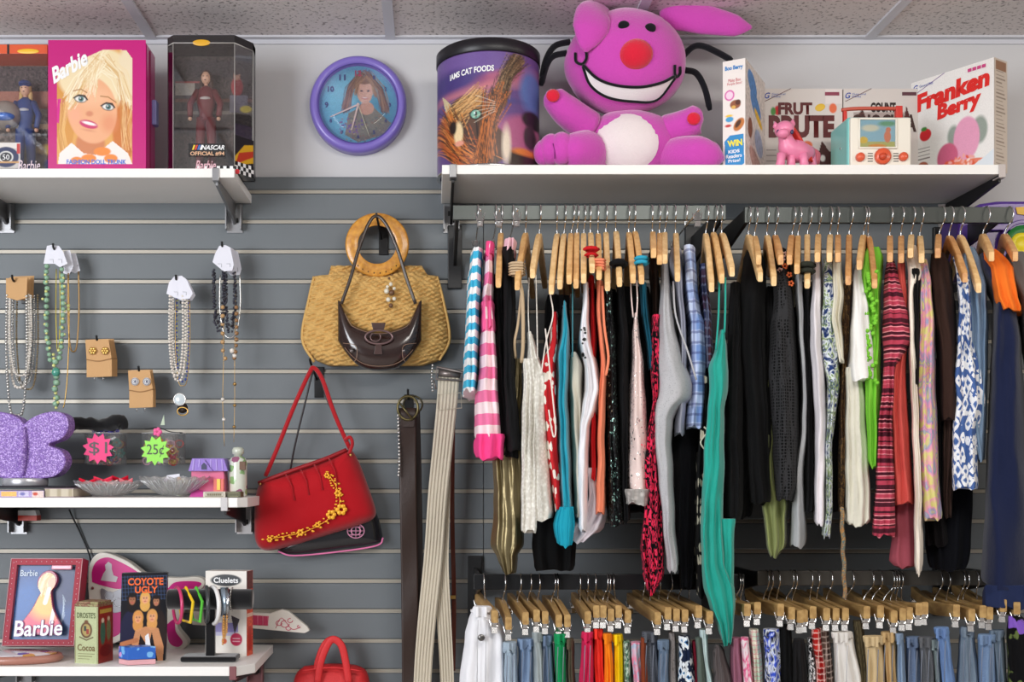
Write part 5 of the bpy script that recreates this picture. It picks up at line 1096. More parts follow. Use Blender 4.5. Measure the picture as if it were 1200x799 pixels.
text('FRUT', off(fm), .19, .735, .62, .86, MR, t, bold=.05); text('BRUTE', off(fm), .07, .50, .90, .73, MR, t, bold=.06)
b = B(); ball(b, fm(.72, .81), .013, .001, .009, M=RY(-20)); obj('banana_print', b, TC(226, 184, 60), t); text('brand', off(fm), .80, .93, .97, .96, TC(130, 50, 70), t) if False else None
b = B(); box(b, fm(.78, 0).x, fm(.96, 0).x, Y0-.0016, Y0-.001, fm(0, .93).z, fm(0, .965).z); obj('top_badge', b, TC(140, 60, 80), t, False)
c0 = P(988.5, 0, Y0); c0.z = ZT2
t, fm, sm = carton('cereal_box', 'cereal box behind the toy television with COUNT in dark letters', 'cereal box', c0, P(1081, 0, Y0).x-c0.x, .06, hb, 0, CG)
cv = Canvas(988, 104, 1081, 195, (212, 204, 198), 1.0); cv.poly([(1000, 135), (1010, 122), (1016, 135)], (60, 30, 28)); cv.poly([(1058, 135), (1062, 120), (1068, 135)], (80, 36, 36)); cv.rect(1000, 126, 1060, 160, (110, 70, 60), .5)
cv.build('front_print', fm, PRINTM, t); gm_corner(fm, t); text('COUNT', off(fm), .34, .76, .66, .86, TC(40, 24, 22), t, bold=.05); text('CHOCULA', off(fm), .10, .56, .92, .74, TC(60, 32, 28), t, bold=.05)
b = B(); box(b, fm(.74, 0).x, fm(.92, 0).x, Y0-.0016, Y0-.001, fm(0, .93).z, fm(0, .965).z); obj('top_badge', b, TC(90, 50, 60), t, False)
# the large turned one at right
cL = Vector((P(1068, 0, -.06).x, -.06, ZT2)); cM = Vector((P(1165, 0, -.235).x, -.235, ZT2)); wd = (cM-cL).normalized(); pr = Vector((-wd.y, wd.x, 0)); cR = cM+pr*.055; hb = P(0, 67, -.235).z-ZT2
t, fm, sm = yawbox('cereal_box', 'turned cereal box at right end of shelf with red Franken Berry lettering', cL, cM, cR, hb, CW)
cv = Canvas(0, 0, 110, 122, (240, 236, 232), 1.4)
cv.ell(92, 74, 10, 15, (150, 160, 150), soft=3); cv.ell(58, 74, 8, 12, (150, 160, 150), soft=3); cv.ell(75, 80, 17, 24, (232, 160, 190), soft=2); cv.ell(50, 96, 14, 16, (206, 96, 130), soft=2); cv.ell(70, 114, 40, 11, (232, 120, 80)); cv.grain(.1)
for k in range(90):
    x, y = cv.rng.uniform(28, 98), 0; y = cv.rng.uniform(104-.25*(28-abs(x-66))*1.0, 119); cv.ell(x, y, 2.6, 1.5, ((226, 90, 60), (240, 170, 160), (236, 130, 110), (250, 220, 210))[k % 4], rot=k*31)
cv.poly([(100, 104), (110, 98), (110, 122), (60, 122)], (226, 232, 238)); cv.ell(16, 100, 8, 6, (176, 96, 66)); cv.ell(20, 64, 8, 7, (216, 36, 44)); cv.ell(18, 57, 4, 2.4, (70, 140, 60))
for k in range(4): cv.rect(4, 78+k*4, 26, 79+k*4, (130, 120, 116))
cv.build('front_print', fm, PRINT, t); o_ = off(fm, .0012); RD = TC(224, 40, 34)
text('Franken', rot_map(o_, .07, .70, (.88, .06), 0, (.01, .17)), 0, 0, 1, 1, RD, t, bold=.055); text('Berry', rot_map(o_, .33, .54, (.52, .035), 0, (.01, .18)), 0, 0, 1, 1, RD, t, bold=.055)
text('G', o_, .03, .91, .09, .965, TC(40, 70, 170), t, bold=.02, shear=.3); text('General Mills', o_, .11, .93, .28, .955, TC(60, 90, 170), t)
b = B(); a1, a2 = o_(.02, .87), o_(.42, .998); tube(b, [a1, a2], .0006, 4); obj('corner_line', b, TC(110, 60, 150), t)
cv = Canvas(0, 0, 30, 122, (206, 192, 178), 1.2)
for k in range(28): cv.rect(4, 5+k*4, 26-(k*7 % 9), 6.2+k*4, (150, 134, 120))
cv.rect(3, 2, 27, 12, (150, 110, 84)); cv.build('side_print', sm, PRINTM, t)
b = B(); 
for i in range(4): p0, p1 = o_(.70+i*.055, .935), o_(.745+i*.055, .965); prism(b, [Vector((p0.x, p0.y, p0.z)), Vector((p1.x, p1.y, p0.z)), Vector((p1.x, p1.y, p1.z)), Vector((p0.x, p0.y, p1.z))], pr*-.0002)
obj('top_badge', b, TC(206, 70, 130), t, False)

# toy television
Y0 = -.25; xl, xr = P(994, 0, Y0).x, P(1069, 0, Y0).x; zt = P(0, 136, Y0).z; TEALP = mat(C(126, 206, 200), .35, coat=.4); CRM = mat(C(240, 234, 220), .35, coat=.4)
t = thing('toy_television', 'turquoise and cream toy television with orange knobs', 'toy', ((xl+xr)/2, Y0+.06, ZT2))
b = B(); prism(b, [(xl, Y0+.004, ZT2+.001), (xr, Y0+.004, ZT2+.001), (xr, Y0+.004, zt), (xl, Y0+.004, zt)], (0, .115, 0)); obj('case', b, TEALP, t, False, bevel=.006)
b = B(); box(b, xl+.004, xr-.004, Y0-.004, Y0+.01, ZT2+.001, zt-.004); obj('front_panel', b, CRM, t, False, bevel=.003)
sx0, sx1, sz0, sz1 = P(1006, 0, Y0).x, P(1049, 0, Y0).x, P(0, 174, Y0).z, P(0, 140, Y0).z; b = B()
tube(b, [(sx0, Y0-.005, sz0), (sx0, Y0-.005, sz1), (sx1, Y0-.005, sz1), (sx1, Y0-.005, sz0)], .0035, 6, closed=True); obj('screen_surround', b, CRM, t)
cv = Canvas(1006, 140, 1049, 174, (150, 196, 214), 2.2); cv.ell(1020, 150, 10, 4, (220, 220, 196), soft=2); cv.rect(1006, 166, 1049, 174, (190, 190, 110)); cv.ell(1012, 164, 5, 4, (232, 196, 60)); cv.ell(1040, 160, 4, 7, (224, 130, 90)); cv.ell(1041, 152, 3, 3, (224, 130, 90)); cv.ell(1028, 171, 10, 2.4, (226, 150, 50)); cv.ell(1040, 145, 10, 3, (110, 170, 130), soft=2)
cv.build('screen_picture', pm(1006, 174, 1049, 140, Y0-.0048), PRINT, t)
b = B(); box(b, sx0, sx1, Y0-.0068, Y0-.0062, sz0, sz1); obj('screen_glass', b, glass('toy_screen', a=.05), t, False)
OR = mat(C(226, 92, 56), .35, coat=.3)
for x, y, r in ((1007.5, 184.5, .010), (1034, 183.5, .0185), (1058, 184, .010)):
    k = obj('knob', lathe(B(), [(r*1.04, 0), (r, -.007), (r*.8, -.010), (.0001, -.010)], P(x, y, Y0-.004), 20, 'y'), OR, t)
    if r > .012: obj('knob_grip', lathe(B(), [(r*.45, 0), (r*.4, -.008), (.0001, -.009)], P(x, y, Y0-.0135), 14, 'y'), mat(C(206, 74, 44), .4), k)
b = B()
for s in (1016, 1046):
    for k in range(4): box(b, P(s, 0, Y0).x, P(s+6, 0, Y0).x, Y0-.0046, Y0-.0038, P(0, 180+k*3, Y0).z, P(0, 181+k*3, Y0).z)
obj('speaker_slots', b, BLACK, t, False)
b = B(); tube(b, spline([P(986, 129, Y0+.05), P(1000, 127.5, Y0+.04), P(1030, 127, Y0+.03), P(1052, 127.5, Y0+.03)], 4), .0045, 8); obj('carry_handle', b, mat(C(196, 84, 64), .4), t)
b = B(); box(b, P(1049, 0, Y0+.03).x, P(1057, 0, Y0+.03).x, Y0+.024, Y0+.036, zt-.004, P(0, 124.5, Y0+.03).z); box(b, P(988, 0, Y0+.05).x, P(992, 0, Y0+.05).x, Y0+.044, Y0+.056, zt-.004, P(0, 127, Y0+.05).z); obj('handle_mount', b, mat(C(210, 50, 40), .4), t, False, bevel=.002)
b = B(); lathe(b, [(.003, 0), (.003, .004), (.0001, .0045)], (xl-.0005, Y0+.05, ZT2+.06), 10, 'x'); obj('side_screw', b, CHROME, t)

# pink toy pony
PK = mat(C(240, 138, 176), .4, coat=.2); Yp = -.215; t = thing('toy_pony', 'small pink toy pony with red orange mane and tail', 'toy pony', (P(932, 0, Yp).x, Yp, ZT2))
px_ = lambda x, y, dy=0: P(x, y, Yp+dy)
b = B(); tube(b, spline([px_(948, 180, .02), px_(936, 178, 0), px_(925, 174, -.01), px_(921, 164, -.016), px_(919, 156, -.018)], 4), interp([.018, .026, .025, .017, .014], 17), 14)
for x, dy, dx in ((916, -.03, -2), (927, -.015, 0), (941, -.02, 2), (950, .02, 3)): tube(b, [px_(x, 180, dy), px_(x+dx/2, 188, dy), Vector((px_(x+dx, 193, dy).x, Yp+dy, ZT2+.001))], [.011, .0095, .012], 10)
obj('body', b, PK, t); b = B(); ball(b, px_(919, 152, -.022), .022, .024, .020); ball(b, px_(917.5, 156.5, -.042), .014, .014, .011)
for x, y in ((908.5, 146), (929, 143)): tube(b, [px_(x+(919-x)*.4, 150, -.015), px_(x, y+1, -.018), px_(x-(919-x)*.05, y-3.5, -.018)], [.009, .007, .001], 8)
obj('head', b, PK, t); b = B()
for x in (912, 928): ball(b, px_(x, 154.5, -.040), .0042, .0025, .0056, seg=10)
obj('eye', b, mat(C(50, 40, 90), .2, coat=.5), t)
b = B(); 
for k in range(5): tube(b, spline([px_(923+k, 147, .0), px_(931+k*1.2, 160, -.002*k), px_(937+k*2, 172+k, .0), px_(940+k*3, 186+k, .004)], 3), [.005]*9+[.002], 7)
obj('mane', b, mat(C(214, 56, 46), .5, bump=.5, bs=200), t)
b = B()
for k in range(3): tube(b, spline([px_(950, 174, .03), px_(957+k, 180, .03), px_(956+k, 192, .028+.004*k)], 3), .005, 7)
obj('tail', b, mat(C(226, 110, 130), .5), t)

# purple toy truck on the far side shelf at right
Yv = -.16; VI = mat(C(74, 40, 132), .3, coat=.3, var=.02)
t = thing('toy_truck', 'large purple toy truck with yellow and green wheel at right edge', 'toy vehicle', (P(1180, 0, Yv).x, Yv, P(0, 330, Yv).z))
b = B(); prism(b, [P(x, y, Yv) for x, y in ((1128, 250), (1150, 238), (1170, 235), (1262, 235), (1262, 322), (1125, 322), (1120, 285))], (0, .11, 0)); obj('body', b, VI, t, False, bevel=.008)
b = B(); prism(b, [P(x, y, Yv-.012) for x, y in ((1160, 262), (1262, 260), (1262, 268), (1160, 270))], (0, .014, 0)); lathe(b, [(.056, .0), (.056, -.014), (.046, -.014), (.046, 0)], P(1196, 286, Yv), 32, 'y'); obj('fender', b, VI, t, False, bevel=.002)
wk = obj('wheel', lathe(B(), [(.043, .0), (.043, -.012), (.030, -.014), (.0001, -.006)], P(1196, 286, Yv-.002), 32, 'y'), mat(C(30, 120, 50), .4), t)
obj('wheel_hub', lathe(B(), [(.027, 0), (.026, -.006), (.016, -.009), (.014, -.006), (.0001, -.008)], P(1196, 286, Yv-.012), 28, 'y'), mat(C(236, 216, 40), .35), wk)
b = B(); prism(b, [P(x, y, Yv-.001) for x, y in ((1190, 243), (1230, 241), (1230, 252), (1210, 258), (1200, 252), (1192, 251))], (0, -.002, 0)); obj('emblem', b, TC(214, 170, 50), t, False)
b = B(); box(b, P(1115, 0, 0).x, 1.75, -.24, 0.018, P(0, 330, Yv).z-.02, P(0, 330, Yv).z-.003); sh = obj('wall_shelf', b, WHITE, smooth=False); tag(sh, 'short white shelf at right carrying the purple toy truck', 'shelf')
# ------------------------------------------------------------------ slatwall hooks, necklaces, earring cards
HK = mat(C(20, 20, 22), .35, .3)
def wall_hook(px, py, label, L=.10, z2=0):
    """peg hook whose plate sits in the slat groove; px,py = where its tip is seen"""
    Y = -L; tip = P(px, py, Y); base = Vector((tip.x, -.001, tip.z-.018)); t = thing('wall_hook', label, 'hook', base)
    b = B(); tube(b, spline([base+Vector((0, 0, 0)), base+Vector((0, -L*.5, .002)), Vector((tip.x, -L+.008, tip.z-.012)), tip], 5), .0028, 8); obj('peg', b, HK, t)
    b = B(); box(b, tip.x-.012, tip.x+.012, -.004, -.0003, base.z-.038, base.z+.012); obj('hook_plate', b, HK, t, False, bevel=.001)
    return tip
CARD = mat(C(206, 162, 112), .8, bump=.2); WCARD = mat(C(226, 226, 236), .55, var=.02); PEARL = mat(C(232, 224, 214), .25, coat=.4); SIL = mat(C(214, 212, 208), .25, .85); GLD = mat(C(206, 164, 90), .3, .8)
def card(t, px, Y, m, th=.0008): return obj('card', ppoly(B(), px, Y, th), m, t, False)
def beads(pts, r, m, parent, name='beads', gap=1.9, seg=5, jit=0):
    r = r*1.3; q = spline(pts, 60); b = B(); acc = 0; last = q[0]; ball(b, last, r, seg=seg)
    for p in q[1:]:
        if (p-last).length >= r*gap:
            ball(b, p+Vector((random.uniform(-jit, jit), random.uniform(-jit, jit), random.uniform(-jit, jit))), r*random.uniform(.9, 1.1), seg=seg); last = p
    return obj(name, b, m, parent)
def loop(x0, x1, y0, y1, Y, wob=0): # a hanging loop in photo measures
    return [P(x0, y0, Y), P(x0-.5, (y0+y1)/2, Y), P(x0+(x1-x0)*.16, y1-8, Y-.003), P((x0+x1)/2, y1, Y-.005), P(x1-(x1-x0)*.16, y1-8, Y-.003), P(x1+.5, (y0+y1)/2, Y), P(x1, y0, Y)]
def necklace(label, cardpx, Y, strands, cm=WCARD, group='necklaces hanging on the slatwall', slits=True):
    xs = [p[0] for p in cardpx]; ys = [p[1] for p in cardpx]
    t = thing('necklace', label, 'necklace', P(sum(xs)/len(xs), max(ys), Y), group)
    card(t, cardpx, Y, cm)
    if slits and cm is WCARD:
        mx = sum(xs)/len(xs); my = max(ys); b = B()
        for s in (-5, 5): tube(b, [P(mx+s-2.2, my-9, Y-.0006), P(mx+s+2.2, my-9, Y-.0006), P(mx+s+2.2, my-5, Y-.0006)], .0004, 4)
        obj('card_slit', b, mat(C(120, 120, 130), .6), t)
    for s in strands:
        kind, pts, r, m = s[:4]
        if kind == 'b': beads(pts, r, m, t, *(s[4:5] or ('beads',)), **(s[5] if len(s) > 5 else {}))
        else: obj('chain', tube(B(), spline(pts, 8), r, 6), m, t)
    return t
tip = wall_hook(14, 322, 'black peg hook at left carrying chains on brown cards')
for k in range(3):
    dx = k*4; Y = -.085+k*.018
    tn = necklace(['silver rope chain on brown card, front of its peg', 'silver ball chain on brown card behind the front chain', 'pale gold chain on brown card, hindmost on its peg'][k],
      [(7+dx, 326-k), (32+dx, 325-k), (31+dx, 349), (20+dx, 352), (7+dx, 348)], Y,
      [('b', loop(8+dx*.9, 31+dx*.7, 346, (486, 454, 448)[k], Y+.001), .0032, (SIL, PEARL, SIL)[k], 'beads', dict(gap=1.7))]+([('b', loop(12+dx, 36+dx, 346, (440, 450, 456)[k], Y+.004), .0022, (PEARL, SIL, mat(C(190, 168, 130), .3, .6))[k], 'beads', dict(gap=1.7))]), cm=CARD)
tip = wall_hook(62, 285, 'black peg hook carrying green bead necklaces')
GRN = mat(C(150, 190, 160), .25, coat=.5, alpha=.9); LEM = mat(C(222, 222, 140), .3, coat=.5)
q = loop(55, 73, 312, 420, -.09); q[3] = P(66, 425, -.097)
t = necklace('chunky green and yellow stone necklace with long pendant tail', [(55, 288), (60, 287), (69, 288), (74, 295), (79, 309), (70, 313), (64, 309), (51, 309)], -.09,
  [('b', loop(55, 73, 312, 424, -.088), .0055, GRN, 'beads', dict(jit=.002)), ('b', loop(53, 75, 322, 416, -.091), .0030, LEM, 'beads', dict(gap=5, jit=.004)),
   ('b', [P(65, 424, -.092), P(66, 450, -.094), P(66, 480, -.094)], .0068, GRN, 'beads', dict(jit=.003)), ('b', [P(63, 420, -.096), P(66, 470, -.097), P(65, 480, -.097)], .0034, LEM, 'beads', dict(gap=2.6, jit=.005))])
b = B(); ball(b, P(65.5, 436, -.1), .0105, .008, .011); obj('large_stone', b, mat(C(70, 150, 130), .2, coat=.6), t)
t = necklace('thin gold cord necklace with long tail on white card', [(75, 294), (82, 293), (86, 312), (81, 322), (74, 320)], -.07, [('c', [P(80, 320, -.072), P(81, 380, -.075), P(79, 440, -.078), P(76, 470, -.08), P(74, 478, -.08)], .0014, GLD), ('c', loop(66, 70, 315, 412, -.07), .0012, mat(C(196, 180, 60), .3, .5)), ('b', [P(80, 358, -.078), P(80, 364, -.078)], .004, LEM)])
t = necklace('bronze mesh tube necklace on rearmost white card', [(82, 297), (89, 297), (94, 317), (88, 320), (82, 318)], -.05, [('c', loop(80, 92, 318, 412, -.052), .0022, mat(C(168, 136, 92), .35, .7))])
tip = wall_hook(206, 322, 'black peg hook carrying pearl necklaces')
q = [(198, 331), (204, 324), (213, 323), (219, 328), (226, 344), (222, 350), (211, 351), (195, 344)]
necklace('double strand of white pearls on white card', q, -.095, [('b', loop(199, 214, 347, 440, -.093), .0029, PEARL), ('b', loop(201, 217, 347, 446, -.09), .0029, PEARL), ('b', loop(203, 219, 350, 436, -.087), .0024, PEARL)])
q = [(a+3, b_+2) for a, b_ in q]
t = necklace('blue and gold bead necklace with round silver pendant', q, -.07, [('b', loop(207, 221, 350, 447, -.068), .0024, mat(C(70, 90, 180), .3, coat=.4), 'beads', dict(gap=3)), ('c', loop(206, 222, 350, 452, -.07), .0009, GLD), ('b', loop(208, 220, 352, 430, -.066), .0022, LEM, 'beads', dict(gap=4))])
obj('pendant', lathe(B(), [(.0001, -.002), (.0125, -.0015), (.0145, 0), (.0125, .002)], P(210.5, 468, -.1), 24, 'y'), mat(C(206, 216, 220), .2, coat=.6), t)
obj('pendant_rim', tube(B(), [P(210.5, 468, -.101)+Vector((.0145*math.cos(a), 0, .0145*math.sin(a))) for a in [k*math.pi/10 for k in range(20)]], .0016, 5, closed=True), SIL, t)
obj('rear_pendant', lathe(B(), [(.0001, -.002), (.013, 0), (.0001, .003)], P(214, 478, -.088), 20, 'y'), mat(C(60, 52, 48), .3), t)
obj('charm', tube(B(), [P(214, 480, -.092)+Vector((.013*math.cos(a), 0, .010*math.sin(a)-.004)) for a in [k*math.pi/8 for k in range(16)]], .0018, 5, closed=True), GLD, t)
tip = wall_hook(260, 283, 'black peg hook carrying dark bead necklaces')
q = [(252, 297), (257, 288), (264, 287), (270, 290), (274, 310), (272, 317), (262, 318), (249, 307)]
DB = mat(C(44, 44, 60), .25, coat=.5); ND = [DB, mat(C(70, 66, 70), .3, .5), mat(C(150, 120, 90), .3, coat=.3)]
t = necklace('tangle of dark navy bead strands on white card', q, -.095, [('b', loop(251, 262, 316, 388-k*6, -.093+.004*k), .0027, ND[k % 2], 'beads', dict(jit=.003)) for k in range(4)]+[('b', loop(265, 275, 318, 380+k*5, -.09+.003*k), .0026, ND[k % 2], 'beads', dict(jit=.003)) for k in range(3)])
q = [(a+4, b_+2) for a, b_ in q]
t = necklace('silver and amber bead necklace behind dark strands', q, -.07, [('c', loop(258, 281, 322, 396, -.09), .0016, SIL), ('b', [P(261, 360, -.097), P(261, 408, -.097), P(264, 420, -.097)], .0046, mat(C(190, 150, 100), .3, coat=.4), 'beads', dict(gap=3.4)), ('b', [P(277, 360, -.097), P(277, 400, -.097), P(274, 424, -.097)], .0044, mat(C(150, 110, 70), .3, coat=.4), 'beads', dict(gap=2.6)), ('b', [P(272, 411, -.098), P(276, 419, -.098)], .0055, PEARL)])
t = necklace('very long fine chain with spaced pearls, lowest on its peg', [(a+5, b_+3) for a, b_ in q], -.055, [('c', [P(262, 320, -.057), P(262, 420, -.06), P(261, 470, -.06), P(263, 523, -.06)], .0006, GLD), ('c', [P(276, 320, -.057), P(275, 420, -.06), P(275, 470, -.06), P(274, 518, -.06)], .0006, GLD), ('b', [P(261, 468, -.062), P(263, 506, -.062)], .0042, PEARL, 'beads', dict(gap=9)), ('b', [P(275, 450, -.062), P(275, 470, -.062), P(274, 518, -.062)], .004, mat(C(176, 140, 84), .3, .6), 'beads', dict(gap=10))])

# earring cards
def ear_cards(px, py, w_, n, fc, sc, labels, grp):
    tip = wall_hook(px+w_*.36, py-4, 'black peg hook holding earring cards '+('with gold flower studs' if n > 3 else 'with white round studs'), L=.085)
    for k in range(n):
        Y = -.08+.015*k; dx = k*1.6; t = thing('earring_card', labels[min(k, len(labels)-1)], 'earrings', P(px+w_/2+dx, py+44, Y), grp if k else None)
        c_ = [(px+dx, py+1), (px+w_*.75+dx, py), (px+w_*.86+dx, py+24), (px+w_*.86+dx, py+44), (px+1.5+dx, py+45), (px+1.5+dx, py+25)]
        card(t, c_, Y, CARD)
        b = B(); tube(b, spline([P(px+1+dx, py+24, Y-.0015), P(px+w_*.43+dx, py+26, Y-.002), P(px+w_*.85+dx, py+23, Y-.0015)], 4), .0011, 5); obj('card_fold', b, mat(C(168, 126, 82), .8), t)
        if k == 0:
            for s in (.24, .64):
                e = B(); c0 = P(px+w_*s, py+14, Y-.004)
                if n > 3:
                    for a in range(6): ball(e, c0+Vector((.0058*math.cos(a*1.047), 0, .0058*math.sin(a*1.047))), .0042, .002, .0042, seg=6)
                    ball(e, c0, .004, .003, .004, seg=6)
                else: lathe(e, [(.0001, -.002), (.009, -.001), (.010, .001), (.009, .003)], c0, 20, 'y')
                st = obj('stud', e, fc, t)
                if n <= 3:
                    e = B(); tube(e, [c0+Vector((.008*math.cos(a), -.0025, .008*math.sin(a))) for a in [j*math.pi/8 for j in range(16)]], .0006, 4, closed=True); tube(e, [c0+Vector((.0045*math.cos(a), -.0025, .0045*math.sin(a))) for a in [j*math.pi/8 for j in range(16)]], .0005, 4, closed=True); ball(e, c0+Vector((.0005, -.0022, 0)), .0022, .001, .003, seg=6); obj('stud_mark', e, sc, st)
            b = B()
            for s in (.3, .58): tube(b, [P(px+w_*s, py+44, Y+.002), P(px+w_*s, py+49, Y+.002)], .0012, 5)
            obj('dangling_post', b, SIL, t)
ear_cards(100, 397, 36, 5, GLD, None, ['brown card with two gold flower studs, front of its stack'] + ['plain brown earring card tucked behind the gold flower studs'], 'brown cards behind the gold flower studs')
ear_cards(150, 433, 34, 3, mat(C(250, 250, 250), .6, var=0), mat(C(60, 66, 100), .4), ['brown card with two round white studs, front of its stack'] + ['plain brown earring card tucked behind the white round studs'], 'brown cards behind the white round studs')

# ------------------------------------------------------------------ bags
def wall_hook2(px, py, label, pl):
    tip = P(px, py, -.09); t = thing('wall_hook', label, 'hook', (tip.x+.008, -.001, tip.z-.04)); b = B()
    tube(b, spline([(tip.x+.008, -.001, tip.z-.045), (tip.x+.006, -.045, tip.z-.03), (tip.x+.002, -.08, tip.z-.012), tuple(tip)], 5), .003, 8); obj('peg', b, HK, t)
    b = B(); box(b, tip.x+.002, tip.x+.026, -.004, -.0004, tip.z-pl, tip.z-.012); obj('hook_plate', b, HK, t, False, bevel=.001)
wall_hook2(441, 250, 'black hook carrying straw bag and dark brown handbag', .085)
wall_hook2(363, 420, 'black hook carrying the red handbag straps', .09)
# straw bag: woven ridges are real relief
STR = mat(C(216, 174, 104), .85, var=.16, bump=.5, bs=160)
rows = [(311, 388, 494), (322, 385, 501), (323, 369, 512), (330, 366, 515), (350, 361, 519), (375, 355, 524), (397, 353, 527), (412, 360, 523), (422, 370, 514), (428, 385, 495)]
t = thing('straw_bag', 'woven straw tote bag with round wooden ring handles', 'bag', P(441, 428, -.05)); Yb = -.03; bm = B(); NR, NC = 150, 170; G_ = []
def rowat(y):
    k = 0
    while k < len(rows)-2 and y > rows[k+1][0]: k += 1
    a, c_ = rows[k], rows[k+1]; u_ = min(1, (y-a[0])/max(.01, c_[0]-a[0])); return a[1]+(c_[1]-a[1])*u_, a[2]+(c_[2]-a[2])*u_
for i in range(NR+1):
    y = 311+(428-311)*i/NR; xl, xr = rowat(y); row = []
    for k in range(NC+1):
        u_ = k/NC*2-1; x = (xl+xr)/2+(xr-xl)/2*u_; v_ = i/NR
        th = .045*(math.sqrt(max(0, 1-abs(u_)**3)))*math.sqrt(max(0, min(1, 1.15-((v_-.55)/.47)**4*1.0)))
        wv = (math.sin(x*.62+y*.0)*math.sin(y*1.05+(1.5 if int(x*.62/math.pi) % 2 else 0))+.6*math.sin((x*.45+y*1.35)))*.0040
        p = P(x, y, Yb-th); p.y -= wv*(0 if k in (0, NC) else 1); row.append(bm.verts.new(p))
    G_.append(row)
for i in range(NR):
    for k in range(NC): bm.faces.new((G_[i][k], G_[i+1][k], G_[i+1][k+1], G_[i][k+1]))
edge = [r_[0] for r_ in G_]+G_[-1][1:-1]+[r_[-1] for r_ in G_[::-1]]+G_[0][-2:0:-1]
back = [bm.verts.new(v.co+Vector((0, .022, 0))) for v in edge]
for i in range(len(edge)): bm.faces.new((edge[i], edge[(i+1) % len(edge)], back[(i+1) % len(edge)], back[i]))
bm.faces.new(back); obj('woven_body', bm, STR, t)
for y0, nm in ((-.058, 'ring_handle'), (-.04, 'ring_handle')):
    c0 = P(442, 287, y0); b = B(); lathe(b, [(.048, -.004), (.052, -.0055), (.075, -.0055), (.079, -.003), (.079, .003), (.075, .005), (.052, .005), (.048, .003), (.048, -.004)], c0, 56, 'y'); h_ = obj(nm, b, mat(C(222, 160, 62), .35, kind='wood', c2=C(190, 122, 40), coat=.3), t)
    b = B()
    for k in range(8): a = math.radians(228+k*12); ball(b, c0+Vector((.071*math.cos(a), -.0062, .071*math.sin(a))), .0016, .0008, .0022, seg=5)
    obj('lacing_hole', b, BLACK, h_)
b = B(); tube(b, spline([P(368, 324, -.035), P(362, 350, -.04), P(354, 396, -.04), P(368, 424, -.045)], 5), .0036, 6); tube(b, spline([P(512, 324, -.035), P(519, 350, -.04), P(527, 396, -.04), P(515, 422, -.045)], 5), .0036, 6); obj('woven_edge', b, STR, t)
b = B(); b2 = B()
for k, (x, y, r) in enumerate(((456, 326, .004), (458, 333, .006), (453, 341, .008), (459, 343, .009), (455, 351, .007), (462, 350, .006), (458, 358, .007), (454, 336, .005), (462, 338, .005), (459, 322, .003))): obj('shell_charm' if k % 3 else 'bead_charm', ball(B(), P(x, y, -.088), r*.85, seg=10), mat(C(232, 224, 204), .4, coat=.3) if k % 3 else mat(C(110, 76, 50), .4), t)

# dark brown handbag
DBR = mat(C(48, 30, 26), .22, coat=.7, var=.1); t = thing('dark_handbag', 'glossy dark brown crescent handbag hung over the straw bag', 'bag', P(445, 434, -.1))
bm = loft([(362, 400, 409), (372, 398, 411), (377, 397.5, 420)], y=-.10, depth=.02, N=24, step=2, yaw=0, fold=0, wob=0)
CRES = [(375, 397, 493), (385, 396, 494), (398, 396, 494.5), (410, 398, 492), (420, 404, 486), (428, 416, 474), (434, 432, 458)]
bm.free(); bm = B(); NR, NC = 44, 64
out = [];
top = lambda x: 378+10*(1-((x-445)/34)**2) if abs(x-445) < 34 else (378-(abs(x-445)-34)*2.0)
botm = lambda x: 434-36*(abs((x-445)/49.5)**2.6)-0
G_ = []
for k in range(NC+1):
    x = 396+98*k/NC; a, c_ = top(x), botm(x); a = max(352, a); c_ = max(a+2, c_)
    col = []
    for i in range(NR+1):
        v_ = i/NR; y = a+(c_-a)*v_; e = min(1, 4*v_*(1-v_))**.5*(max(0, 1-abs((x-445)/49.6)**4))**.5
        col.append(bm.verts.new(P(x, y, -.087-.030*e)))
    G_.append(col)
for k in range(NC):
    for i in range(NR): bm.faces.new((G_[k][i], G_[k][i+1], G_[k+1][i+1], G_[k+1][i]))
edge = G_[0]+[c_[-1] for c_ in G_[1:]]+G_[-1][-2::-1]+[c_[0] for c_ in G_[-2:0:-1]]
back = [bm.verts.new(v.co+Vector((0, .010, 0))) for v in edge]
for i in range(len(edge)): bm.faces.new((edge[i], edge[(i+1) % len(edge)], back[(i+1) % len(edge)], back[i]))
bm.faces.new(back); obj('bag_body', bm, DBR, t)
b = B(); tube(b, spline([P(400, 356, -.098), P(411, 325, -.1), P(421, 290, -.1), P(432, 262, -.098), P(441, 253, -.096), P(452, 262, -.098), P(465, 290, -.1), P(476, 325, -.1), P(487, 356, -.098)], 6), .0042, 8, flat=.6); obj('shoulder_strap', b, mat(C(56, 42, 34), .35, coat=.4), t)
TAN = mat(C(150, 120, 100), .5)
b = B(); tube(b, [P(x, top(x)+3, -.115) for x in range(404, 488, 4)], .0008, 4); tube(b, [P(x, botm(x)-5, -.106) for x in range(404, 488, 4)], .0008, 4)
for s in (-1, 1): tube(b, spline([P(445+s*43, 402, -.112), P(445+s*28, 405, -.12), P(445+s*27, 418, -.12), P(445+s*30, 424, -.117)], 4), .0008, 4)
obj('seam', b, TAN, t)
b = B(); tube(b, [P(444+16*math.cos(a), 395+8*math.sin(a), -.122) for a in [k*math.pi/14 for k in range(28)]], .0026, 6, closed=True); tube(b, [P(440+6*math.cos(a), 395+5*math.sin(a), -.122) for a in [k*math.pi/8 for k in range(-2, 12)]], .0016, 5); obj('oval_buckle', b, mat(C(120, 96, 96), .3, .5), t)
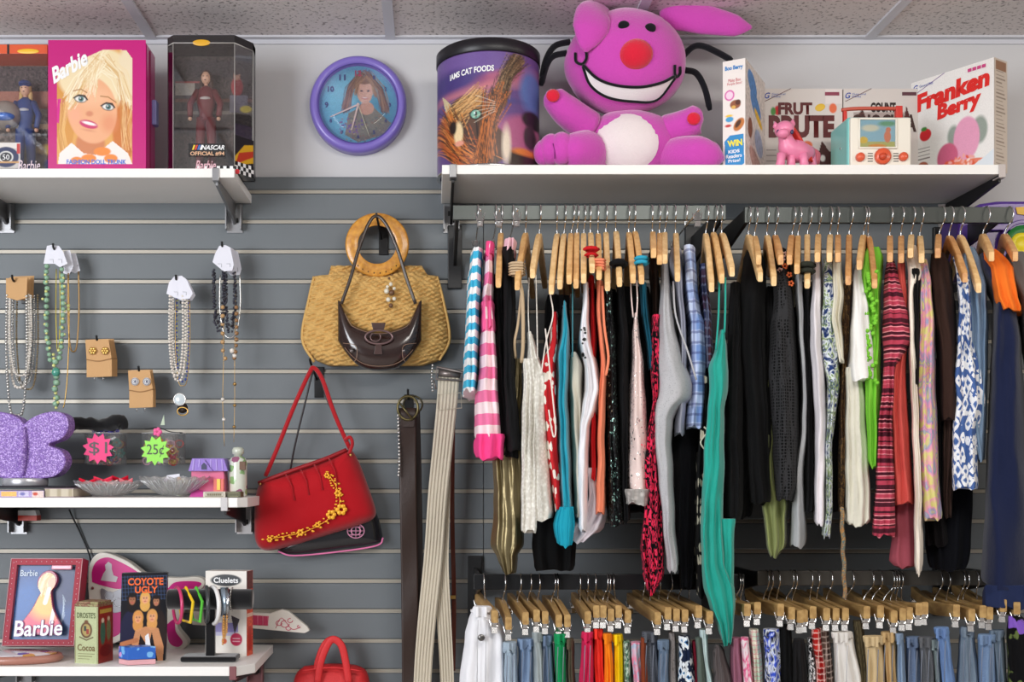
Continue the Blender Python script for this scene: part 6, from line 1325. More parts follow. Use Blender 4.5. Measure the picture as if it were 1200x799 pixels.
obj('clasp_tab', ppoly(B(), [(435, 378), (452, 378), (450, 386), (437, 386)], -.119, .003), mat(C(70, 46, 42), .3, coat=.5), t, False, bevel=.0008); b = B(); ppoly(b, [(440, 404), (447, 404), (448, 415), (438, 415)], -.123, .003); obj('clasp_tab', b, mat(C(70, 46, 42), .3, coat=.5), t, False, bevel=.0008)
for x in (412, 473): b = B(); lathe(b, [(.0055, 0), (.005, -.003), (.0001, -.0035)], P(x, 411, -.118), 14, 'y'); obj('stud', b, mat(C(120, 112, 110), .25, .8), t)
# red velvet handbag, tilted; black bag behind it
VR = mat(C(176, 6, 22), .7, sheen=.3, var=.08, bump=.2, bs=150)
def shape(outl, Y, th, m, name, t, sub=26, thin=.012, wr=.0, pw=.5):
    """puffed shape grown inside an outline given as photo points (must be convex-ish)"""
    cx = sum(p[0] for p in outl)/len(outl); cy = sum(p[1] for p in outl)/len(outl); q = spline([Vector((x, y, 0)) for x, y in outl]+[Vector((outl[0][0], outl[0][1], 0))], 6)[:-1]; b = B(); rg = []
    for i in range(1, sub+1):
        s = i/sub; e = (1-s**4)**pw
        rg.append([b.verts.new((lambda pt: pt+Vector((0, -noise.noise(pt*22)*wr, 0)))(P(cx+(v.x-cx)*s, cy+(v.y-cy)*s, Y-th*e))) for v in q])
    cvx = b.verts.new(P(cx, cy, Y-th)); n = len(q)
    for k in range(n): b.faces.new((cvx, rg[0][k], rg[0][(k+1) % n]))
    for a, c_ in zip(rg, rg[1:]):
        for k in range(n): b.faces.new((a[k], c_[k], c_[(k+1) % n], a[(k+1) % n]))
    bk = [b.verts.new(v.co+Vector((0, thin, 0))) for v in rg[-1]]
    for k in range(n): b.faces.new((rg[-1][k], bk[k], bk[(k+1) % n], rg[-1][(k+1) % n]))
    b.faces.new(bk); return obj(name, b, m, t)
PBK = mat(C(26, 26, 30), .25, coat=.5)
t = thing('black_handbag', 'black handbag with pink trim showing beneath the red bag', 'bag', P(386, 650, -.05))
shape([(330, 600), (380, 590), (430, 590), (442, 604), (448, 628), (443, 637), (400, 644), (350, 650), (328, 648), (326, 640)], -.03, .03, PBK, 'bag_body', t)
b = B(); tube(b, spline([P(326, 646, -.045), P(345, 651, -.047), (P(400, 646, -.047)), P(442, 639, -.047), P(449, 630, -.045)], 5), .0022, 6); obj('pink_piping', b, mat(C(226, 120, 170), .5), t)
b = B(); c0 = P(417, 622, -.0625)
for r in (.021, .012): tube(b, [c0+Vector((r*math.cos(a), 0, r*math.sin(a)*.85)) for a in [k*math.pi/12 for k in range(24)]], .0013, 5, closed=True)
for s in (-.010, 0, .010): tube(b, [c0+Vector((-.019, 0, s)), c0+Vector((.019, 0, s))], .001, 4); tube(b, [c0+Vector((s, 0, -.016)), c0+Vector((s, 0, .016))], .001, 4)
obj('round_emblem', b, mat(C(206, 140, 170), .5), t)
b = B(); tube(b, spline([P(340, 552, -.05), P(346, 520, -.07), P(358, 470, -.085), P(366, 438, -.088), P(372, 432, -.088), P(384, 470, -.085), P(400, 500, -.08)], 5), .0024, 6); obj('strap', b, mat(C(40, 34, 36), .4), t)
t = thing('red_handbag', 'red velvet handbag with gold floral embroidery, hung tilted', 'bag', P(368, 645, -.08))
shape([(305, 563), (330, 554), (370, 540), (406, 526), (414, 530), (422, 545), (433, 575), (440, 597), (438, 607), (425, 614), (385, 627), (340, 640), (312, 645), (300, 635), (298, 610), (300, 580)], -.055, .055, VR, 'bag_body', t, wr=.004, sub=34)
b = B(); tube(b, spline([P(303, 566, -.083), P(340, 552, -.098), P(380, 538, -.098), P(406, 527, -.085)], 6), .005, 8); obj('zip_edge', b, mat(C(150, 8, 20), .6), t)
b = B()
for x, y in ((335, 556), (352, 550), (368, 544), (385, 537)): tube(b, [P(x, y, -.104), P(x+7, y+14, -.112), P(x+10, y+30, -.114)], .0016, 5)
obj('pleat', b, VR, t)
SR = mat(C(170, 10, 24), .5, sheen=.4)
b = B(); tube(b, spline([P(311, 558, -.08), P(325, 525, -.085), P(345, 475, -.09), P(362, 438, -.092), P(368, 431, -.092), P(378, 445, -.092), P(392, 485, -.09), P(410, 526, -.085)], 6), .0055, 8, flat=.45); obj('shoulder_strap', b, SR, t)
b = B(); tube(b, spline([P(404, 516, -.09), P(410, 512, -.092), P(413, 520, -.092), P(409, 532, -.09)], 4), .0045, 8); obj('strap_loop', b, SR, t)
b = B(); ball(b, P(411, 533, -.095), .0035); ball(b, P(305, 567, -.09), .003); obj('rivet', b, GLD, t)
GD = mat(C(238, 170, 40), .4, .3); b = B(); cr = spline([Vector((312, 632, 0)), Vector((335, 628, 0)), Vector((360, 622, 0)), Vector((385, 608, 0)), Vector((398, 590, 0)), Vector((394, 570, 0)), Vector((385, 556, 0))], 7)
EY = lambda x, y: -.1115 if (330 < x < 412 and y < 616) else -.108
tube(b, [P(v.x, v.y, EY(v.x, v.y)) for v in cr], .0012, 5)
for k, v in enumerate(cr):
    for s in (-1, 1):
        a = k*1.3*s; ball(b, P(v.x+s*4*math.cos(a), v.y+3.4*math.sin(a), EY(v.x, v.y)-.001), .0026+.0014*(k % 3 == 0), .0009, .0022, seg=6)
for x, y, r in ((400, 597, 8), (388, 603, 7), (383, 557, 4), (352, 624, 5), (316, 632, 4), (372, 615, 4), (396, 578, 5)):
    for k in range(6): ball(b, P(x+r*.55*math.cos(k*1.047), y+r*.55*math.sin(k*1.047), -.1145 if x < 404 else -.112), r*.0007, .001, r*.0007, seg=6)
obj('gold_embroidery', b, GD, t)
# small red tote at the bottom
RT = mat(C(212, 40, 44), .6, var=.05, bump=.4, bs=250); t = thing('red_tote', 'small bright red tote bag with two handles at bottom edge', 'bag', P(388, 900, -.07))
shape([(356, 781), (388, 778), (420, 781), (432, 795), (434, 840), (432, 900), (388, 904), (345, 900), (343, 840), (345, 795)], -.04, .045, RT, 'bag_body', t)
b = B(); tube(b, spline([P(353, 786, -.088), P(388, 782, -.09), P(424, 786, -.088)], 5), .002, 6); obj('top_piping', b, RT, t)
for Y, dx in ((-.06, 0), (-.09, 3)):
    b = B(); tube(b, spline([P(369+dx, 800, Y), P(373+dx, 775, Y), P(381+dx, 755, Y), P(391, 749, Y), P(400, 756, Y), P(405, 775, Y), P(409, 800, Y)], 6), .009, 10, flat=.35); obj('handle', b, RT, t)
# ------------------------------------------------------------------ belts
tip = wall_hook(478, 456, 'black peg hook carrying the dark brown belts', L=.1)
def ribbon(path, hw, m, t, name='strap', th=.0014, ribs=0):
    """flat band: path of (px, py, depth, turn)"""
    q = spline([Vector(p) for p in path], 8); b = B(); rg = []
    for i, v in enumerate(q):
        c0 = P(v.x, v.y, v.z); w_ = hw[0]+(hw[1]-hw[0])*i/(len(q)-1) if isinstance(hw, tuple) else hw; n = 10*max(1, ribs); row = []
        for k in range(n+1):
            u_ = k/n*2-1; rb = (.0012*math.cos(u_*math.pi*ribs) if ribs else 0); row.append(b.verts.new(c0+Vector((u_*w_, rb-.0005+.002*math.sin(v.y*.05+u_), 0))))
        for k in range(n, -1, -1): row.append(b.verts.new(row[k].co+Vector((0, th+.001, 0))))
        rg.append(row)
    for a, c_ in zip(rg, rg[1:]):
        n = len(a)
        for k in range(n): b.faces.new((a[k], a[(k+1) % n], c_[(k+1) % n], c_[k]))
    b.faces.new(rg[0]); b.faces.new(rg[-1][::-1]); return obj(name, b, m, t)
LB1 = mat(C(50, 33, 26), .45, var=.12, bump=.3, bs=90); LB2 = mat(C(40, 28, 24), .5, var=.1)
t = thing('belt', 'broad dark brown leather belt with brass buckle', 'belt', P(480, 900, -.1)); ribbon([(478, 478, -.098), (478, 560, -.088), (480, 680, -.08), (481, 800, -.078), (481, 910, -.078)], .021, LB1, t)
b = B(); tube(b, [P(478+12*math.cos(a), 478+14*math.sin(a), -.103) for a in [k*math.pi/10 for k in range(20)]], .0032, 7, closed=True); tube(b, [P(468, 472, -.106), P(484, 492, -.108)], .0024, 6); obj('buckle', b, mat(C(110, 100, 66), .3, .8), t)
b = B(); ppoly(b, [(471, 488), (486, 488), (485, 500), (472, 500)], -.102, .004); obj('keeper_loop', b, LB1, t, False)
t = thing('belt', 'narrower blackish brown belt behind the brass buckle', 'belt', P(488, 900, -.06)); ribbon([(486, 480, -.08), (488, 560, -.07), (490, 680, -.066), (492, 800, -.064), (493, 910, -.064)], .013, LB2, t)
b = B(); tube(b, [P(484+11*math.cos(a), 474+10*math.sin(a), -.085) for a in [k*math.pi/10 for k in range(20)]], .0026, 7, closed=True); obj('buckle', b, mat(C(86, 80, 60), .3, .8), t)
t = thing('belt', 'thin silver chain belt at left of brown belts', 'belt', P(467, 560, -.09)); beads([P(466, 475, -.1), P(467, 500, -.1), P(468, 540, -.098), P(467, 558, -.098)], .0032, SIL, t, name='chain_link')
tip = wall_hook(520, 436, 'black peg hook carrying the off white ribbed belt', L=.11)
RBM = mat(C(206, 196, 176), .8, var=.06, bump=.4, bs=300)
t = thing('belt', 'long off white ribbed elastic belt hanging in two tails', 'belt', P(510, 900, -.1))
ribbon([(526, 440, -.115), (524, 470, -.115), (519, 520, -.108), (513, 580, -.10), (508, 650, -.095), (500, 730, -.092), (495, 800, -.09), (492, 910, -.09)], (.026, .021), RBM, t, ribs=6)
ribbon([(519, 530, -.09), (518, 600, -.085), (517, 660, -.082), (520, 720, -.08), (524, 800, -.08), (525, 910, -.08)], (.020, .016), RBM, t, ribs=5, name='rear_tail')
b = B(); tube(b, [P(513, 462, -.120), P(540, 460, -.120), P(541, 478, -.120), P(513, 480, -.120)], .0012, 5, closed=True); obj('keeper_loop', b, RBM, t)
b = B(); tube(b, [P(512, 430, -.12), P(542, 436, -.12), P(541, 446, -.12), P(511, 444, -.12)], .003, 6, closed=True); ppoly(b, [(514, 432), (540, 437), (539, 443), (513, 441)], -.119, .002); tube(b, [P(508, 445, -.118), P(511, 456, -.118)], .002, 5); obj('buckle', b, mat(C(130, 120, 116), .35, .7), t)
beads([P(507, 428, -.12), P(506, 440, -.12), P(507, 458, -.12)], .0030, SIL, t, name='chain_link')
t = thing('belt', 'thin reddish brown leather strap right of ribbed belt', 'belt', P(530, 790, -.03)); ribbon([(531, 480, -.05), (530, 600, -.04), (532, 700, -.035), (531, 786, -.035)], .0055, mat(C(104, 48, 34), .4, var=.08), t)
b = B(); box(b, P(528, 0, -.05).x, P(534, 0, -.05).x, -.045, -.036, P(0, 702, -.05).z, P(0, 698, -.05).z); obj('keeper_loop', b, GLD, t, False)
# ------------------------------------------------------------------ middle shelf
GL = mat(C(136, 98, 186), .6, kind='glitter', c2=C(206, 180, 236), s=1.0, var=0)
t = thing('butterfly_box', 'glittery purple butterfly shaped box on a silver base', 'ornament', (P(30, 0, -.2).x, -.2, ZM+.026)); Yq = -.20
wing = [(28, 497), (22, 490), (8, 484), (-8, 482), (-22, 486), (-26, 500), (-20, 516), (-8, 526), (-18, 540), (-14, 556), (4, 560), (28, 560), (56, 560), (70, 554), (77, 541), (72, 528), (56, 521), (72, 514), (80, 502), (78, 488), (66, 482), (50, 484), (36, 490)]
b = B(); q = [(v.x, v.y) for v in spline([Vector((x, y, 0)) for x, y in wing]+[Vector((28, 497, 0))], 4)[:-1]]
prism(b, [P(x, y, Yq) for x, y in q], (0, .05, 0)); o = obj('butterfly_body', b, GL, t, False, bevel=.004)
b = B(); tube(b, spline([P(28, 500, Yq-.003), P(26, 530, Yq-.006), P(26, 558, Yq-.003)], 5), [.004+.007*math.sin(math.pi*k/10) for k in range(11)], 12); obj('butterfly_trunk', b, GL, t)
b = B(); lathe(b, [(.0001, .0), (.050, .0), (.052, .004), (.052, .016), (.050, .019), (.0001, .019)], (P(26, 0, Yq).x, Yq+.02, P(0, 569.5, Yq).z), 40); obj('silver_base', b, mat(C(206, 206, 210), .3, .6), t)
# magazines / books under it
def book(name, label, x0, x1, y0, y1, z0, z1, cm, pm_=None, group=None):
    t = thing(name, label, 'book', ((x0+x1)/2, (y0+y1)/2, z0), group); b = B(); box(b, x0, x1, y0, y1, z0, z0+.0016); box(b, x0, x1, y0, y1, z1-.0016, z1); box(b, x0, x1, y0, y0+.0016, z0, z1) if pm_ is None else None; obj('cover', b, cm, t, False)
    b = B(); box(b, x0+.002, x1-.002, y0+(.002 if pm_ is None else .0005), y1-.002, z0+.0017, z1-.0017); obj('pages', b, mat(C(206, 196, 176), .8, kind='rib', c2=C(176, 164, 140), s=.2) if pm_ is not None else mat(C(214, 206, 190), .8), t, False)
    return t
zz = ZM+.0004
t = book('picture_book', 'thin lilac paperback with colourful spine under butterfly box', P(-30, 0, -.26).x, P(52, 0, -.26).x, -.262, -.12, zz, zz+.0155, mat(C(176, 160, 206), .4))
cv = Canvas(-30, 0, 52, 8, (176, 160, 206), 1.5); cv.rect(2, 1, 20, 7, (236, 190, 110)); cv.rect(22, 1, 34, 7, (206, 200, 226)); cv.rect(38, 0, 52, 8, (226, 206, 200)); cv.ell(42, 4, 3, 2, (200, 80, 60)); cv.ell(27, 4, 3, 2, (120, 120, 180)); cv.grain(.3); cv.build('spine_print', plane_map((P(-30, 0, -.26).x, -.262, zz), (P(52, 0, -.26).x, -.262, zz), (P(-30, 0, -.26).x, -.262, zz+.0155)), PRINTM, t)
t = book('open_paperback', 'paperback with cream page edges facing out', P(53, 0, -.25).x, P(88, 0, -.25).x, -.258, -.12, zz, zz+.021, mat(C(150, 130, 140), .6), 1)
t = book('thin_magazine', 'thin magazine lying over the two paperbacks', P(-30, 0, -.24).x, P(78, 0, -.24).x, -.245, -.12, zz+.0216, zz+.0252, mat(C(90, 84, 96), .5))
# black velvet scrunched cloth on the acrylic cups
BK2 = mat(C(18, 18, 20), .8, sheen=.3)
t = thing('black_glove', 'black fabric bundle lying behind the jar marked $1', 'cloth', P(115, 505, -.12)); b = B(); q = spline([P(78, 499, -.15), P(95, 496, -.12), P(120, 498, -.1), P(140, 494, -.1), P(147, 502, -.1)], 6); tube(b, q, interp([.016, .013, .016, .020, .006], len(q)), 14)
for v in b.verts: v.co += Vector((noise.noise(v.co*60), noise.noise(v.co*55), noise.noise(v.co*70)))*.006
obj('bundle', b, BK2, t)
# acrylic cups on the wall
def cup(label, xa, xb, ya, yb, contents, star, sc, txt):
    Y = -.075; c0 = P((xa+xb)/2, yb, Y); r = (P(xb, 0, Y).x-P(xa, 0, Y).x)/2; h = P(0, ya, Y).z-c0.z; t = thing('acrylic_cup', label, 'cup', c0)
    obj('cup_wall', lathe(B(), [(.0001, 0), (r-.003, 0), (r, .004), (r, h), (r-.002, h), (r-.002, .005), (r-.004, .0025), (.0001, .0025)], c0, 36), glass('acrylic', a=.03, k=.4, d=.03), t)
    b = B(); obj('cup_rim', tube(b, [c0+Vector((r*math.cos(a), r*math.sin(a), h)) for a in [k*math.pi/16 for k in range(32)]], .0011, 5, closed=True), glass('acrylic_edge', a=.3, d=.3), t)
    b = B(); box(b, c0.x-.01, c0.x+.01, -.02, -.0005, c0.z+h-.02, c0.z+h-.004); obj('wall_clip', b, glass('acrylic_edge', a=.3, d=.3), t, False)
    n = 14; pts = []
    cs = P((star[0]), star[1], Y-r-.004); R1 = star[2]/((D+Y-r)**-1*F)
    b = B(); pl = [cs+Vector(((R1 if k % 2 == 0 else R1*.72)*math.cos(k*math.pi/11+.1), 0, (R1 if k % 2 == 0 else R1*.72)*math.sin(k*math.pi/11+.1))) for k in range(22)]; prism(b, pl, (0, .0006, 0)); s = obj('price_star', b, sc, t, False)
    text(txt, lambda a, c_: cs+Vector(((a-.5)*R1*1.15, -.0008, (c_-.5)*R1*.85)), 0, 0, 1, 1, TC(40, 24, 30), t)
    rg = random.Random(len(label))
    for i, (cc_, gl, k) in enumerate(contents):
        for j in range(k*2):
            a = rg.uniform(0, 6.28); rr = (r-.012)*rg.random()**.35; a = -abs(a) % 6.28 if a > 3.14 else a+3.14; z = c0.z+.008+rg.random()*(h*.8-.01)
            b = B(); kind = j % 3; pc = Vector((c0.x+rr*math.cos(a), c0.y+rr*math.sin(a), z))
            if kind == 0: tube(b, [pc+Vector((.010*math.cos(w_), .003*math.sin(w_*2), .009*math.sin(w_))) for w_ in [q_*math.pi/5 for q_ in range(10)]], .0018, 5, closed=True)
            elif kind == 1:
                for w_ in range(5): ball(b, pc+Vector((.007*math.cos(w_*1.257), 0, .007*math.sin(w_*1.257))), .0052, .002, .0052, seg=5)
            else: obox(b, pc, (.008*math.cos(a), 0, .008*math.sin(a)), (0, .002, 0), (-.0025*math.sin(a), 0, .0025*math.cos(a)))
            o = obj('hair_clip', b, mat(C(*cc_), .4), None); tag(o, gl, 'hair clip', 'hair clips inside the jar marked '+txt)
    return t
cup('clear cup of hair ties on the wall with pink $1 star', 99.5, 148, 508, 545, [((60, 150, 140), 'small teal hair clip inside the clear cup marked $1', 5), ((150, 60, 70), 'small dull red hair clip inside the clear cup marked $1', 5), ((190, 150, 90), 'small tan hair clip inside the clear cup marked $1', 6), ((50, 44, 120), 'small indigo hair clip inside the clear cup marked $1', 5), ((236, 140, 150), 'small rose hair clip inside the clear cup marked $1', 4)], (115, 525.5, 18.5), mat(C(250, 70, 136), .6), '$1')
b = B()
for k in range(260):
    a = random.uniform(0, 6.28); p0 = P(122+random.uniform(-15, 17), 503+random.uniform(-4, 7), -.08+random.uniform(-.02, .02)); tube(b, [p0, p0+Vector((random.uniform(-.008, .008), random.uniform(-.006, .006), random.uniform(-.003, .010)))], .0007, 3)
o = obj('tinsel', b, mat(C(60, 60, 220), .35)); tag(o, 'blue tinsel bunch spilling from the clear cup marked $1', 'tinsel', kind='stuff')
cup('clear cup of bright beads and clips with green 25 cent star', 167, 217, 508, 545, [((240, 210, 50), 'small yellow clip inside the clear cup marked 25¢', 6), ((240, 140, 40), 'small orange clip inside the clear cup marked 25¢', 6), ((240, 190, 210), 'small pale pink clip inside the clear cup marked 25¢', 5), ((240, 240, 230), 'small white clip inside the clear cup marked 25¢', 5), ((220, 60, 50), 'small red clip inside the clear cup marked 25¢', 4)], (182, 528, 17.5), mat(C(160, 240, 96), .6), '25¢')
t = thing('flower_clip', 'pink flower hair clip on a black stem atop right cup', 'hair clip', P(190, 508, -.1)); b = B(); tube(b, spline([P(170, 503, -.1), P(185, 501, -.1), P(200, 506, -.1), P(214, 507, -.1)], 4), .0012, 5); obj('stem', b, BLACK, t)
b = B()
for k in range(5): ball(b, P(184.5+3*math.cos(k*1.257), 506+3*math.sin(k*1.257), -.13), .0055, .003, .0055, seg=8)
obj('petals', b, mat(C(244, 100, 160), .5), t); b = B(); prism(b, [P(188, 498, -.1), P(193, 498, -.1), P(192, 486, -.1)], (0, .001, 0)); obj('pale_leaf', b, mat(C(190, 206, 180), .5), t, False)
# glass dishes
CG2 = glass('cut_glass', rough=.08, a=.10, d=.10)
def dish(label, xa, xb, ytop, Y, r0, h, flute):
    cx = P((xa+xb)/2, 0, Y).x; r1 = (P(xb, 0, Y).x-P(xa, 0, Y).x)/2; t = thing('glass_dish', label, 'dish', (cx, Y, ZM)); b = B(); rings = []; n = 64
    prof = [(0.0, .002), (r0, .002), (r0*1.1, .004)]+[(r0*1.1+(r1-r0*1.1)*(k/8)**.75, .004+(h-.004)*(k/8)**1.2) for k in range(1, 9)]
    prof += [(r-.002, z+.0015) for r, z in prof[::-1] if r > r0]+[(0.0, .0045)]
    for r, z in prof:
        rings.append([b.verts.new((cx+(r*(1+(flute*math.cos(k*math.pi*2*16/n) if r > r0*1.05 else 0)))*math.cos(k*2*math.pi/n), Y+(r*(1+(flute*math.cos(k*math.pi*2*16/n) if r > r0*1.05 else 0)))*math.sin(k*2*math.pi/n), ZM+z+(.0025*math.cos(k*2*math.pi*16/n) if z > h*.9 else 0))) for k in range(n)])
    for a, c_ in zip(rings, rings[1:]):
        for k in range(n): b.faces.new((a[k], a[(k+1) % n], c_[(k+1) % n], c_[k]))
    bmesh.ops.remove_doubles(b, verts=b.verts, dist=1e-6); obj('dish_bowl', b, CG2, t, False)
    b = B()
    for k in range(48):
        a = k*2*math.pi/48; d_ = .06*(1 if k % 2 else -1); p = [Vector((cx+r*math.cos(a+d_*s), Y+r*math.sin(a+d_*s), ZM+z)) for s, (r, z) in enumerate([(r0*1.15+.001, .006), (r0*1.1+(r1-r0*1.1)*.5, .004+h*.35), (r1*.97, h*.85)])]; tube(b, p, .0012, 4)
    obj('cut_ridges', b, glass('cut_edge', a=.35, d=.35), t); return t, cx  # ridges whitened in colour, standing in for glints on the cut glass
t1, cx1 = dish('shallow fluted glass dish holding red and pink fabric bows', 88, 168, 562, -.19, .030, .036, .02)
t2, cx2 = dish('deeper cut glass bowl holding folded white card', 164, 246, 558, -.18, .026, .046, .015)
for k, (dx, dz, r, cc_) in enumerate(((-.045, .034, .02, (226, 30, 60)), (-.015, .038, .022, (236, 60, 90)), (.02, .040, .02, (200, 16, 44)), (.045, .034, .016, (240, 130, 140)), (0, .030, .02, (240, 190, 190)), (-.03, .028, .018, (236, 40, 80)))):
    b = B(); c0 = Vector((cx1+dx, -.19+(k % 3-1)*.02, ZM+dz))
    for s in (-1, 1): prism(b, [c0, c0+Vector((s*r, -.004, .008)), c0+Vector((s*r*.9, .006, -.006))], (0, .004, .004))
    ball(b, c0, .004, seg=6); o = obj('fabric_bow', b, cloth(*cc_), smooth=False, bevel=.001); tag(o, ('red fabric bow at left end of the shallow glass dish', 'coral pink fabric bow left of centre in shallow glass dish', 'deep crimson fabric bow in middle of shallow glass dish', 'dusty pink fabric bow at right end of the dish', 'pale pink fabric bow low in middle of shallow dish', 'small bright red bow under the coral one')[k], 'bow', 'fabric bows in the shallow glass dish')
b = B(); c0 = Vector((cx2+.0, -.19, ZM+.045)); prism(b, [c0+Vector((-.022, 0, -.012)), c0+Vector((.014, -.002, -.008)), c0+Vector((.012, .004, .010)), c0+Vector((-.018, .006, .006))], (0, .002, 0)); o = obj('white_card', b, WCARD, smooth=False); tag(o, 'folded white card standing in the cut glass bowl', 'card')
for k in range(14):
    b = B(); ball(b, (cx2+random.uniform(-.05, .055), -.18+random.uniform(-.03, .03), ZM+.030+random.uniform(0, .012)), .006, .005, .006, seg=6); o = obj('small_bead', b, mat(C(*random.choice([(230, 226, 210), (190, 150, 110), (210, 200, 220)])), .3, coat=.3)); tag(o, 'small pale bead lying in the cut glass bowl', 'bead', 'beads in the cut glass bowl')
# toy house
t = thing('toy_house', 'small pink toy house with purple roof on middle shelf', 'toy house', (P(243, 0, -.15).x, -.15, ZM)); Yg = -.17
HP = mat(C(226, 110, 150), .4, coat=.2); HV = mat(C(150, 120, 206), .4, coat=.2)
b = B(); ppoly(b, [(224, 583), (224, 551), (232, 547), (262, 547), (264, 583)], Yg, .05); obj('house_wall', b, HP, t, False, bevel=.002)
b = B(); ppoly(b, [(220.5, 552), (225, 537), (262, 537), (267, 552)], Yg-.008, .06); ppoly(b, [(230, 552), (239, 538), (249, 552)], Yg-.014, .02); obj('house_roof', b, HV, t, False, bevel=.001)
b = B()
for k in range(6): ppoly(b, [(225+k*7, 551), (226.5+k*7, 551), (228+k*6.5, 538), (226.5+k*6.5, 538)], Yg-.0095, .001)
obj('roof_ribs', b, mat(C(180, 156, 226), .4), t, False)
b = B(); ppoly(b, [(236, 550), (236, 545), (239, 542), (242, 545), (242, 550)], Yg-.0155, .001); ppoly(b, [(227, 578), (227, 562), (233, 562), (233, 578)], Yg-.001, .001); obj('house_window', b, mat(C(60, 60, 96), .3), t, False)
b = B(); ppoly(b, [(250, 584), (250, 561), (262, 561), (262, 584)], Yg-.012, .012); obj('porch', b, mat(C(236, 120, 110), .4), t, False, bevel=.001)
b = B(); ppoly(b, [(254, 574), (254, 561), (258, 561), (258, 574)], Yg-.014, .001); obj('door_trim', b, mat(C(240, 210, 90), .4), t, False)
b = B(); prism(b, [P(222, 584, Yg-.03), P(252, 584, Yg-.03), P(252, 578, Yg), P(226, 575, Yg)], (0, 0, .004)); obj('garden_base', b, mat(C(226, 90, 180), .4), t, False)
# scent bottle
t = thing('scent_bottle', 'slim floral patterned glass bottle at end of middle shelf', 'bottle', (P(279, 0, -.15).x, -.15, ZM)); c0 = Vector((P(279, 0, -.15).x, -.15, ZM)); 
obj('bottle_body', lathe(B(), [(.0001, .001), (.020, .001), (.0215, .005), (.0215, .082), (.018, .092), (.0115, .096), (.0001, .0965)], c0, 28), mat(C(216, 220, 206), .2, kind='floral', c2=C(150, 90, 120), c3=C(140, 180, 120), s=1.6, coat=.6), t)
obj('bottle_stopper', lathe(B(), [(.010, .095), (.010, .101), (.014, .103), (.0145, .112), (.011, .118), (.0001, .119)], c0, 24), mat(C(200, 206, 190), .25, coat=.5), t)
b = B(); box(b, c0.x+.007, c0.x+.0205, c0.y-.0215, c0.y-.012, ZM+.064, ZM+.084); obj('bottle_label', b, mat(C(110, 80, 60), .5), t, False)
# two tiny books
for lab, xa, xb, cm, tx in (('tiny cream book lying flat with lettered spine', 238, 264, (214, 206, 190), 'PUFFIN'), ('tiny dark green box beside the small cream book', 266.5, 282, (96, 96, 70), None)):
    t = thing('tiny_book', lab, 'book', (P((xa+xb)/2, 0, -.265).x, -.25, ZM)); b = B(); box(b, P(xa, 0, -.272).x, P(xb, 0, -.272).x, -.272, -.23, ZM+.0004, ZM+.0135); obj('book_cover', b, mat(C(*cm), .5), t, False, bevel=.001)
    b = B(); x0, x1 = P(xa+2.5, 0, -.272).x, P(xb-2.5, 0, -.272).x; tube(b, [(x0, -.2726, ZM+.003), (x1, -.2726, ZM+.003), (x1, -.2726, ZM+.011), (x0, -.2726, ZM+.011)], .0005, 4, closed=True); obj('spine_border', b, mat(C(110, 106, 70), .5) if tx else mat(C(190, 186, 150), .5), t)
    if tx: text('little stories', lambda a, c_: Vector((x0+.002+(x1-x0-.004)*a, -.2732, ZM+.0045+.005*c_)), 0, 0, 1, 1, TC(90, 84, 60), t) if False else obj('spine_marks', (lambda b: [box(b, x0+.004+k*.0034, x0+.0064+k*.0034, -.2728, -.2720, ZM+.0045, ZM+.0092) for k in range(10)][0])(B()), mat(C(120, 110, 80), .5), t, False)
# things tucked under the middle shelf; hanging cable
t = thing('price_holder', 'small clear holder with red edge under the middle shelf', 'holder', P(31, 610, -.04)); b = B(); ppoly(b, [(21, 598), (41, 598), (43, 604), (21, 604)], -.05, .03); obj('clear_part', b, mat(C(196, 200, 200), .3), t, False); b = B(); ppoly(b, [(21, 604), (43, 604), (43, 610), (21, 610)], -.052, .03); obj('red_part', b, mat(C(206, 60, 40), .4), t, False)
b = B(); tube(b, spline([P(81, 597, -.02), P(85, 606, -.012), P(93, 622, -.008), P(104, 648, -.01), P(108, 665, -.04), P(125, 740, -.02), P(127, 768, -.06), P(131, 777, -.2)], 6), .0022, 6); o = obj('black_cable', b, BLACK); tag(o, 'thin black cable hanging down the wall between left shelves', 'cable')
# ------------------------------------------------------------------ lowest shelf
# framed window box with gown silhouette
Y0 = -.14; t = thing('framed_doll_case', 'crimson dotted display case with gown silhouette and Barbie lettering', 'doll case', (P(55, 0, Y0).x, Y0, ZL)); CRI = mat(C(160, 12, 46), .55)
TI = -3.0   # leaning slightly
c00, c10, c01 = P(2, 757, -.20), P(84, 762, -.20), P(13, 652, -.16)
c00.z = max(c00.z, ZL+.001); c10.z = c00.z
u_ = (c10-c00); v_ = (c01-c00); u_.z = 0
n_ = u_.cross(v_).normalized(); 
if n_.y > 0: n_ = -n_
c0_, uu, vv = c00, Vector((P(86, 0, -.20).x-P(4, 0, -.20).x+.006, 0, 0)), Vector((.012, .028, .205))
def FM(a, b_, e=0): return c0_+uu*a+vv*b_+n_*e
b = B()
for a0, a1, b0, b1 in ((0, 1, 0, .075), (0, 1, .925, 1), (0, .09, .075, .925), (.91, 1, .075, .925)): prism(b, [FM(a0, b0), FM(a1, b0), FM(a1, b1), FM(a0, b1)], -n_*.045)
prism(b, [FM(0, 0, -.04), FM(1, 0, -.04), FM(1, 1, -.04), FM(0, 1, -.04)], -n_*.006); obj('case_frame', b, CRI, t, False)
b = B(); tube(b, [FM(.005, .005, .001), FM(.995, .005, .001), FM(.995, .995, .001), FM(.005, .995, .001)], .0013, 4, closed=True); obj('frame_edge', b, mat(C(216, 170, 176), .4), t)
b = B()
for k in range(16):
    for a, c_ in ((.045, .05+k*.06), (.955, .05+k*.06)): ball(b, FM(a, c_, .0006), .0013, seg=5)
for k in range(13):
    for a, c_ in ((.08+k*.07, .962), (.08+k*.07, .038)): ball(b, FM(a, c_, .0006), .0013, seg=5)
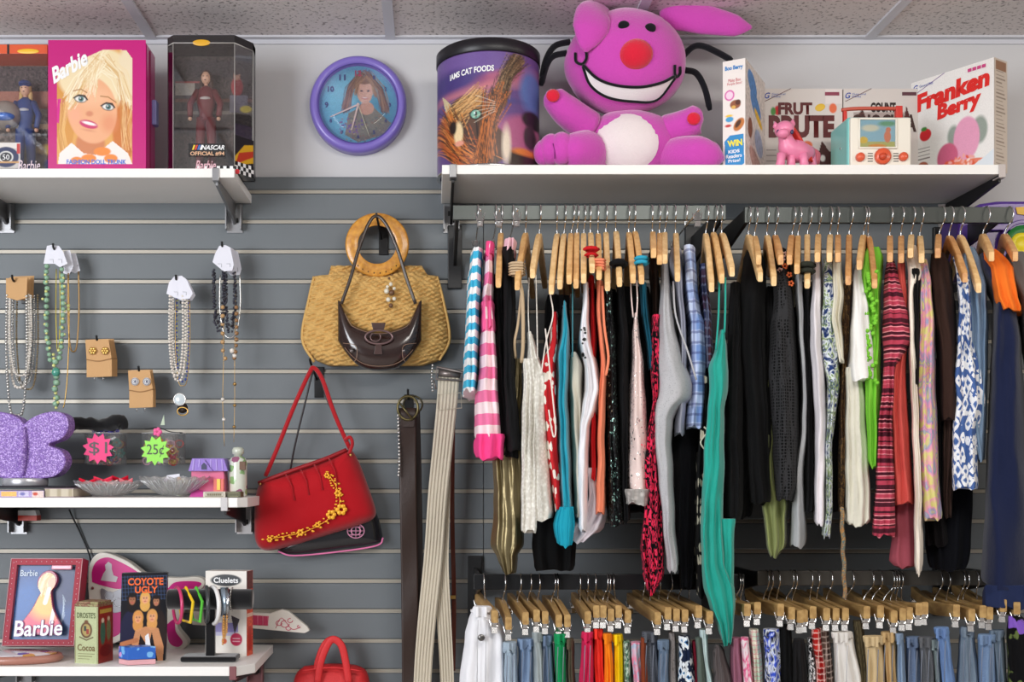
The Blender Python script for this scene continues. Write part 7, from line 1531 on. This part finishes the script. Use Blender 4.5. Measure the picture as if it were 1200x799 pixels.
obj('frame_dots', b, mat(C(236, 200, 210), .5), t)
cv = Canvas(0, 0, 70, 90, (24, 72, 140), 1.6); cv.ell(15, 60, 30, 40, (34, 96, 170), soft=14); cv.ell(60, 20, 24, 30, (18, 40, 96), soft=12); cv.grain(.15)
for k in range(9): cv.line([(56+k*.6, 36+k*3), (60-k*.5, 44+k*4)], .7, (200, 220, 236), .6)
cv.build('case_backdrop', lambda a, b_: FM(.09+.82*a, .075+.85*b_, -.012), PRINT, t)
gown = [(.45, .90), (.55, .93), (.66, .90), (.72, .82), (.70, .73), (.64, .66), (.66, .56), (.70, .44), (.78, .32), (.86, .22), (.86, .12), (.76, .08), (.30, .08), (.14, .10), (.10, .17), (.20, .28), (.32, .42), (.40, .56), (.44, .64), (.38, .72), (.38, .82)]
gw = [(v.x, v.y) for v in spline([Vector((a, c_, 0)) for a, c_ in gown]+[Vector((.45, .9, 0))], 4)[:-1]]
b = B(); prism(b, [FM(.1+.80*(.02+a*.98)*1.0, .06+.86*c_, .004) for a, c_ in gw], -n_*.012); obj('silhouette_rim', b, mat(C(150, 20, 76), .35, coat=.3), t, False, bevel=.001)
gs = [(.545+(a-.545)*.88, .5+(c_-.5)*.93) for a, c_ in gw]
cvg = Canvas(0, 0, 60, 80, (240, 140, 120), 1.6); cvg.ell(30, 78, 50, 14, (150, 70, 176), soft=8); cvg.ell(30, 60, 34, 16, (232, 90, 120), soft=12); cvg.ell(36, 40, 20, 18, (250, 190, 110), soft=12); cvg.rect(0, 0, 60, 22, (240, 220, 196)); cvg.streaks([(38, 4), (30, 14), (26, 26)], 3.5, 60, [(252, 240, 206), (236, 206, 160), (226, 180, 130)], 1); cvg.ell(39, 18, 5, 6, (240, 190, 166)); cvg.line([(36, 25), (33, 40)], 5, (244, 226, 220)); cvg.line([(42, 26), (44, 42), (42, 62)], 4, (236, 240, 240)); cvg.grain(.1)
m_in = B(); 
# clip the painted grid to the silhouette: keep quads whose centre lies inside
nx, ny = cvg.nx, cvg.ny; pts2 = [(.02+.96*i/(nx-1), 1-.02-.96*j/(ny-1)) for j in range(ny) for i in range(nx)]
def inside(x, y, pl):
    r = False; n = len(pl)
    for i in range(n):
        (xa, ya), (xb, yb) = pl[i], pl[(i+1) % n]
        if (ya > y) != (yb > y) and x < (xb-xa)*(y-ya)/(yb-ya)+xa: r = not r
    return r
fc = [(j*nx+i, (j+1)*nx+i, (j+1)*nx+i+1, j*nx+i+1) for j in range(ny-1) for i in range(nx-1) if inside((pts2[j*nx+i][0]+pts2[j*nx+i+1][0])/2, (pts2[j*nx+i][1]+pts2[(j+1)*nx+i][1])/2, gs)]
me = bpy.data.meshes.new('silhouette_print'); me.from_pydata([tuple(FM(.1+.8*(.02+a*.98), .06+.86*c_, .0052)) for a, c_ in pts2], [], fc); at = me.color_attributes.new('Col', 'FLOAT_COLOR', 'POINT'); dd = np.ones((ny*nx, 4), 'f'); dd[:, :3] = cvg.a.reshape(-1, 3); at.data.foreach_set('color', dd.ravel()); finish('silhouette_print', me, PRINT, t); m_in.free()
text('Barbie', rot_map(lambda a, b_: FM(a, b_, .0075), .17, .10, (.66, .015), 0, (0, .19)), 0, 0, 1, 1, TC(120, 30, 120), t, bold=.045); text('Barbie', rot_map(lambda a, b_: FM(a, b_, .0085), .17, .105, (.66, .015), 0, (0, .18)), 0, 0, 1, 1, W_T, t, bold=.015)
text('Barbie', lambda a, b_: FM(a, b_, -.010), .13, .80, .37, .87, TC(206, 220, 236), t, bold=.01); text('GIFT SET', lambda a, b_: FM(a, b_, -.010), .13, .75, .36, .785, TC(206, 220, 236), t) if False else None
b = B(); prism(b, [FM(.58, .87, .004), FM(.86, .87, .004), FM(.86, .92, .004), FM(.58, .92, .004)], -n_*.01); obj('pink_ribbon_banner', b, mat(C(232, 150, 170), .3, coat=.4), t, False, bevel=.002)
b = B(); prism(b, [FM(.09, .075, .0035), FM(.91, .075, .0035), FM(.91, .925, .0035), FM(.09, .925, .0035)], n_*-.0004); obj('clear_pane', b, glass('case_film', a=.0, k=.03, rough=.3), t, False)
# patterned fan-shaped pouch lying in front
t = thing('oval_compact', 'flat oval compact with shimmering flower pattern at left edge', 'compact', P(15, 778, -.29)); c0 = Vector((P(8, 0, -.27).x, -.258, ZL+.001)); b = B()
lathe(b, [(.0001, 0), (.118, .0), (.126, .007), (.120, .017), (.0001, .019)], c0, 48)
for v in b.verts: v.co.y = c0.y+(v.co.y-c0.y)*.50
obj('compact_shell', b, mat(C(176, 120, 104), .4, coat=.3), t)
b = B(); lathe(b, [(.112, .018), (.108, .020), (.0001, .024)], c0, 48)
for v in b.verts: v.co.y = c0.y+(v.co.y-c0.y)*.50
obj('compact_top', b, mat(C(206, 200, 206), .2, kind='floral', c2=C(110, 90, 160), c3=C(206, 150, 80), s=1.1, coat=.8), t)
# cocoa tin
t = thing('cocoa_tin', 'green and red vintage cocoa tin with crest', 'tin', (P(110, 0, -.26).x, -.25, ZL)); 
a0, a1, a2 = P(87, 0, -.285), P(115, 0, -.295), P(132, 0, -.24); a0.z = a1.z = a2.z = ZL; a0.y, a1.y, a2.y = -.280, -.295, -.24; hh = P(0, 711, -.29).z-ZL
b = B(); prism(b, [a1, a2, a2+a0-a1, a0], (0, 0, hh)); obj('tin_body', b, mat(C(176, 186, 140), .4, coat=.2), t, False, bevel=.001)
ce_ = (a0+a2)/2; b = B(); prism(b, [ce_+(p-ce_)*1.03+Vector((0, 0, hh)) for p in (a1, a2, a2+a0-a1, a0)], (0, 0, .006)); prism(b, [ce_+(p-ce_)*.93+Vector((0, 0, hh+.006)) for p in (a1, a2, a2+a0-a1, a0)], (0, 0, .005)); obj('tin_lid', b, mat(C(150, 120, 90), .5, kind='tie', c2=C(120, 60, 50), c3=C(160, 160, 110), s=4), t, False, bevel=.001)
f1 = plane_map(a0, a1, a0+Vector((0, 0, hh)), .0008); f2_ = plane_map(a1, a2, a1+Vector((0, 0, hh)), .0008)
cv = Canvas(0, 0, 28, 56, (182, 190, 146), 3); cv.ell(14, 23, 7, 8, (96, 60, 40)); cv.ell(14, 23, 5, 6, (170, 150, 90)); cv.rect(11, 19, 14, 24, (60, 70, 60)); cv.rect(14, 22, 17, 27, (150, 60, 50)); cv.ell(14, 15, 2.5, 2, (110, 70, 40)); cv.line([(6, 30), (14, 33), (22, 30)], 1.2, (96, 80, 50))
for k in range(3): cv.rect(4, 46+k*2.5, 24-k*3, 46.8+k*2.5, (130, 130, 90))
cv.rect(.5, .5, 1.2, 55.5, (120, 110, 70)); cv.rect(26.8, .5, 27.5, 55.5, (120, 110, 70)); cv.grain(.25); cv.build('front_print', f1, PRINT, t)
text("DROSTE'S", off(f1, .0006), .1, .80, .9, .90, TC(90, 100, 60), t, bold=.02); text('Cocoa', off(f1, .0006), .12, .22, .88, .34, TC(110, 90, 50), t, bold=.02)
cv = Canvas(0, 0, 20, 56, (150, 44, 36), 3); cv.ell(6, 26, 3.6, 12, (70, 110, 90)); cv.ell(6, 14, 2, 2.4, (226, 206, 180)); cv.ell(14, 24, 3, 11, (120, 120, 80)); cv.ell(14, 13, 1.8, 2.2, (220, 190, 160)); cv.rect(2, 3, 18, 7, (196, 160, 70)); cv.ell(10, 44, 8, 6, (120, 30, 30)); cv.grain(.4); cv.build('side_print', f2_, PRINT, t)
# video tape sleeve
t = thing('video_case', 'video sleeve reading COYOTE UGLY with five women on cover', 'video case', (P(168, 0, -.25).x, -.25, ZL)); a0 = P(140, 0, -.265); a0.z = ZL; a0.y = -.265; a1 = P(193.5, 0, -.245); a1.z = ZL; a1.y = -.245; hh = P(0, 672, -.26).z-ZL; lean = Vector((.002, .012, 0))
b = B(); q = [a0, a1, a1+lean+Vector((0, 0, hh)), a0+lean+Vector((0, 0, hh))]; prism(b, q, (-.003, .025, 0)); obj('sleeve', b, mat(C(30, 30, 40), .35, coat=.2), t, False, bevel=.0006)
fm = (lambda A, Bq, Cc_: plane_map(A, Bq, Cc_, .0008))(q[0], q[1], q[3])
cv = Canvas(140, 672, 195, 764, (18, 18, 26), 2.0)
for k in range(16): cv.line([(140+k*3.6, 675), (142+k*3.6, 700)], .5, (70, 90, 130)); 
for k in range(7): cv.line([(140, 676+k*4), (195, 675+k*4)], .4, (70, 90, 130))
cv.ell(152, 735, 13, 24, (30, 30, 60)); cv.ell(184, 735, 12, 26, (40, 26, 24))
for x, y, r, hr, sk in ((153.5, 700, 4.6, (26, 18, 18), (170, 110, 80)), (169, 699, 4.6, (222, 170, 90), (232, 170, 130)), (182.5, 702, 4.2, (30, 20, 20), (190, 130, 96)), (161, 719, 4.8, (216, 150, 80), (232, 166, 120)), (178, 718, 4.8, (222, 160, 90), (232, 170, 128))): skin_face(cv, x, y, r, hr, sk)
cv.poly([(150, 764), (158, 732), (170, 728), (186, 730), (193, 750), (192, 764)], (214, 150, 104), .9); cv.poly([(160, 764), (164, 736), (174, 750), (178, 734), (186, 764)], (26, 22, 28)); cv.poly([(170, 738), (174, 735), (178, 752), (172, 760)], (240, 240, 244)); cv.line([(142, 746), (160, 742)], 5, (190, 120, 80)); cv.rect(140, 750, 160, 764, (40, 24, 20)); cv.grain(.15)
cv.build('cover_print', fm, PRINT, t); OG = TC(244, 110, 50)
text('COYOTE', off(fm, .0008), .14, .86, .92, .945, OG, t, bold=.03); text('UGLY', off(fm, .0008), .30, .77, .80, .85, OG, t, bold=.03)
# small blue and pink box
t = thing('patterned_soap_box', 'small box with blue patterned top and pink base before the video', 'box', (P(160, 0, -.3).x, -.3, ZL)); c0 = [P(139, 0, -.295), P(150, 0, -.318), P(182, 0, -.305), P(172, 0, -.27)]
for p, y in zip(c0, (-.295, -.318, -.300, -.275)): p.y = y; p.z = ZL+.001
b = B(); prism(b, c0, (0, 0, .011)); obj('box_base', b, mat(C(226, 170, 176), .4), t, False, bevel=.001); b = B(); prism(b, [p+Vector((0, 0, .012)) for p in c0], (0, 0, .028)); obj('box_top', b, mat(C(46, 100, 190), .4, kind='floral', c2=C(206, 150, 206), c3=C(120, 180, 230), s=2.6), t, False, bevel=.001)
# toy guitar
GW = mat(C(228, 222, 212), .4, coat=.2); GP = mat(C(206, 30, 130), .35, coat=.3); t = thing('toy_guitar', 'white and magenta toy guitar leaning along the back of lowest shelf', 'toy guitar', (P(180, 0, -.06).x, -.06, ZL)); Yg = -.075
def gpoly(px, Y, th, m, name, par=None, bev=.003, k=5):
    q = [(v.x, v.y) for v in spline([Vector((x, y, 0)) for x, y in px]+[Vector((px[0][0], px[0][1], 0))], k)[:-1]]; return obj(name, ppoly(B(), q, Y, th), m, par or t, False, bevel=bev)
gpoly([(103, 690), (104, 664), (112, 650), (126, 648), (150, 658), (172, 673), (205, 677), (232, 676), (240, 684), (228, 700), (212, 720), (208, 735), (220, 752), (212, 762), (196, 762), (178, 752), (150, 748), (125, 755), (108, 735)], Yg, .035, GW, 'guitar_body')
gpoly([(108, 682), (108, 668), (114, 657), (126, 653), (140, 658), (158, 668), (172, 680), (160, 684), (140, 690), (120, 686)], Yg-.001, .001, GP, 'pink_panel', bev=0)
gpoly([(196, 690), (206, 682), (228, 681), (236, 684), (228, 690), (206, 696)], Yg-.001, .001, GP, 'pink_panel', bev=0)
gpoly([(195, 732), (204, 726), (206, 740), (214, 752), (208, 758), (198, 752)], Yg-.001, .001, GP, 'pink_panel', bev=0)
gpoly([(110, 730), (116, 715), (140, 712), (142, 740), (120, 748)], Yg-.001, .001, GP, 'pink_panel', bev=0)
gpoly([(120, 712), (118, 690), (130, 694), (146, 690), (146, 712), (134, 718)], Yg-.0025, .002, mat(C(160, 160, 166), .3, .6), 'silver_panel', bev=.0005)
b = B(); 
for x, y in ((128, 698), (138, 706), (127, 711)): tube(b, [P(x+5*math.cos(a), y+5*math.sin(a), Yg-.003) for a in [k*math.pi/7 for k in range(14)]], .001, 4, closed=True)
obj('silver_swirl', b, mat(C(200, 200, 206), .3, .5), t)
q = [(118, 680), (121, 672), (124, 668), (123, 662), (127, 658), (131, 661), (131, 667), (133, 674), (138, 676), (136, 682)]; b = ppoly(B(), q, Yg-.0018, .0006); obj('figure_motif', b, mat(C(206, 200, 206), .4), t, False)
b = B(); ball(b, P(108.5, 689, Yg-.002), .0035, .002, .0035); obj('strap_stud', b, mat(C(120, 60, 60), .4), t)
b = B(); prism(b, [P(225, 716, Yg+.005), P(316, 719, Yg+.005), P(330, 714, Yg+.005), P(338, 716, Yg+.005), P(360, 734, Yg+.005), P(363, 739, Yg+.005), P(357, 742, Yg+.005), P(293, 736, Yg+.005), P(225, 732, Yg+.005)], (0, .016, 0)); obj('guitar_neck', b, GW, t, False, bevel=.002)
b = B(); ppoly(b, [(270, 719), (315, 722), (314, 733), (270, 731)], Yg+.0035, .001); obj('fret_pad', b, mat(C(196, 60, 96), .4), t, False)
b = B()
for k in range(4): tube(b, [P(296+k*6, 721, Yg+.003), P(296+k*6, 732, Yg+.003)], .0006, 4)
obj('fret_line', b, mat(C(230, 160, 180), .4), t)
b = B(); 
for x, y, r in ((334, 731, 5), (327, 730, 3.5), (340, 727, 3), (338, 736, 3), (350, 734, 1.6)): tube(b, [P(x+r*math.cos(a), y+r*math.sin(a)*.8, Yg+.0035) for a in [k*math.pi/7 for k in range(12)]], .0008, 4)
tube(b, spline([P(323, 736, Yg+.0035), P(330, 724, Yg+.0035), P(342, 737, Yg+.0035), P(352, 735, Yg+.0035)], 4), .0007, 4); obj('scroll_motif', b, mat(C(214, 60, 100), .4), t)
# game box
t = thing('game_box', 'white game box with oval Cluelets logo behind bracelet stand', 'game box', (P(265, 0, -.17).x, -.17, ZL)); a0 = P(241, 0, -.175); a1 = P(289, 0, -.185); a0.z = a1.z = ZL; a0.y, a1.y = -.175, -.185; a2 = Vector((P(296, 0, -.15).x, -.15, ZL)); hh = P(0, 669, -.18).z-ZL
b = B(); prism(b, [a1, a2, a2+a0-a1, a0], (0, 0, hh)); obj('box_body', b, mat(C(232, 226, 218), .45), t, False, bevel=.0006)
f1 = plane_map(a0, a1, a0+Vector((0, 0, hh)), .0008); f2_ = plane_map(a1, a2, a1+Vector((0, 0, hh)), .0008)
cv = Canvas(0, 0, 48, 92, (234, 228, 220), 2); cv.ell(24, 10, 18, 6.5, (40, 44, 50)); cv.rect(10, 56, 38, 66, (150, 140, 200)); cv.rect(12, 66, 36, 70, (200, 196, 226)); cv.ell(36, 74, 7, 7, (196, 30, 80)); cv.poly([(30, 48), (40, 52), (34, 68)], (60, 50, 60)); cv.ell(22, 62, 3, 12, (206, 150, 80)); cv.ell(22, 76, 3, 3, (206, 90, 50)); cv.line([(32, 73), (40, 73)], .8, (240, 200, 210)); cv.line([(32, 76), (40, 76)], .8, (240, 200, 210)); cv.build('front_print', f1, PRINT, t)
text('Cluelets', off(f1, .0008), .20, .86, .80, .925, W_T, t, bold=.02)
cv = Canvas(0, 0, 8, 92, (226, 84, 50), 2); cv.rect(0, 0, 8, 20, (120, 60, 56)); cv.grain(.5, 3); cv.rect(0, 46, 8, 50, (240, 200, 180)); cv.rect(2, 60, 6, 86, (200, 50, 40)); cv.build('side_print', f2_, PRINT, t)
# bracelet stand
VB = mat(C(14, 14, 17), .9, sheen=.5); t = thing('bracelet_stand', 'black velvet T shaped bracelet stand', 'display stand', (P(245, 0, -.25).x, -.25, ZL)); Ys = -.255
b = B(); obox(b, (P(246, 0, Ys).x, Ys+.008, ZL+.007), (.064, 0, 0), (0, .030, 0), (0, 0, .006)); obj('stand_base', b, VB, t, False, bevel=.004)
b = B(); box(b, P(241.5, 0, Ys).x, P(252, 0, Ys).x, Ys-.006, Ys+.008, ZL+.012, P(0, 712, Ys).z); obj('stand_post', b, VB, t, False, bevel=.002)
za = P(0, 702, Ys).z; xa, xb = P(197, 0, Ys).x, P(296, 0, Ys).x; ra = .0235
b = B(); lathe(b, [(.0001, xa), (ra*.9, xa), (ra, xa+.003), (ra, xb-.004), (ra*.93, xb), (.0001, xb)], (0, Ys, za), 32, 'x'); obj('cross_bar', b, VB, t)
for lab, x, r, w_, m, n, tilt in (('thick magenta plastic bangle on black stand', 208, .041, .004, mat(C(206, 56, 110), .3, coat=.4), 36, .85), ('angular yellow bangle on the black stand', 218, .043, .0038, mat(C(244, 206, 30), .3, coat=.4), 5, 1.1), ('angular green bangle beside the yellow one', 230, .042, .0038, mat(C(90, 200, 60), .3, coat=.4), 5, 1.0), ('dark grey bangle against the stand post', 242, .040, .005, mat(C(60, 64, 66), .3, coat=.3), 36, .5), ('broad white bangle next to grey one', 250, .042, .0052, mat(C(236, 234, 232), .3, coat=.4), 36, .9)):
    cz = za+ra-r+w_*.9; b = B(); X0 = P(x, 0, Ys).x
    tube(b, [(X0+tilt*r*(-math.cos(a))*.55, Ys+r*.95*math.cos(a), cz+r*math.sin(a)) for a in [k*2*math.pi/n+.3 for k in range(n)]], w_, 8, closed=True); o = obj('bangle', b, m, smooth=n > 8, bevel=.001 if n < 8 else 0); tag(o, lab, 'bangle')
for lab, x, r, wd_, m in (('wide silver cuff bracelet on the stand', 263, .033, .009, mat(C(176, 196, 214), .2, .8)), ('clear plastic bangle hanging on the stand', 266, .036, .004, glass('clear_bangle', a=.3))):
    cz = za+ra-r+.003; X0 = P(x, 0, Ys).x; b = B(); n = 40; rg = []
    for k in range(n):
        a = k*2*math.pi/n; sh = .4*r*-math.cos(a)*.55; rg.append([b.verts.new((X0+sh+dx, Ys+rr*.95*math.cos(a), cz+rr*math.sin(a))) for dx, rr in ((-wd_, r), (-wd_, r+.0015), (wd_, r+.0015), (wd_, r))])
    for k in range(n):
        for j in range(4): b.faces.new((rg[k][j], rg[k][(j+1) % 4], rg[(k+1) % n][(j+1) % 4], rg[(k+1) % n][j]))
    o = obj('cuff', b, m); tag(o, lab, 'bracelet')
t = thing('chain_bracelet', 'fine silver chain bracelet with dangling amber beads', 'bracelet', (P(272, 0, Ys).x, Ys, za-.04)); beads([(P(272, 0, Ys).x, Ys-ra*math.cos(a)*1.08, za+ra*math.sin(a)*1.1) for a in [k*.4-1.4 for k in range(9)]], .0017, SIL, t, name='chain_link')
beads([P(262, 722, Ys-.03), P(262, 740, Ys-.03), P(261, 755, Ys-.03)], .0022, mat(C(210, 150, 70), .3, coat=.4), t, name='dangle'); beads([P(266, 722, Ys-.03), P(266, 742, Ys-.03)], .0018, mat(C(210, 150, 70), .3, coat=.4), t, name='dangle')
